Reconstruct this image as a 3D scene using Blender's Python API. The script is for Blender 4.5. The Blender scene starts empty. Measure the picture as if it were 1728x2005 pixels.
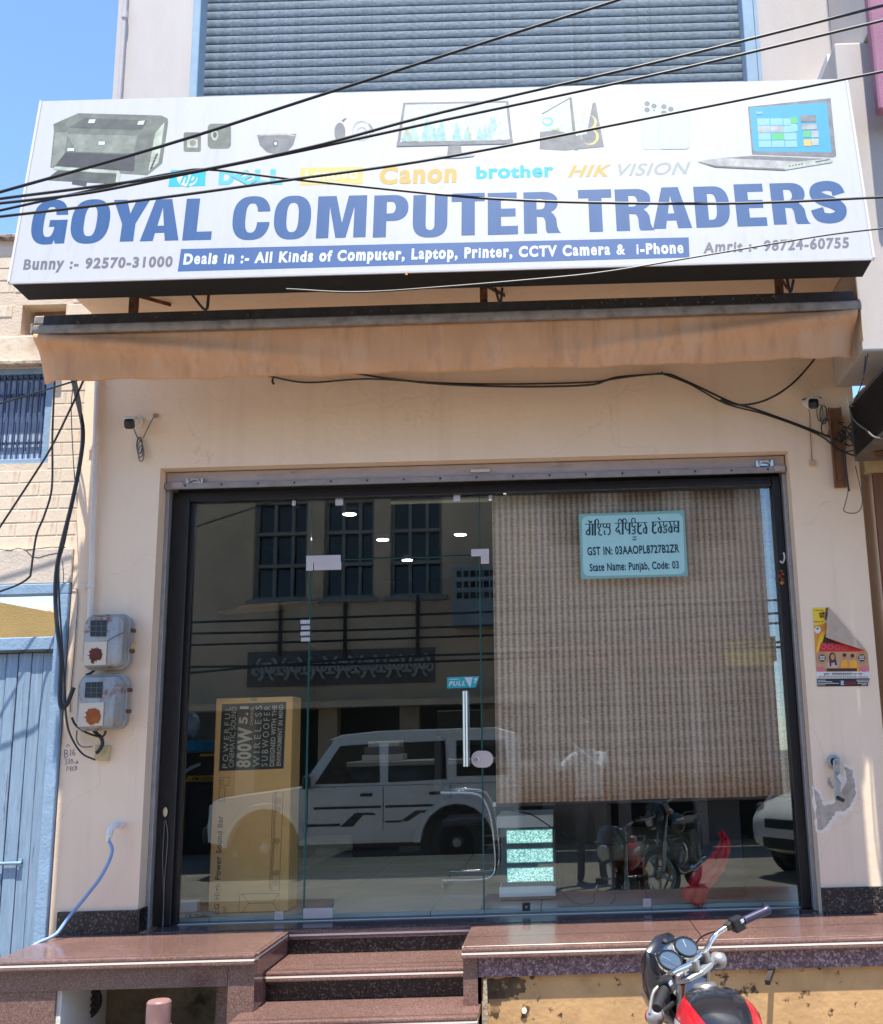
import bpy, bmesh, math, random
from mathutils import Vector, Matrix
from mathutils.geometry import tessellate_polygon
random.seed(7)
sc = bpy.context.scene
COL = sc.collection
rad = math.radians
# ------------------------------------------------------------------ camera
PX, PY, FPX = 1085.0, 963.0, 2170.0          # principal point and focal length, in photograph pixels (1728 x 2005)
PITCH, ROLL = rad(12.5), rad(1.6)
CAM = Vector((0, -6.0, 1.55))
_f = Vector((0, math.cos(PITCH), math.sin(PITCH))); _r = Vector((1, 0, 0)); _u = _r.cross(_f)
CR = _r * math.cos(ROLL) - _u * math.sin(ROLL)
CU = _r * math.sin(ROLL) + _u * math.cos(ROLL)
cam = bpy.data.cameras.new('camera'); camo = bpy.data.objects.new('camera', cam); COL.objects.link(camo)
m = Matrix((CR, CU, -_f)).transposed().to_4x4(); m.translation = CAM
camo.matrix_world = m
cam.sensor_fit = 'AUTO'; cam.sensor_width = 36.0; cam.lens = 36.0 * FPX / 2005
cam.shift_x = (864 - PX) / 2005; cam.shift_y = -(1002.5 - PY) / 2005
cam.clip_start = 0.05; cam.clip_end = 800
sc.camera = camo
# ------------------------------------------------------------------ sky, sun, exposure
SUN = Vector((0.005, -0.29, 1.0)).normalized()
w = bpy.data.worlds.new('World'); sc.world = w; w.use_nodes = True
nt = w.node_tree; nt.nodes.clear()
sky = nt.nodes.new('ShaderNodeTexSky'); sky.sky_type = 'NISHITA'; sky.sun_disc = False
sky.sun_elevation = math.asin(SUN.z); sky.sun_rotation = math.atan2(SUN.x, SUN.y)
sky.air_density = .8; sky.dust_density = .1; sky.ozone_density = 6.0; sky.altitude = 200
bg = nt.nodes.new('ShaderNodeBackground'); bg.inputs[1].default_value = 0.122
wo = nt.nodes.new('ShaderNodeOutputWorld')
nt.links.new(sky.outputs[0], bg.inputs[0]); nt.links.new(bg.outputs[0], wo.inputs[0])
sl = bpy.data.lights.new('sun', 'SUN'); sl.energy = 2.7; sl.angle = rad(0.5); sl.color = (1, .95, .86)
slo = bpy.data.objects.new('sun', sl); COL.objects.link(slo)
slo.rotation_euler = SUN.to_track_quat('Z', 'Y').to_euler()
sc.view_settings.view_transform = 'Standard'; sc.view_settings.look = 'None'
sc.view_settings.exposure = 1.78; sc.view_settings.gamma = 1.0
sc.view_settings.use_curve_mapping = False
sc.cycles.use_denoising = True
sc.cycles.max_bounces = 10; sc.cycles.transparent_max_bounces = 16
sc.cycles.sample_clamp_indirect = 6; sc.cycles.caustics_reflective = False; sc.cycles.caustics_refractive = False

# ------------------------------------------------------------------ picture-to-place helpers (real planes)
def ray(px, py): return CR * ((px - PX) / FPX) - CU * ((py - PY) / FPX) + _f
def W(px, py, Y):
    d = ray(px, py); return CAM + d * ((Y - CAM.y) / d.y)
def Zp(px, py, Z):
    d = ray(px, py); return CAM + d * ((Z - CAM.z) / d.z)
class Plane:
    def __init__(s, p, n): s.p = Vector(p); s.n = Vector(n).normalized()
    def hit(s, px, py, off=0.0):
        d = ray(px, py); q = s.p + s.n * off
        return CAM + d * ((q - CAM).dot(s.n) / d.dot(s.n))
    def at(s, px, py): return s.hit(px, py)
def wallplane(y): return Plane((0, y, 0), (0, -1, 0))
def MR(px, py, y):            # a place behind the camera seen mirrored in the glass (glass at y = 0.2)
    q = W(px, py, .4 - y); return Vector((q.x, y, q.z))

# ------------------------------------------------------------------ materials
MATS = {}
def mk(name, col, rough=.6, metal=0., var=.12, vs=6., bump=0., bs=80., col2=None, c2s=3., c2t=.6, c2w=.08, stretch=(1, 1, 1), spec=.5, coat=0., emit=0., detail=6., streak=None, cracks=None):
    if name in MATS: return MATS[name]
    M = bpy.data.materials.new(name); M.use_nodes = True; MATS[name] = M
    n = M.node_tree.nodes; L = M.node_tree.links; b = n['Principled BSDF']
    b.inputs['Roughness'].default_value = rough; b.inputs['Metallic'].default_value = metal
    b.inputs['Specular IOR Level'].default_value = spec; b.inputs['Coat Weight'].default_value = coat
    b.inputs['Coat Roughness'].default_value = .08
    tc = n.new('ShaderNodeTexCoord'); mp = n.new('ShaderNodeMapping'); L.new(tc.outputs['Object'], mp.inputs[0])
    mp.inputs['Scale'].default_value = stretch
    no = n.new('ShaderNodeTexNoise'); no.inputs['Scale'].default_value = vs; no.inputs['Detail'].default_value = detail
    no.inputs['Roughness'].default_value = .62
    L.new(mp.outputs[0], no.inputs['Vector'])
    cr = n.new('ShaderNodeValToRGB'); e = cr.color_ramp.elements
    e[0].position = .3; e[1].position = .72
    e[0].color = tuple(max(0, c * (1 - var)) for c in col) + (1,); e[1].color = tuple(min(1, c * (1 + var * .6)) for c in col) + (1,)
    L.new(no.outputs['Fac'], cr.inputs[0]); out = cr.outputs[0]
    if col2:
        n2 = n.new('ShaderNodeTexNoise'); n2.inputs['Scale'].default_value = c2s; n2.inputs['Detail'].default_value = 8; n2.inputs['Roughness'].default_value = .68
        L.new(mp.outputs[0], n2.inputs['Vector'])
        r2 = n.new('ShaderNodeValToRGB'); r2.color_ramp.elements[0].position = c2t; r2.color_ramp.elements[1].position = min(1, c2t + c2w)
        L.new(n2.outputs['Fac'], r2.inputs[0])
        mx = n.new('ShaderNodeMixRGB'); L.new(r2.outputs[0], mx.inputs[0]); L.new(out, mx.inputs[1]); mx.inputs[2].default_value = tuple(col2) + (1,)
        out = mx.outputs[0]
    def layer(out, vec_scale, scale, lo, hi, colr, amt, crack=False):
        m_ = n.new('ShaderNodeMapping'); m_.inputs['Scale'].default_value = vec_scale; L.new(tc.outputs['Object'], m_.inputs[0])
        if crack:
            nd = n.new('ShaderNodeTexNoise'); nd.inputs['Scale'].default_value = 4; nd.inputs['Detail'].default_value = 6; L.new(m_.outputs[0], nd.inputs['Vector'])
            av = n.new('ShaderNodeMixRGB'); av.blend_type = 'ADD'; av.inputs[0].default_value = .35; L.new(m_.outputs[0], av.inputs[1]); L.new(nd.outputs['Color'], av.inputs[2])
            q = n.new('ShaderNodeTexVoronoi'); q.feature = 'DISTANCE_TO_EDGE'; q.inputs['Scale'].default_value = scale; L.new(av.outputs[0], q.inputs['Vector']); val = q.outputs['Distance']
        else:
            q = n.new('ShaderNodeTexNoise'); q.inputs['Scale'].default_value = scale; q.inputs['Detail'].default_value = 7; q.inputs['Roughness'].default_value = .6; L.new(m_.outputs[0], q.inputs['Vector']); val = q.outputs['Fac']
        mr = n.new('ShaderNodeMapRange'); mr.inputs[1].default_value = lo; mr.inputs[2].default_value = hi; mr.inputs[3].default_value = amt if crack else 0; mr.inputs[4].default_value = 0 if crack else amt
        L.new(val, mr.inputs[0])
        x = n.new('ShaderNodeMixRGB'); L.new(mr.outputs[0], x.inputs[0]); L.new(out, x.inputs[1]); x.inputs[2].default_value = tuple(colr) + (1,)
        return x.outputs[0]
    if streak: out = layer(out, (streak[0], streak[0], streak[1]), 1., streak[2], streak[2] + .22, streak[3], streak[4])
    if cracks: out = layer(out, (1, 1, 1), cracks[0], 0, cracks[1], cracks[2], cracks[3], True)
    L.new(out, b.inputs['Base Color'])
    if bump:
        nb = n.new('ShaderNodeTexNoise'); nb.inputs['Scale'].default_value = bs; nb.inputs['Detail'].default_value = 5
        L.new(mp.outputs[0], nb.inputs['Vector'])
        bu = n.new('ShaderNodeBump'); bu.inputs['Strength'].default_value = bump; bu.inputs['Distance'].default_value = .01
        L.new(nb.outputs['Fac'], bu.inputs['Height']); L.new(bu.outputs[0], b.inputs['Normal'])
    if emit:
        L.new(out, b.inputs['Emission Color']); b.inputs['Emission Strength'].default_value = emit
    return M
def flat(name, col, rough=.55, **k): return mk(name, col, rough, var=k.pop('var', .05), vs=k.pop('vs', 25), **k)

def granite(name, dark, mid, light, scale=95, rough=.12):
    M = bpy.data.materials.new(name); M.use_nodes = True; n = M.node_tree.nodes; L = M.node_tree.links; b = n['Principled BSDF']
    tc = n.new('ShaderNodeTexCoord'); v = n.new('ShaderNodeTexVoronoi'); v.inputs['Scale'].default_value = scale
    no = n.new('ShaderNodeTexNoise'); no.inputs['Scale'].default_value = scale * .45; no.inputs['Detail'].default_value = 5
    L.new(tc.outputs['Object'], no.inputs['Vector'])
    ad = n.new('ShaderNodeMixRGB'); ad.blend_type = 'ADD'; ad.inputs[0].default_value = .02
    L.new(tc.outputs['Object'], ad.inputs[1]); L.new(no.outputs['Color'], ad.inputs[2]); L.new(ad.outputs[0], v.inputs['Vector'])
    sep = n.new('ShaderNodeSeparateColor'); L.new(v.outputs['Color'], sep.inputs[0])
    cr = n.new('ShaderNodeValToRGB'); e = cr.color_ramp.elements; cr.color_ramp.interpolation = 'CONSTANT'
    e[0].position = 0; e[0].color = dark + (1,); e[1].position = .42; e[1].color = mid + (1,)
    x = e.new(.8); x.color = light + (1,); x = e.new(.93); x.color = dark + (1,)
    L.new(sep.outputs[0], cr.inputs[0])
    n3 = n.new('ShaderNodeTexNoise'); n3.inputs['Scale'].default_value = 2.2; n3.inputs['Detail'].default_value = 7
    L.new(tc.outputs['Object'], n3.inputs['Vector'])
    r3 = n.new('ShaderNodeValToRGB'); r3.color_ramp.elements[0].color = (.7, .7, .7, 1); r3.color_ramp.elements[1].color = (1.12, 1.1, 1.08, 1)
    L.new(n3.outputs['Fac'], r3.inputs[0])
    mu = n.new('ShaderNodeMixRGB'); mu.blend_type = 'MULTIPLY'; mu.inputs[0].default_value = 1
    L.new(cr.outputs[0], mu.inputs[1]); L.new(r3.outputs[0], mu.inputs[2]); L.new(mu.outputs[0], b.inputs['Base Color'])
    mr = n.new('ShaderNodeMapRange'); L.new(n3.outputs['Fac'], mr.inputs[0]); mr.inputs[3].default_value = rough; mr.inputs[4].default_value = rough + .28
    L.new(mr.outputs[0], b.inputs['Roughness'])
    MATS[name] = M; return M

# ------------------------------------------------------------------ mesh builder
class MB:
    def __init__(s): s.bm = bmesh.new(); s.mi = 0
    def _f(s, vs):
        try:
            f = s.bm.faces.new(vs); f.material_index = s.mi; return f
        except ValueError: return None
    def box(s, x0, x1, y0, y1, z0, z1):
        v = [s.bm.verts.new((x, y, z)) for x in (x0, x1) for y in (y0, y1) for z in (z0, z1)]
        for q in ((0, 1, 3, 2), (4, 6, 7, 5), (0, 4, 5, 1), (2, 3, 7, 6), (0, 2, 6, 4), (1, 5, 7, 3)): s._f([v[i] for i in q])
        return s
    def cbox(s, c, size, M=None):
        M = M or Matrix.Identity(3); c = Vector(c)
        v = [s.bm.verts.new(c + M @ Vector((a * size[0] / 2, b * size[1] / 2, d * size[2] / 2))) for a in (-1, 1) for b in (-1, 1) for d in (-1, 1)]
        for q in ((0, 1, 3, 2), (4, 6, 7, 5), (0, 4, 5, 1), (2, 3, 7, 6), (0, 2, 6, 4), (1, 5, 7, 3)): s._f([v[i] for i in q])
        return s
    def bar(s, a, b, wd, th, up=(0, 0, 1)):
        a, b = Vector(a), Vector(b); d = b - a; Y = d.normalized(); X = Y.cross(Vector(up))
        if X.length < 1e-4: X = Y.cross(Vector((1, 0, 0)))
        X.normalize(); Z = X.cross(Y)
        return s.cbox((a + b) / 2, (wd, d.length, th), Matrix((X, Y, Z)).transposed())
    def quad(s, *p): s._f([s.bm.verts.new(Vector(q)) for q in p]); return s
    def prism(s, pts, vec, caps=True):
        pts = [Vector(p) for p in pts]; vec = Vector(vec)
        A = [s.bm.verts.new(p) for p in pts]; B = [s.bm.verts.new(p + vec) for p in pts]; k = len(pts)
        for i in range(k): s._f([A[i], A[(i + 1) % k], B[(i + 1) % k], B[i]])
        if caps:
            for t in tessellate_polygon([pts]):
                s._f([A[i] for i in t]); s._f([B[i] for i in reversed(t)])
        return s
    def poly(s, loops):
        loops = [[Vector(p) for p in l] for l in loops]; fl = [s.bm.verts.new(p) for l in loops for p in l]
        for t in tessellate_polygon(loops): s._f([fl[i] for i in t])
        return s
    def tube(s, pts, r, n=6, closed=False, caps=True):
        pts = [Vector(p) for p in pts]; k = len(pts); rings = []
        rs = r if isinstance(r, (list, tuple)) else [r] * k
        nrm = None
        for i, p in enumerate(pts):
            a = pts[i - 1] if (i > 0 or closed) else pts[i]; b = pts[(i + 1) % k] if (i < k - 1 or closed) else pts[i]
            t = (b - a).normalized() if (b - a).length > 1e-9 else Vector((0, 0, 1))
            if nrm is None:
                nrm = t.cross(Vector((0, 0, 1)));
                if nrm.length < 1e-3: nrm = t.cross(Vector((1, 0, 0)))
            nrm = (nrm - t * nrm.dot(t)).normalized(); bi = t.cross(nrm)
            rings.append([s.bm.verts.new(p + (nrm * math.cos(j * 2 * math.pi / n) + bi * math.sin(j * 2 * math.pi / n)) * rs[i]) for j in range(n)])
        for i in range(k if closed else k - 1):
            A, B = rings[i], rings[(i + 1) % k]
            for j in range(n): s._f([A[j], A[(j + 1) % n], B[(j + 1) % n], B[j]])
        if caps and not closed: s._f(list(reversed(rings[0]))); s._f(rings[-1])
        return s
    def cyl(s, a, b, r0, r1=None, n=16): return s.tube([a, b], [r0, r0 if r1 is None else r1], n)
    def lathe(s, prof, c, ax, n=24, cap=True):       # prof: (radius, height) pairs along axis ax from c
        c = Vector(c); ax = Vector(ax).normalized(); X = ax.orthogonal().normalized(); Y = ax.cross(X); rings = []
        for r, h in prof:
            rings.append([s.bm.verts.new(c + ax * h + (X * math.cos(j * 2 * math.pi / n) + Y * math.sin(j * 2 * math.pi / n)) * r) for j in range(n)])
        for A, B in zip(rings, rings[1:]):
            for j in range(n): s._f([A[j], A[(j + 1) % n], B[(j + 1) % n], B[j]])
        if cap: s._f(list(reversed(rings[0]))); s._f(rings[-1])
        return s
    def sphere(s, c, r, n=12, k=8):
        c = Vector(c); R = r if isinstance(r, (tuple, list, Vector)) else (r, r, r)
        rings = [[s.bm.verts.new(c + Vector((R[0] * math.sin(t) * math.cos(a), R[1] * math.sin(t) * math.sin(a), R[2] * math.cos(t)))) for a in [j * 2 * math.pi / n for j in range(n)]] for t in [math.pi * (i + .5) / k for i in range(k)]]
        for A, B in zip(rings, rings[1:]):
            for j in range(n): s._f([A[j], A[(j + 1) % n], B[(j + 1) % n], B[j]])
        s._f(rings[0]); s._f(list(reversed(rings[-1]))); return s
    def loft(s, rings, caps=True, closed=True):      # rings of equal length
        R = [[s.bm.verts.new(Vector(p)) for p in r] for r in rings]; n = len(R[0])
        for A, B in zip(R, R[1:]):
            for j in range(n if closed else n - 1): s._f([A[j], A[(j + 1) % n], B[(j + 1) % n], B[j]])
        if caps: s._f(list(reversed(R[0]))); s._f(R[-1])
        return s
    def xf(s, M):
        bmesh.ops.transform(s.bm, matrix=M, verts=s.bm.verts); return s
    def build(s, name, mat, parent=None, bevel=0., seg=1, smooth=None, label=None):
        bm = s.bm
        bmesh.ops.recalc_face_normals(bm, faces=bm.faces)
        if bevel:
            es = [e for e in bm.edges if len(e.link_faces) == 2 and e.calc_face_angle(0) > .5]
            bmesh.ops.bevel(bm, geom=es, offset=bevel, segments=seg, affect='EDGES', profile=.6, clamp_overlap=True)
        if smooth is not None:
            for f in bm.faces: f.smooth = True
            for e in bm.edges:
                if len(e.link_faces) == 2 and e.calc_face_angle(0) > smooth: e.smooth = False
        me = bpy.data.meshes.new(name); bm.to_mesh(me); bm.free()
        for mm in (mat if isinstance(mat, (list, tuple)) else [mat]): me.materials.append(mm)
        return link(name, me, parent, label)
def link(name, me, parent=None, label=None):
    o = bpy.data.objects.new(name, me); COL.objects.link(o)
    if parent is not None:
        o.parent = parent; o.matrix_parent_inverse = wm(parent).inverted()
    if label: o['label'] = label
    return o
def wm(o):
    return o.matrix_basis.copy() if o.parent is None else wm(o.parent) @ o.matrix_parent_inverse @ o.matrix_basis
def thing(name, label, cat, loc=(0, 0, 0), group=None, kind=None):
    o = bpy.data.objects.new(name, None); COL.objects.link(o); o.location = loc; o.empty_display_size = .1
    return tag(o, label, cat, group, kind)
def tag(o, label=None, cat=None, group=None, kind=None):
    if label: o['label'] = label
    if cat: o['category'] = cat
    if group: o['group'] = group
    if kind: o['kind'] = kind
    return o
def copy_tree(o, parent=None):
    c = o.copy(); COL.objects.link(c)
    if parent is not None: c.parent = parent
    for ch in list(o.children):
        copy_tree(ch, c)
    return c
def crv(pts, k=6):                        # Catmull-Rom through points
    pts = [Vector(p) for p in pts]; P = [2 * pts[0] - pts[1]] + pts + [2 * pts[-1] - pts[-2]]; out = []
    for i in range(1, len(P) - 2):
        a, b, c, d = P[i - 1:i + 3]
        for j in range(k):
            t = j / k
            out.append(.5 * ((2 * b) + (c - a) * t + (2 * a - 5 * b + 4 * c - d) * t * t + (3 * b - a - 3 * c + d) * t ** 3))
    out.append(pts[-1]); return out
def ell(cx, cy, a, b, n=20, a0=0, a1=360, e=2.):
    o = []
    for i in range(n + (0 if a1 - a0 == 360 else 1)):
        t = rad(a0 + (a1 - a0) * i / n); c, s_ = math.cos(t), math.sin(t)
        o.append((cx + a * math.copysign(abs(c) ** (2 / e), c), cy + b * math.copysign(abs(s_) ** (2 / e), s_)))
    return o
def rrect(x0, y0, x1, y1, r, n=5):
    o = []
    for cx, cy, a in ((x1 - r, y1 - r, 0), (x0 + r, y1 - r, 90), (x0 + r, y0 + r, 180), (x1 - r, y0 + r, 270)):
        o += [(cx + r * math.cos(rad(a + 90 * i / n)), cy + r * math.sin(rad(a + 90 * i / n))) for i in range(n + 1)]
    return o
# ------------------------------------------------------------------ lettering (flat print, built in mesh)
_gc = {}
def glyph(ch, off):
    k = (ch, round(off, 4))
    if k in _gc: return _gc[k]
    def mesh_of(s_):
        c = bpy.data.curves.new('t', 'FONT'); c.body = s_; c.size = 1; c.offset = off; c.resolution_u = 4
        o = bpy.data.objects.new('t', c); me = bpy.data.meshes.new_from_object(o)
        v = [(q.co.x, q.co.y) for q in me.vertices]; f = [tuple(p.vertices) for p in me.polygons]
        bpy.data.objects.remove(o); bpy.data.curves.remove(c); bpy.data.meshes.remove(me); return v, f
    if ch == ' ': r = ([], [], .3)
    else:
        v, f = mesh_of(ch); a, _ = mesh_of('H' + ch + 'H'); b, _ = mesh_of('HH')
        adv = (max(p[0] for p in a) - min(p[0] for p in a)) - (max(p[0] for p in b) - min(p[0] for p in b)); r = (v, f, adv)
    _gc[k] = r; return r
def letters(mb, s, at, off=.0, track=.02, shear=0., depth0=0.):
    """lay out s; at(u, v, d) -> 3D with u in 0..1 along the line, v in cap heights; alternate letters lie 0.15 mm apart"""
    x = 0; items = []; hv = [p[1] for p in glyph('H', off)[0]]; h0, h1 = min(hv), max(hv)
    for ch in s:
        v, f, adv = glyph(ch, min(off, .031) if ch in 'eaBR&8ij' else off); items.append((v, f, x)); x += adv + track + 1.6 * max(0, off)
    x0 = min(min(p[0] for p in v) + xx for v, f, xx in items if v); x1 = max(max(p[0] for p in v) + xx for v, f, xx in items if v)
    for i, (v, f, xx) in enumerate(items):
        if callable(mb) and s[i] != ' ': cur = mb(i)
        else: cur = mb
        if s[i] == ' ': continue
        if s[i] in 'acegmnopqrsuvwxyz': v = [(p[0], p[1] * (1.16 if p[1] > 0 else 1.)) for p in v]
        vs = [cur.bm.verts.new(at((p[0] + xx + shear * p[1] - x0) / (x1 - x0), (p[1] - h0) / (h1 - h0), depth0 + .00015 * (i % 2))) for p in v]
        for q in f: cur._f([vs[j] for j in q])
def line_at(pl, bl, br, tl, base=0.):
    """map text to the picture-measured baseline bl..br and cap top tl, on plane pl"""
    P0, P1, P2 = pl.hit(*bl), pl.hit(*br), pl.hit(*tl)
    return lambda u, v, d: P0 + (P1 - P0) * u + (P2 - P0) * v + pl.n * (d + base)
def text(name, s, pl, bl, br, tl, mat, parent, off=.0, track=.02, shear=0., base=.001, label=None):
    ws = {}                                # one part for each word
    letters(lambda i: ws.setdefault(s[:i + 1].count(' '), MB()), s, line_at(pl, bl, br, tl, base), off, track, shear)
    for b in ws.values(): o = b.build(name, mat, parent, label=label)
    return o
def art(name, pl, polys, parent, base=.0006, step=.00012, label=None):
    """flat print: polys = (material, loop or list of loops, in photograph pixels); later ones lie on top"""
    b = MB(); ms = []
    for i, (mt, lp) in enumerate(polys):
        if mt not in ms: ms.append(mt)
        b.mi = ms.index(mt)
        loops = lp if isinstance(lp[0][0], (tuple, list)) else [lp]
        b.poly([[pl.hit(x, y, base + i * step) for x, y in l] for l in loops])
    return b.build(name, ms, parent, label=label)
def stroke(pts, wd):                     # ribbon outline of a pen stroke (2D)
    pts = [Vector(p) for p in pts]; L, R = [], []
    for i, p in enumerate(pts):
        a = pts[max(0, i - 1)]; b = pts[min(len(pts) - 1, i + 1)]; t = (b - a).normalized(); nn = Vector((-t.y, t.x)) * (wd / 2)
        L.append(tuple(p + nn)); R.append(tuple(p - nn))
    return L + R[::-1]
def strokes_mesh(mb, pl, strokes, wd, base=.001, tr=lambda p: p):
    for i, st in enumerate(strokes):
        w_ = wd
        if isinstance(st, tuple): w_, st = st
        o = stroke(st, w_); k = len(o) // 2
        vs = [mb.bm.verts.new(pl.hit(*tr(p), base + .0001 * (i % 5))) for p in o]
        for j in range(k - 1): mb._f([vs[j], vs[j + 1], vs[2 * k - 2 - j], vs[2 * k - 1 - j]])
# ================================================================== materials used across the scene
M_wall = mk('cream_paint', (.89, .68, .485), .8, var=.05, vs=2.2, bump=.22, bs=22, col2=(.84, .61, .42), c2s=1.6, c2t=.52, c2w=.3, streak=(9, .5, .54, (.62, .45, .32), .28), cracks=(.8, .003, (.50, .37, .27), .28))
M_wallup = mk('upper_white_paint', (.56, .50, .45), .8, var=.06, vs=3, bump=.12, bs=45, col2=(.44, .39, .35), c2s=2.2, c2t=.66, c2w=.12, stretch=(2.5, 2.5, .6))
M_white = mk('white_plaster', (.78, .76, .73), .85, var=.06, vs=4, bump=.25, bs=50, col2=(.6, .57, .53), c2s=3, c2t=.66, c2w=.1)
M_bare = mk('bare_grey_plaster', (.50, .42, .335), .95, var=.35, vs=22, bump=.5, bs=90)
M_gran = granite('polished_red_granite', (.15, .085, .07), (.225, .13, .108), (.30, .185, .155), 240, .07)
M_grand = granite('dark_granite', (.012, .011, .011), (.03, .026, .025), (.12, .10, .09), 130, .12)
M_grant = granite('grey_purple_granite', (.06, .042, .048), (.12, .088, .095), (.19, .145, .15), 190, .07)
M_granf = granite('rough_flamed_granite', (.13, .075, .085), (.25, .155, .165), (.40, .27, .28), 110, .5)
M_groove = flat('pale_groove_filler', (.86, .74, .62), .6)
M_ochre = mk('dirty_ochre_plaster', (.57, .34, .15), .9, var=.2, vs=5, bump=.3, bs=40, col2=(.08, .045, .022), c2s=13, c2t=.595, c2w=.05, streak=(5, 3, .54, (.20, .115, .05), .6))
M_road = mk('dusty_asphalt', (.23, .20, .165), .9, var=.25, vs=1.2, bump=.4, bs=60, col2=(.29, .255, .21), c2s=.7, c2t=.52, c2w=.25)
M_black = mk('black_painted_sheet', (.007, .0065, .0065), .75, var=.3, vs=6, col2=(.018, .016, .014), c2s=5, c2t=.58, c2w=.2)
M_alu = mk('dark_aluminium', (.028, .026, .026), .38, .5, var=.2, vs=20)
M_steel = mk('brushed_steel', (.62, .62, .62), .28, 1., var=.1, vs=60, stretch=(1, 1, .05))
M_chrome = flat('chrome', (.8, .8, .8), .08, metal=1.)
M_rust = mk('rusty_steel', (.16, .07, .035), .85, .2, var=.4, vs=25, bump=.4, bs=90, col2=(.33, .14, .05), c2s=14, c2t=.5, c2w=.2)
M_dkiron = mk('dark_iron', (.05, .042, .036), .7, .3, var=.3, vs=25)
M_wire = flat('black_cable_sheath', (.012, .012, .013), .45)
M_greywire = flat('grey_cable_sheath', (.16, .155, .15), .55)
M_tanwire = flat('tan_cable_sheath', (.33, .24, .16), .6)
M_rubber = flat('black_rubber', (.016, .016, .017), .75)
M_plblk = flat('black_plastic', (.018, .018, .019), .4)
M_plwht = flat('white_plastic', (.75, .74, .70), .35)
M_blue = mk('weathered_blue_paint', (.235, .33, .43), .8, var=.22, vs=10, stretch=(7, 7, .45), bump=.4, bs=30, col2=(.10, .13, .165), c2s=9, c2t=.60, c2w=.05, streak=(30, .8, .55, (.40, .44, .46), .6))
M_blue2 = mk('faded_blue_frame_paint', (.245, .36, .48), .75, var=.15, vs=6, stretch=(2, 2, 2), bump=.3, bs=30, col2=(.10, .15, .2), c2s=7, c2t=.66, c2w=.06)

# ================================================================== ground
b = MB(); b.quad((-90, -90, 0), (90, -90, 0), (90, 90, 0), (-90, 90, 0))
tag(b.build('road', M_road), kind='structure')

# ================================================================== the shop building
XL, XR, ZT = -2.195, 1.312, 3.078            # shop opening
Z0 = .635                                    # platform level
shop = thing('shop_building', 'cream plastered shop building with wide glazed front under a white signboard', 'building', (-.4, 0, 0))
b = MB()
b.box(-2.645, XL, 0, .30, 0, 3.95); b.box(XR, 1.70, 0, .30, 0, 3.95); b.box(XL, XR, 0, .30, ZT, 3.95); b.box(XL, XR, .0, .30, 0, Z0 - .02)
b.build('facade_wall', M_wall, shop)
b = MB(); b.box(-2.58, 1.598, -.78, -.002, 3.952, 4.1); b.build('balcony_slab', M_wall, shop, bevel=.006)
b = MB()
b.box(-2.6, -2.135, 0, .3, 3.952, 7.6); b.box(1.31, 1.80, 0, .3, 3.952, 7.6); b.box(-2.135, 1.31, 0, .3, 6.9, 7.6)
b.build('upper_wall', M_wallup, shop)
b = MB(); b.box(1.60, 1.83, -.60, -.002, 3.44, 5.22); b.build('party_pier', M_wallup, shop, bevel=.012, seg=2)
b = MB(); b.box(1.762, 1.98, -.72, -.004, 5.222, 7.6); b.build('party_wall', M_wallup, shop)
b = MB(); b.box(1.605, 1.76, -.42, -.003, 5.225, 5.27); b.build('pier_ledge', M_white, shop)
# interior shell
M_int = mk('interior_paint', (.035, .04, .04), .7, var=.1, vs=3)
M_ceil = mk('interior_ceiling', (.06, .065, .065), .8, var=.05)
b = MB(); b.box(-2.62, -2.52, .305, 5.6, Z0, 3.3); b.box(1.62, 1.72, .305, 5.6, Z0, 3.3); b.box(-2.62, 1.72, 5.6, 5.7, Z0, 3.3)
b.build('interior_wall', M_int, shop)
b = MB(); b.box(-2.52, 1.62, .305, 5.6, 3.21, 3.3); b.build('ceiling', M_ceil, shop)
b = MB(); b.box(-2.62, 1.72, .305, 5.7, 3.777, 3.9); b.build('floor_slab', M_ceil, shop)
M_tile = mk('vitrified_floor_tile', (.48, .50, .44), .15, var=.1, vs=4)
k = 0; tm = None
for ix in range(7):
    for iy in range(9):
        if tm is None:
            bb = MB(); bb.box(0, .592, 0, .592, -.02, 0); tmo = bb.build('floor_tile', M_tile, shop, bevel=.002); tm = tmo.data; o = tmo
        else: o = link('floor_tile', tm, shop)
        o.location = (-2.516 + ix * .596, .31 + iy * .596, .655)
        if ix == 6: o.scale.x = .93
        if iy == 8: o.scale.y = .87
b = MB(); b.box(-2.52, 1.62, .305, 5.6, .55, .632); b.build('floor_screed', flat('tile_joint', (.12, .12, .11), .9), shop)
# plinth tiles at the foot of the piers
b = MB(); b.box(-2.60, XL - .004, -.022, -.001, Z0, .748); b.build('plinth_tile', M_grand, shop, bevel=.002)
b = MB(); b.box(XL - .003, XL + .016, -.022, .13, Z0, .750); b.build('plinth_tile', M_grand, shop, bevel=.002)
b = MB(); b.box(XR - .004, 1.72, -.022, -.001, Z0, .762); b.build('plinth_tile', M_grand, shop, bevel=.002)
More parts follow.
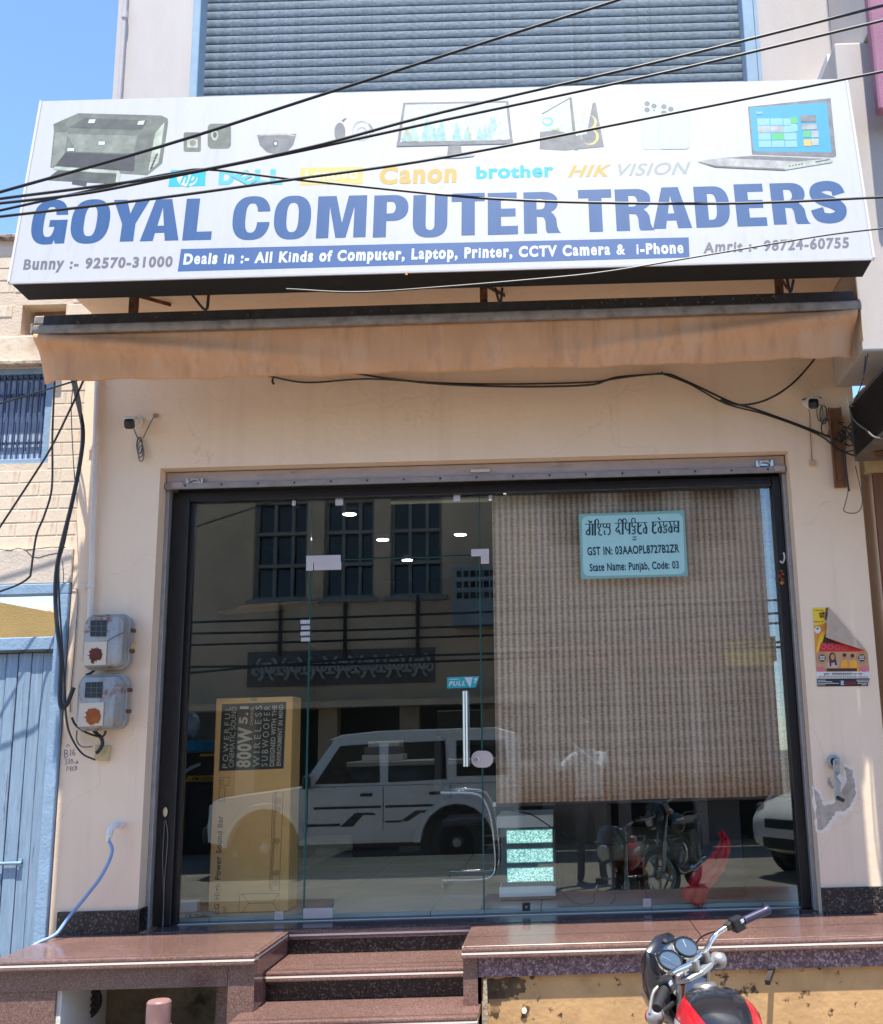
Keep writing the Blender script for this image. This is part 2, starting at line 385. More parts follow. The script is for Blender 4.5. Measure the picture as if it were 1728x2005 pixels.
# peeling paint beside the opening
def jag(pts, amp, seed, k=5):
    rn = random.Random(seed); out = []
    for i in range(len(pts)):
        a, c = Vector(pts[i]), Vector(pts[(i + 1) % len(pts)])
        for j in range(k):
            p = a.lerp(c, j / k); out.append((p.x + rn.uniform(-amp, amp), p.y + rn.uniform(-amp, amp)))
    return out
WP = wallplane(0)
art('paint_flake_rim', WP, [(mk('flaked_paint_edge', (.88, .76, .63), .9, var=.1, vs=30), jag([(1598, 1630), (1592, 1582), (1589, 1538), (1606, 1548), (1614, 1570), (1630, 1566), (1639, 1550), (1646, 1540), (1652, 1522), (1650, 1502), (1651, 1494), (1672, 1503), (1677, 1528), (1681, 1557), (1668, 1584), (1656, 1596), (1641, 1594), (1632, 1608), (1622, 1624), (1608, 1632)], 2.2, 4))], shop, base=.0014)
art('bare_plaster_patch', WP, [(M_bare, jag([(1601, 1625), (1597, 1580), (1593, 1545), (1604, 1555), (1612, 1578), (1632, 1572), (1642, 1556), (1650, 1545), (1658, 1525), (1655, 1508), (1650, 1500), (1668, 1508), (1672, 1530), (1676, 1555), (1664, 1578), (1652, 1590), (1638, 1588), (1628, 1602), (1618, 1618), (1606, 1625)], 1.7, 3)),
    (M_bare, jag([(1619, 1525), (1625, 1521), (1626, 1531), (1632, 1542), (1628, 1545), (1621, 1534)], 1, 5))], shop, base=.0022)
# handwriting on the left pier
b = MB(); M_ink = flat('blue_grey_marker', (.13, .15, .22), .7)
hw = [[(126, 1468), (126, 1483)], [(126, 1468), (132, 1470), (130, 1475), (126, 1475)], [(126, 1475), (133, 1477), (131, 1482), (126, 1483)], [(138, 1467), (138, 1480)], [(145, 1466), (142, 1472), (142, 1478), (145, 1479), (146, 1474), (142, 1474)],
      [(126, 1486), (131, 1486), (128, 1490), (132, 1494), (127, 1497)], [(135, 1485), (135, 1496)], [(140, 1486), (138, 1491), (140, 1496), (143, 1491), (140, 1486)], [(145, 1494), (152, 1492)], [(149, 1489), (152, 1492), (149, 1496)],
      [(130, 1510), (131, 1500), (135, 1506), (138, 1500), (138, 1510)], [(145, 1501), (141, 1503), (141, 1508), (145, 1508)], [(147, 1500), (147, 1508), (150, 1506), (150, 1502), (147, 1500)], [(130, 1463), (132, 1457), (136, 1461)]]
strokes_mesh(b, WP, [[Vector(p) for p in s_] for s_ in hw], 1.3, .0018)
b.build('handwritten_marks', M_ink, shop)
# down pipes on the left
def pipe(name, pts, r, mat, parent, n=10): return MB().tube(pts, r, n).build(name, mat, parent, smooth=.6)
M_pipe = mk('painted_pvc_pipe', (.72, .63, .55), .5, var=.06, col2=(.4, .33, .28), c2s=9, c2t=.68, c2w=.05)
dp = thing('drain_pipe', 'cream painted drain pipe running down the left pier to the meter boxes', 'pipe', tuple(W(175, 1200, -.02)))
a0, a1 = W(194, 640, -.028), W(176, 1215, -.028)
pipe('pipe', [Vector((a0.x, -.028, 3.94)), a1], .0165, M_pipe, dp)
for py in (885, 1150):
    q = a0.lerp(a1, (py - 640) / 575); MB().cyl(q + Vector((0, 0, -.012)), q + Vector((0, 0, .012)), .021, n=12).cbox(q + Vector((-.03, .018, 0)), (.03, .012, .018)).build('clamp', M_pipe, dp)
dp2 = thing('upper_drain_pipe', 'thin grey drain pipe on the wall left of the upstairs shutter', 'pipe', tuple(W(236, 190, -.03)))
a0, a1 = W(249, -60, -.03), W(232, 215, -.03); a1.x = a0.x = (a0.x + a1.x) / 2; a1.z = 4.1
pipe('pipe', [a0, a1], .012, mk('grey_pvc', (.5, .47, .46), .5), dp2)
q = Vector((a0.x, -.03, W(245, 42, 0).z)); MB().cyl(q, q + Vector((0, 0, .05)), .018, n=12).build('socket', MATS['grey_pvc'], dp2)

# ================================================================== upstairs rolling shutter
M_shut = mk('galvanised_blue_grey_slat', (.12, .165, .20), .7, .0, var=.45, vs=26, stretch=(1, 1, 1.8), bump=.2, bs=120, col2=(.19, .235, .265), c2s=45, c2t=.55, c2w=.1, detail=9)
us = thing('upper_shutter', 'closed blue-grey rolling shutter of horizontal slats on the upper floor', 'shutter', (-.43, .12, 3.95))
zt, zb = 6.9, 4.12; pitch_s = .0585; ns = int((zt - zb) / pitch_s)
prof = [(.0, .0), (-.004, .002), (-.0065, .010), (-.0065, .047), (-.004, .0545), (.0, .0565), (.004, .0565), (.004, .0)]
sm = None
for i in range(ns):
    if sm is None:
        bb = MB(); bb.prism([(-2.09, y, z) for y, z in prof], (3.325, 0, 0)); o = bb.build('slat', M_shut, us, smooth=.7); sm = o.data; o.location = (0, .12, zb)
    else:
        o = link('slat', sm, us); o.location = (0, .12 + random.uniform(-.001, .001), zb + i * pitch_s)
bb = MB(); bb.box(-2.1, 1.24, .127, .14, 4.11, 6.9); bb.build('backing_sheet', M_black, us)
M_frame = mk('pale_blue_shutter_frame', (.30, .42, .52), .6, var=.12, vs=10)
for x0, x1 in ((-2.133, -2.088), (1.232, 1.30)):
    bb = MB(); bb.box(x0, x1, -.012, .12, 4.11, 6.9); bb.build('side_rail', M_frame, us, bevel=.004)
bb = MB(); bb.box(1.303, 1.325, -.004, -.0005, 4.11, 7.0); bb.build('paint_edge', M_frame, us)

# ================================================================== rolled-up shop shutter with its housing
M_sbox = mk('shutter_housing_paint', (.46, .38, .35), .6, .1, var=.14, vs=7, col2=(.26, .20, .17), c2s=6, c2t=.6, c2w=.12, stretch=(1, 1, 3))
rs = thing('rolled_shutter', 'rolled-up metal shop shutter with two ring pulls above the glass', 'shutter', (-.44, .15, 2.98))
b = MB(); b.box(XL + .004, XR - .004, .09, .16, 2.99, ZT - .004); b.build('bottom_slat', M_sbox, rs, bevel=.004)
b = MB(); b.box(XL + .004, XR - .004, .065, .085, 2.972, 3.004); b.build('angle_bar', mk('grey_angle_bar', (.33, .29, .27), .55, .3, var=.2, vs=20), rs, bevel=.002)
bo = None
for i in range(17):
    x = XL + .12 + i * .205
    if bo is None:
        bb = MB(); bb.sphere((0, 0, 0), (.006, .005, .006), 8, 5); o = bb.build('rivet', M_dkiron, rs, smooth=1.); bo = o.data
    else: o = link('rivet', bo, rs)
    o.location = (x, .064, 2.99)
for px, py in ((381, 946), (1496, 911)):
    q = W(px, py, .08)
    bb = MB(); bb.tube([q + Vector((.034 * math.cos(t), -.01 - .006 * math.sin(t), .022 * math.sin(t) - .004)) for t in [i * math.pi / 8 for i in range(16)]], .0045, 6, closed=True)
    for sx in (-1, 1): bb.cbox(q + Vector((sx * .042, 0, .008)), (.014, .02, .035))
    bb.cbox(q + Vector((0, .004, .012)), (.05, .01, .03)); bb.build('ring_pull', M_steel, rs, smooth=.7)
q = W(940, 922, .083); MB().cbox(q, (.11, .02, .018)).build('lock_plate', flat('cream_clip', (.62, .55, .45)), rs, bevel=.003)
for px, py in ((348, 963), (1527, 940)):
    q = W(px, py, .08); MB().cbox((min(max(q.x, XL + .035), XR - .035), .085, 2.995), (.06, .05, .03)).build('end_stop', MATS['shutter_housing_paint'], rs, bevel=.003)
for x0, x1 in ((XL + .001, XL + .022), (XR - .022, XR - .001)):
    bb = MB(); bb.box(x0, x1, .10, .15, Z0 + .001, 2.972); bb.build('guide_channel', mk('zinc_guide', (.40, .39, .38), .5, .5, var=.2, vs=15), rs, bevel=.002)

# ================================================================== entrance platform and steps
pf = thing('entrance_platform', 'polished red granite platform with a flight of steps before the shop', 'platform', (-.4, -.35, 0))
def nosing(x0, x1, yf, zt, parent, side=None):
    """two bullnosed granite strips with a pale groove between"""
    MB().box(x0, x1, yf - .012, yf + .05, zt - .017, zt).build('nosing', M_gran, parent, bevel=.006, seg=2, smooth=.6)
    MB().box(x0, x1, yf - .010, yf + .05, zt - .0265, zt - .0172).build('groove', M_groove, parent)
    MB().box(x0, x1, yf - .010, yf + .05, zt - .044, zt - .0265).build('nosing', M_gran, parent, bevel=.006, seg=2, smooth=.6)
LX0, LX1, RX0, RX1, YFP = -2.60, -1.405, -.474, 2.4, -.69
# slabs
for x0, x1 in ((LX0, LX1 - .012), (RX0 + .012, .62), (.623, 2.4)):
    MB().box(x0, x1, YFP + .052, -.024, Z0 - .035, Z0).build('top_slab', M_gran, pf, bevel=.0015)
for x0, x1 in ((-2.13, -1.40), (-1.398, -.47), (-.468, 1.28)):
    MB().box(x0, x1, -.021, .30, Z0 - .02, Z0 + .004).build('threshold_slab', M_grant, pf, bevel=.0015)
nosing(LX0, LX1, YFP, Z0, pf); nosing(RX0, RX1, YFP, Z0, pf)
for xs, sg in ((LX1, -1), (RX0, 1)):         # returns of the nosing along the steps
    xa, xb = (xs - .012, xs + .006) if sg < 0 else (xs - .006, xs + .012)
    MB().box(xa, xb, YFP + .051, -.024, Z0 - .017, Z0 - .0005).build('nosing', M_gran, pf, bevel=.004)
    MB().box(min(xs, xs + sg * .012), max(xs, xs + sg * .012), YFP + .051, -.024, Z0 - .026, Z0 - .0175).build('groove', M_groove, pf)
    MB().box(xa, xb, YFP + .051, -.024, Z0 - .044, Z0 - .0265).build('nosing', M_gran, pf, bevel=.004)
# fascias
zf = .50
MB().box(LX0 + .01, -1.53, YFP + .022, YFP + .045, zf, Z0 - .045).build('fascia', M_gran, pf)
MB().box(-1.527, LX1 - .004, YFP + .018, YFP + .045, .0, Z0 - .045).build('stair_pier', M_gran, pf)
MB().box(LX1 - .03, LX1 - .003, YFP + .046, -.03, 0, Z0 - .045).build('stair_cheek', M_gran, pf)
MB().box(-1.60, -1.5275, YFP + .09, YFP + .12, 0, zf + .05).build('inner_pier', M_gran, pf)
MB().box(-1.60, -1.45, -.45, -.06, 0, zf).build('pier_core', M_bare, pf)
MB().box(LX0 + .004, -2.305, YFP + .03, YFP + .05, 0, zf - .002).build('front_pier', M_gran, pf)
MB().box(LX0 + .004, -2.285, YFP + .0505, -.03, 0, zf - .002).build('pier_core', M_white, pf)
MB().box(RX0 + .004, -.405, YFP + .018, YFP + .045, 0, Z0 - .045).build('stair_pier', M_gran, pf)
MB().box(RX0 + .004, RX0 + .03, YFP + .046, -.03, 0, Z0 - .045).build('stair_cheek', M_gran, pf)
MB().box(-.402, .905, YFP + .022, YFP + .045, .508, Z0 - .045).build('fascia', M_granf, pf)
MB().box(.9065, 2.4, YFP + .022, YFP + .045, .508, Z0 - .045).build('fascia', M_granf, pf)
# core under the right platform: dirty ochre face
MB().box(-.39, 2.4, YFP + .046, -.03, 0, .507).build('rendered_base', M_ochre, pf)
art('soot_stain', wallplane(YFP + .046), [(mk('soot', (.12, .075, .04), .95, var=.7, vs=14, col2=(.35, .21, .09), c2s=18, c2t=.56, c2w=.06), jag([(955, 1916), (1000, 1915), (1022, 1916), (1030, 1926), (1026, 1940), (1014, 1944), (1000, 1956), (985, 1958), (978, 1972), (970, 1995), (958, 1985)], 4, 21)), (MATS['soot'], jag([(1022, 1968), (1036, 1972), (1032, 1990), (1020, 1994)], 2.5, 22))], pf, base=.002)
MB().prism([W(x, y, YFP + .04) for x, y in ((947, 1916), (953, 1914), (957, 2030), (943, 2030))], (0, -.02, 0)).build('mortar_strip', mk('crumbling_mortar', (.45, .36, .24), .95, var=.4, vs=30, bump=.6), pf)
q = W(1026, 1979, YFP + .04); MB().cyl(q + Vector((0, .02, 0)), q + Vector((0, -.006, 0)), .012, n=12).build('drain_stub', M_groove, pf)
# steps between
z1, z2, z3 = .522, .39, .25; y1, y2, y3 = -.495, -.86, -1.22
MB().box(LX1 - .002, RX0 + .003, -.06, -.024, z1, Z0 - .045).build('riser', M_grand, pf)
nosing(LX1 + .007, RX0 - .007, -.062, Z0, pf)
MB().box(LX1 - .002, RX0 + .003, y1 + .051, -.061, z1 - .03, z1).build('tread', M_gran, pf)
nosing(LX1 - .002, RX0 + .003, y1, z1, pf)
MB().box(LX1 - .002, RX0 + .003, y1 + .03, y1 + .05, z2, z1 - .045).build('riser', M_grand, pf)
MB().box(LX1 - .03, RX0 + .03, y1 + .051, -.05, 0, z1 - .046).build('step_core', M_bare, pf)
MB().box(LX1 - .06, RX0 + .08, y2 + .051, y1 + .029, z2 - .03, z2).build('tread', M_gran, pf)
nosing(LX1 - .06, RX0 + .08, y2, z2, pf)
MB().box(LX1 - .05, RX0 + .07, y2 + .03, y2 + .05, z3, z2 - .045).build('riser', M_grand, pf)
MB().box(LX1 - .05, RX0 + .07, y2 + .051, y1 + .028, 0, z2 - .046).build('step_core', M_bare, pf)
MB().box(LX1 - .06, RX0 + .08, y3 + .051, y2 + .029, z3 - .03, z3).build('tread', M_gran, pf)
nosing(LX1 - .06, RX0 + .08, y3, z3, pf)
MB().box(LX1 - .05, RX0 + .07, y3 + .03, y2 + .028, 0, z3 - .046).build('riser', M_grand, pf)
# dirty wall inside the hollow under the left platform
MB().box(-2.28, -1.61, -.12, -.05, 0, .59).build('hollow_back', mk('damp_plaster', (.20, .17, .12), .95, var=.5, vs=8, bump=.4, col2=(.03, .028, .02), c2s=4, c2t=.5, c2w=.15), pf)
gr = thing('vent_grille', 'black louvred vent lying under the left granite platform', 'vent', tuple(W(160, 1990, -.3)))
p0 = W(162, 1962, -.3)
MB().cyl(p0 + Vector((0, .02, 0)), p0 + Vector((0, 0, 0)), .085, n=20).build('housing', M_plblk, gr)
for i in range(4): MB().cbox(p0 + Vector((0, -.008, -.045 + i * .03)), (.12, .014, .012)).build('louvre', M_dkiron, gr)
bo_ = thing('bollard', 'short pinkish-brown round post with a ring collar before the left platform', 'post', (-1.737, -.95, 0))
zb_ = .505
M_boll = mk('pinkish_brown_paint', (.30, .16, .14), .45, var=.12, vs=8)
MB().lathe([(.0515, 0), (.0515, zb_ - .105)], (-1.737, -.95, 0), (0, 0, 1), 28).build('shaft', M_boll, bo_, smooth=.6)
MB().lathe([(.0515, 0), (.055, .002), (.055, .008), (.0515, .010)], (-1.737, -.95, zb_ - .104), (0, 0, 1), 28).build('collar', mk('pale_collar_paint', (.55, .40, .36), .5), bo_, smooth=.6)
MB().lathe([(.0505, 0), (.051, .07), (.050, .09), (.044, .097), (.02, .099), (.001, .099)], (-1.737, -.95, zb_ - .0935), (0, 0, 1), 28).build('cap', M_boll, bo_, smooth=.6)
tag(MB().bar(W(1512, 1896, YFP + .05), W(1502, 1924, YFP - .05), .022, .022).build('iron_stub', M_dkiron), 'dark iron stub sticking out beneath the right platform fascia', 'iron bar')
# ================================================================== signboard
SB, ST = (-1.0, 3.772), (-.83, 4.852)
SX0, SX1 = -2.612, 1.578
nrm = Vector((0, -(ST[1] - SB[1]), ST[0] - SB[0]))
SP = Plane((0, SB[0], SB[1]), nrm)
sign = thing('shop_sign', 'large white signboard with blue lettering tilted back above the awning', 'sign', (-.5, -.9, 3.77))
M_flex = mk('white_flex_banner', (.45, .45, .455), .5, var=.04, vs=3, stretch=(6, 1, .5), col2=(.42, .415, .41), c2s=4, c2t=.6, c2w=.15, streak=(22, .5, .55, (.34, .32, .31), .4), bump=.1, bs=3)
up = Vector((0, ST[0] - SB[0], ST[1] - SB[1]))
fl = Vector((0, SB[0], SB[1]))
b = MB(); back = -SP.n * .012
b.prism([Vector((SX0, 0, 0)) + fl, Vector((SX1, 0, 0)) + fl, Vector((SX1, 0, 0)) + fl + up, Vector((SX0, 0, 0)) + fl + up], back)
b.build('banner_face', M_flex, sign)
prof = [(SB[0] + .014, SB[1] + .001), (-.80, 3.762), (-.63, 4.845), (ST[0] + .014, ST[1] - .001)]
b = MB(); b.prism([(SX0 + .004, y, z) for y, z in prof], (SX1 - SX0 - .008, 0, 0)); b.build('sheet_metal_box', M_black, sign)
def lipbar(a, c, wd): return MB().bar(a, c, wd, wd)
lipbar((SX0, SB[0] + .002, SB[1] - .004), (SX1, SB[0] + .002, SB[1] - .004), .010).build('bottom_trim', flat('dull_white_trim', (.55, .53, .52)), sign)
for x in (SX0 + .002, SX1 - .002): lipbar((x, SB[0], SB[1]), (x, ST[0], ST[1]), .012).build('side_trim', MATS['dull_white_trim'], sign)

M_sblue = mk('print_blue', (.014, .075, .21), .5, var=.12, vs=5, stretch=(8, 1, .6), col2=(.42, .5, .68), c2s=26, c2t=.76, c2w=.03)
M_sblue2 = mk('print_band_blue', (.03, .09, .24), .5, var=.1, vs=5)
M_sgrey = flat('print_grey', (.135, .13, .145)); M_swhite = flat('print_white', (0.550, 0.568, 0.593))
M_cyan = flat('print_cyan', (0.000, 0.361, 0.456)); M_cyan2 = flat('print_pale_cyan', (0.077, 0.396, 0.473)); M_yel = flat('print_yellow', (0.533, 0.430, 0.129)); M_gold = flat('print_gold', (0.482, 0.310, 0.060)); M_pgrey = flat('print_pale_grey', (0.284, 0.314, 0.288))
# heavy condensed capitals drawn as outlines (unit height, loops; first loop outer)
def arc(cx, cy, a, b_, a0, a1, n=10, e=2.2): return ell(cx, cy, a, b_, n, a0, a1, e)
def G_O(w=.84): return [ell(w / 2, .5, w / 2, .515, 40, e=2.5), ell(w / 2, .5, w / 2 - .285, .345, 32, e=2.8)]
def cut(cx, cy, a, b_, e, y0, y1, n=48):
    """the part of a superellipse left of the mouth between y0 and y1 on the right, from the top lip round to the bottom lip"""
    p = []
    for x, y in ell(cx, cy, a, b_, n, 0, 359.99, e):
        if x > cx and y0 < y < y1: continue
        p.append((x, y))
    return p
def G_C(w=.82):
    o = cut(w / 2, .5, w / 2, .515, 2.5, .385, .655); i = cut(w / 2, .5, w / 2 - .28, .345, 2.8, .385, .655)
    ox = w - .012; ix = w / 2 + .13
    return [[(ix, .645), (ox, .645)] + o + [(ox - .0, .395), (ix, .395)] + i[::-1]]
def G_G(w=.82):
    o = [p for p in cut(w / 2, .5, w / 2, .515, 2.5, -1, .66) if True]
    o = [(x, y) for x, y in ell(w / 2, .5, w / 2, .515, 48, 0, 359.9, 2.5) if not (x > w / 2 and y < .66) or (x < w * .68 and y < .2)]
    i = [(x, y) for x, y in ell(w / 2, .5, w / 2 - .28, .345, 40, 0, 359.9, 2.8) if not (x > w / 2 and .36 < y < .66)]
    return [[(w / 2 + .13, .655), (w - .012, .655)] + o + [(w * .70, .085), (w * .74, .0), (w, .0), (w, .54), (w / 2 + .0, .54), (w / 2 + .0, .385), (w / 2 + .125, .385)] + i[::-1]]
def G_S(w=.80):
    c = crv([Vector(p) for p in ((.655, .675), (.60, .83), (.41, .885), (.20, .83), (.155, .69), (.27, .575), (.50, .47), (.645, .34), (.60, .17), (.40, .112), (.20, .165), (.14, .345))], 7)
    hw = []; L, R = [], []
    for k, p in enumerate(c):
        t = (c[min(k + 1, len(c) - 1)] - c[max(k - 1, 0)]).normalized(); nn = Vector((-t.y, t.x))
        s_ = k / (len(c) - 1); h = .118 + .03 * math.exp(-((s_ - .5) / .16) ** 2) + .022 * (math.exp(-((s_) / .1) ** 2) + math.exp(-((1 - s_) / .1) ** 2))
        L.append(p + nn * h); R.append(p - nn * h)
    return [[tuple(p) for p in L + R[::-1]]]
GL = {
 'O': G_O(), 'C': G_C(), 'G': G_G(), 'S': G_S(),
 'Y': [[(0, 1), (.31, 1), (.425, .66), (.54, 1), (.85, 1), (.575, .42), (.575, 0), (.265, 0), (.265, .42)]],
 'A': [[(0, 0), (.25, 1), (.62, 1), (.87, 0), (.56, 0), (.53, .19), (.32, .19), (.29, 0)], [(.355, .36), (.50, .36), (.43, .80)]],
 'L': [[(0, 0), (0, 1), (.31, 1), (.31, .20), (.66, .20), (.66, 0)]],
 'M': [[(0, 0), (0, 1), (.42, 1), (.57, .35), (.70, 1), (1.12, 1), (1.12, 0), (.84, 0), (.84, .74), (.67, 0), (.44, 0), (.28, .74), (.28, 0)]],
 'P': [[(0, 0), (0, 1)] + arc(.46, .69, .37, .31, 90, -90, 16, 2.3) + [(.31, .38), (.31, 0)], [(.31, .56)] + arc(.42, .70, .105, .14, -90, 90, 10) + [(.31, .84)]],
 'U': [[(0, 1), (.31, 1)] + [(.31, .34)] + arc(.415, .28, .105, .12, 180, 360, 10, 2.4) + [(.52, 1), (.83, 1)] + arc(.415, .36, .415, .375, 0, -180, 24, 2.5)],
 'T': [[(0, 1), (.78, 1), (.78, .80), (.545, .80), (.545, 0), (.235, 0), (.235, .80), (0, .80)]],
 'E': [[(0, 0), (0, 1), (.68, 1), (.68, .81), (.31, .81), (.31, .615), (.65, .615), (.65, .425), (.31, .425), (.31, .20), (.70, .20), (.70, 0)]],
 'D': [[(0, 0), (0, 1)] + arc(.42, .5, .40, .5, 90, -90, 22, 2.6), [(.31, .185)] + arc(.39, .5, .125, .315, -90, 90, 14, 2.8) + [(.31, .815)]],
 'R': [[(0, 0), (0, 1)] + arc(.46, .74, .36, .26, 90, -62, 14, 2.3) + [(.72, .44), (.775, .34), (.79, .16), (.83, .05), (.875, .0), (.555, 0), (.52, .07), (.51, .30), (.47, .385), (.31, .40), (.31, 0)], [(.31, .575)] + arc(.41, .705, .10, .13, -90, 90, 10) + [(.31, .835)]],
}
TITLE = [('G', 62.4, 131.7, 392.2, 477.3), ('O', 139.3, 214.4, 391.6, 475.6), ('Y', 217.2, 289, 390.9, 472.7), ('A', 278.6, 353.7, 390.2, 471.4), ('L', 360.9, 416.9, 388.6, 470.1),
 ('C', 455.3, 527.9, 385.6, 468.6), ('O', 536.3, 608.6, 384.4, 467.6), ('M', 620.5, 717, 383.5, 465.5), ('P', 731, 799, 382, 464.3), ('U', 808, 875.7, 381.5, 463.7), ('T', 883.5, 949, 378.4, 460.9), ('E', 954.6, 1013.4, 377.4, 459.4), ('R', 1025, 1096.7, 375.8, 456.8),
 ('T', 1132.6, 1198, 371.3, 454), ('R', 1204.7, 1279, 370, 451.7), ('A', 1275.3, 1351.7, 366.6, 447.3), ('D', 1359.8, 1428, 364.8, 445.3), ('E', 1439.5, 1498, 360.2, 443), ('R', 1510.3, 1582, 358.2, 439.2), ('S', 1585, 1656, 354.4, 437)]
upn = up.normalized()
def signpt(px, py, off): return SP.hit(px, py, off)
def sign_letter(mb, ch, xl, xr, yt, yb, off, grow=0.):
    ym = (yt + yb) / 2; xm = (xl + xr) / 2
    A, B_, T_, Bo = SP.hit(xl, ym), SP.hit(xr, ym), SP.hit(xm, yt), SP.hit(xm, yb)
    h0 = (Bo - fl).dot(upn); h1 = (T_ - fl).dot(upn); loops = GL[ch]; wmax = max(p[0] for p in loops[0]); wmin = min(p[0] for p in loops[0])
    mb.poly([[Vector((A.x + (B_.x - A.x) * (p[0] - wmin) / (wmax - wmin), 0, 0)) + fl + upn * (h0 + (h1 - h0) * p[1]) + SP.n * off for p in l] for l in loops])
for i, t in enumerate(TITLE):
    b = MB(); sign_letter(b, *t, .0006 + .0001 * (i % 2)); b.build('sign_letter', M_sblue, sign)
art('blue_band', SP, [(M_sblue2, [(354, 487.5), (1348, 464.6), (1349.7, 503.9), (347.4, 531.5)])], sign, base=.0005)
text('band_lettering', 'Deals in :- All Kinds of Computer, Laptop, Printer, CCTV Camera &  i-Phone', SP, (358, 518.6), (1338, 496.6), (361, 496.8), M_swhite, sign, off=.05, track=.03, base=.0009)
text('phone_lettering', 'Bunny :- 92570-31000', SP, (44.6, 528.6), (336.7, 522.5), (48, 507.6), M_sgrey, sign, off=.042, track=.02, shear=.0, base=.0006)
text('phone_lettering', 'Amrit :- 98724-60755', SP, (1376.6, 496.2), (1661.6, 485.5), (1378, 475.0), M_sgrey, sign, off=.036, track=.02, base=.0006)
# brand marks
art('brand_mark', SP, [(M_cyan, [(334, 333), (403, 332), (401, 364), (329, 366)]), (M_swhite, ell(366, 349, 20, 15.5, 24))], sign, base=.0005)
text('brand_lettering', 'hp', SP, (352, 359.5), (381, 358.5), (357, 336), M_cyan, sign, off=.03, track=.0, shear=.2, base=.0012)
text('brand_lettering', 'D', SP, (427, 362.5), (458, 362.5), (429, 332), M_cyan2, sign, off=.07, base=.0006)
art('brand_lettering', SP, [(M_cyan2, [(452, 345), (484, 331.5), (487, 336), (470, 343.5), (476, 347), (490, 341), (493, 345.5), (480, 351.5), (486, 355), (500, 349), (503, 354), (484, 362.5)])], sign, base=.0018)
text('brand_lettering', 'L', SP, (497, 361.8), (522, 361.8), (499, 332), M_cyan2, sign, off=.07, base=.0006)
text('brand_lettering', 'L', SP, (528, 361.4), (553, 361.4), (529, 331.5), M_cyan2, sign, off=.07, base=.0006)
art('brand_mark', SP, [(M_yel, [(588, 328.5), (711, 326.5), (710, 360), (586, 362.5)])], sign, base=.0005)
text('brand_lettering', 'Lenovo', SP, (597, 353), (700, 350.8), (598, 333.5), flat('print_cream', (0.740, 0.688, 0.413)), sign, off=.03, base=.0009)
text('brand_lettering', 'Canon', SP, (741, 361.5), (893, 357.5), (744, 327), M_gold, sign, off=.045, track=.0, base=.0006)
text('brand_lettering', 'brother', SP, (932, 350.5), (1084, 346.5), (932, 326), M_cyan, sign, off=.04, track=-.02, base=.0006)
text('brand_lettering', 'HIK', SP, (1112, 347), (1190, 345.3), (1115, 324), M_gold, sign, off=.028, shear=.25, base=.0006)
text('brand_lettering', 'VISION', SP, (1200, 345), (1343, 340.5), (1202, 321.5), M_pgrey, sign, off=.012, shear=.25, base=.0006)
# printed pictures of goods
PG = [flat('print_tone_%s' % n_, c, var=.38, vs=18) for n_, c in (('olive', (.13, .145, .115)), ('dark_olive', (.075, .085, .072)), ('mid_olive', (.20, .22, .175)), ('pale_olive', (.38, .42, .33)), ('near_black', (.045, .045, .05)), ('slate', (.15, .155, .16)), ('mist', (0.327, 0.353, 0.344)), ('silver', (0.378, 0.378, 0.357)))]
art('printer_picture', SP, [(PG[0], [(104, 243), (153, 221.5), (315, 226), (328, 232), (329, 240), (317, 320), (288, 343), (240, 340), (98, 328), (105, 258)]),
    (PG[3], [(303, 262), (322, 238), (310, 318), (290, 335)]), (PG[2], [(108, 260), (132, 258), (124, 312), (100, 328)]), (PG[1], [(134, 250), (166, 231), (290, 236), (276, 254)]), (PG[2], [(130, 262), (268, 266), (262, 300), (150, 298)]),
    (PG[4], [(128, 298), (264, 303), (262, 335), (108, 324)]), (PG[3], [(106, 326), (232, 334), (236, 341), (104, 332)]), (PG[1], [(112, 334), (235, 340), (231, 360), (88, 352)]), (PG[3], [(228, 336), (236, 341), (232, 360), (226, 356)]), (PG[4], [(142, 352), (170, 354), (168, 364), (140, 360)]),
    (M_swhite, [(174, 234), (187, 233.5), (184, 241), (172, 241)]), (M_swhite, [(271, 237), (283, 236), (280, 244), (268, 244)]), (M_swhite, [(193, 277), (205, 277), (204, 283.5), (192, 283.5)]), (M_swhite, [(132, 290), (145, 290), (144, 296), (131, 296)])]
    + [(PG[4], [(304 - i * 2.5, 303 + i * 6), (309 - i * 2.5, 299 + i * 6), (308 - i * 2.5, 303 + i * 6), (303 - i * 2.5, 307 + i * 6)]) for i in range(5)], sign, base=.0005)
art('camera_picture', SP, [(PG[0], rrect(359, 259, 393, 297, 4)), (PG[3], rrect(366, 272, 387, 289, 3)), (PG[2], ell(377, 280, 6, 6, 14))], sign, base=.0005)
art('camera_picture', SP, [(PG[0], rrect(406, 242, 452, 291, 9)), (PG[3], ell(420, 265, 7, 10, 16)), (PG[1], ell(420, 264, 4, 6, 14))], sign, base=.0005)
art('camera_picture', SP, [(PG[5], [(503, 264)] + ell(541, 268, 36, 34, 16, 180, 0, 2.2)[0:0] + [(580, 262), (574, 284), (560, 298), (541, 302), (522, 298), (508, 284)]), (PG[3], [(498, 268), (520, 262), (560, 261), (584, 267), (560, 264.5), (520, 265)]), (PG[1], ell(539, 281, 6, 7, 16)), (PG[3], ell(539, 281, 3, 3.5, 12))], sign, base=.0005)
art('camera_picture', SP, [(PG[5], ell(665, 259, 11, 19, 18)), (PG[0], [(668, 236), (675, 231), (679, 232), (672, 239)])], sign, base=.0005)
art('camera_picture', SP, [(PG[6], [ell(708, 256, 19, 20, 24), ell(708, 257, 16, 17, 24)]), (PG[6], [ell(708, 260, 11, 12, 20), ell(708, 260, 8, 9, 20)]), (PG[5], [(722, 241), (728, 248), (732, 258), (729, 260), (726, 250), (721, 244)])], sign, base=.0005)
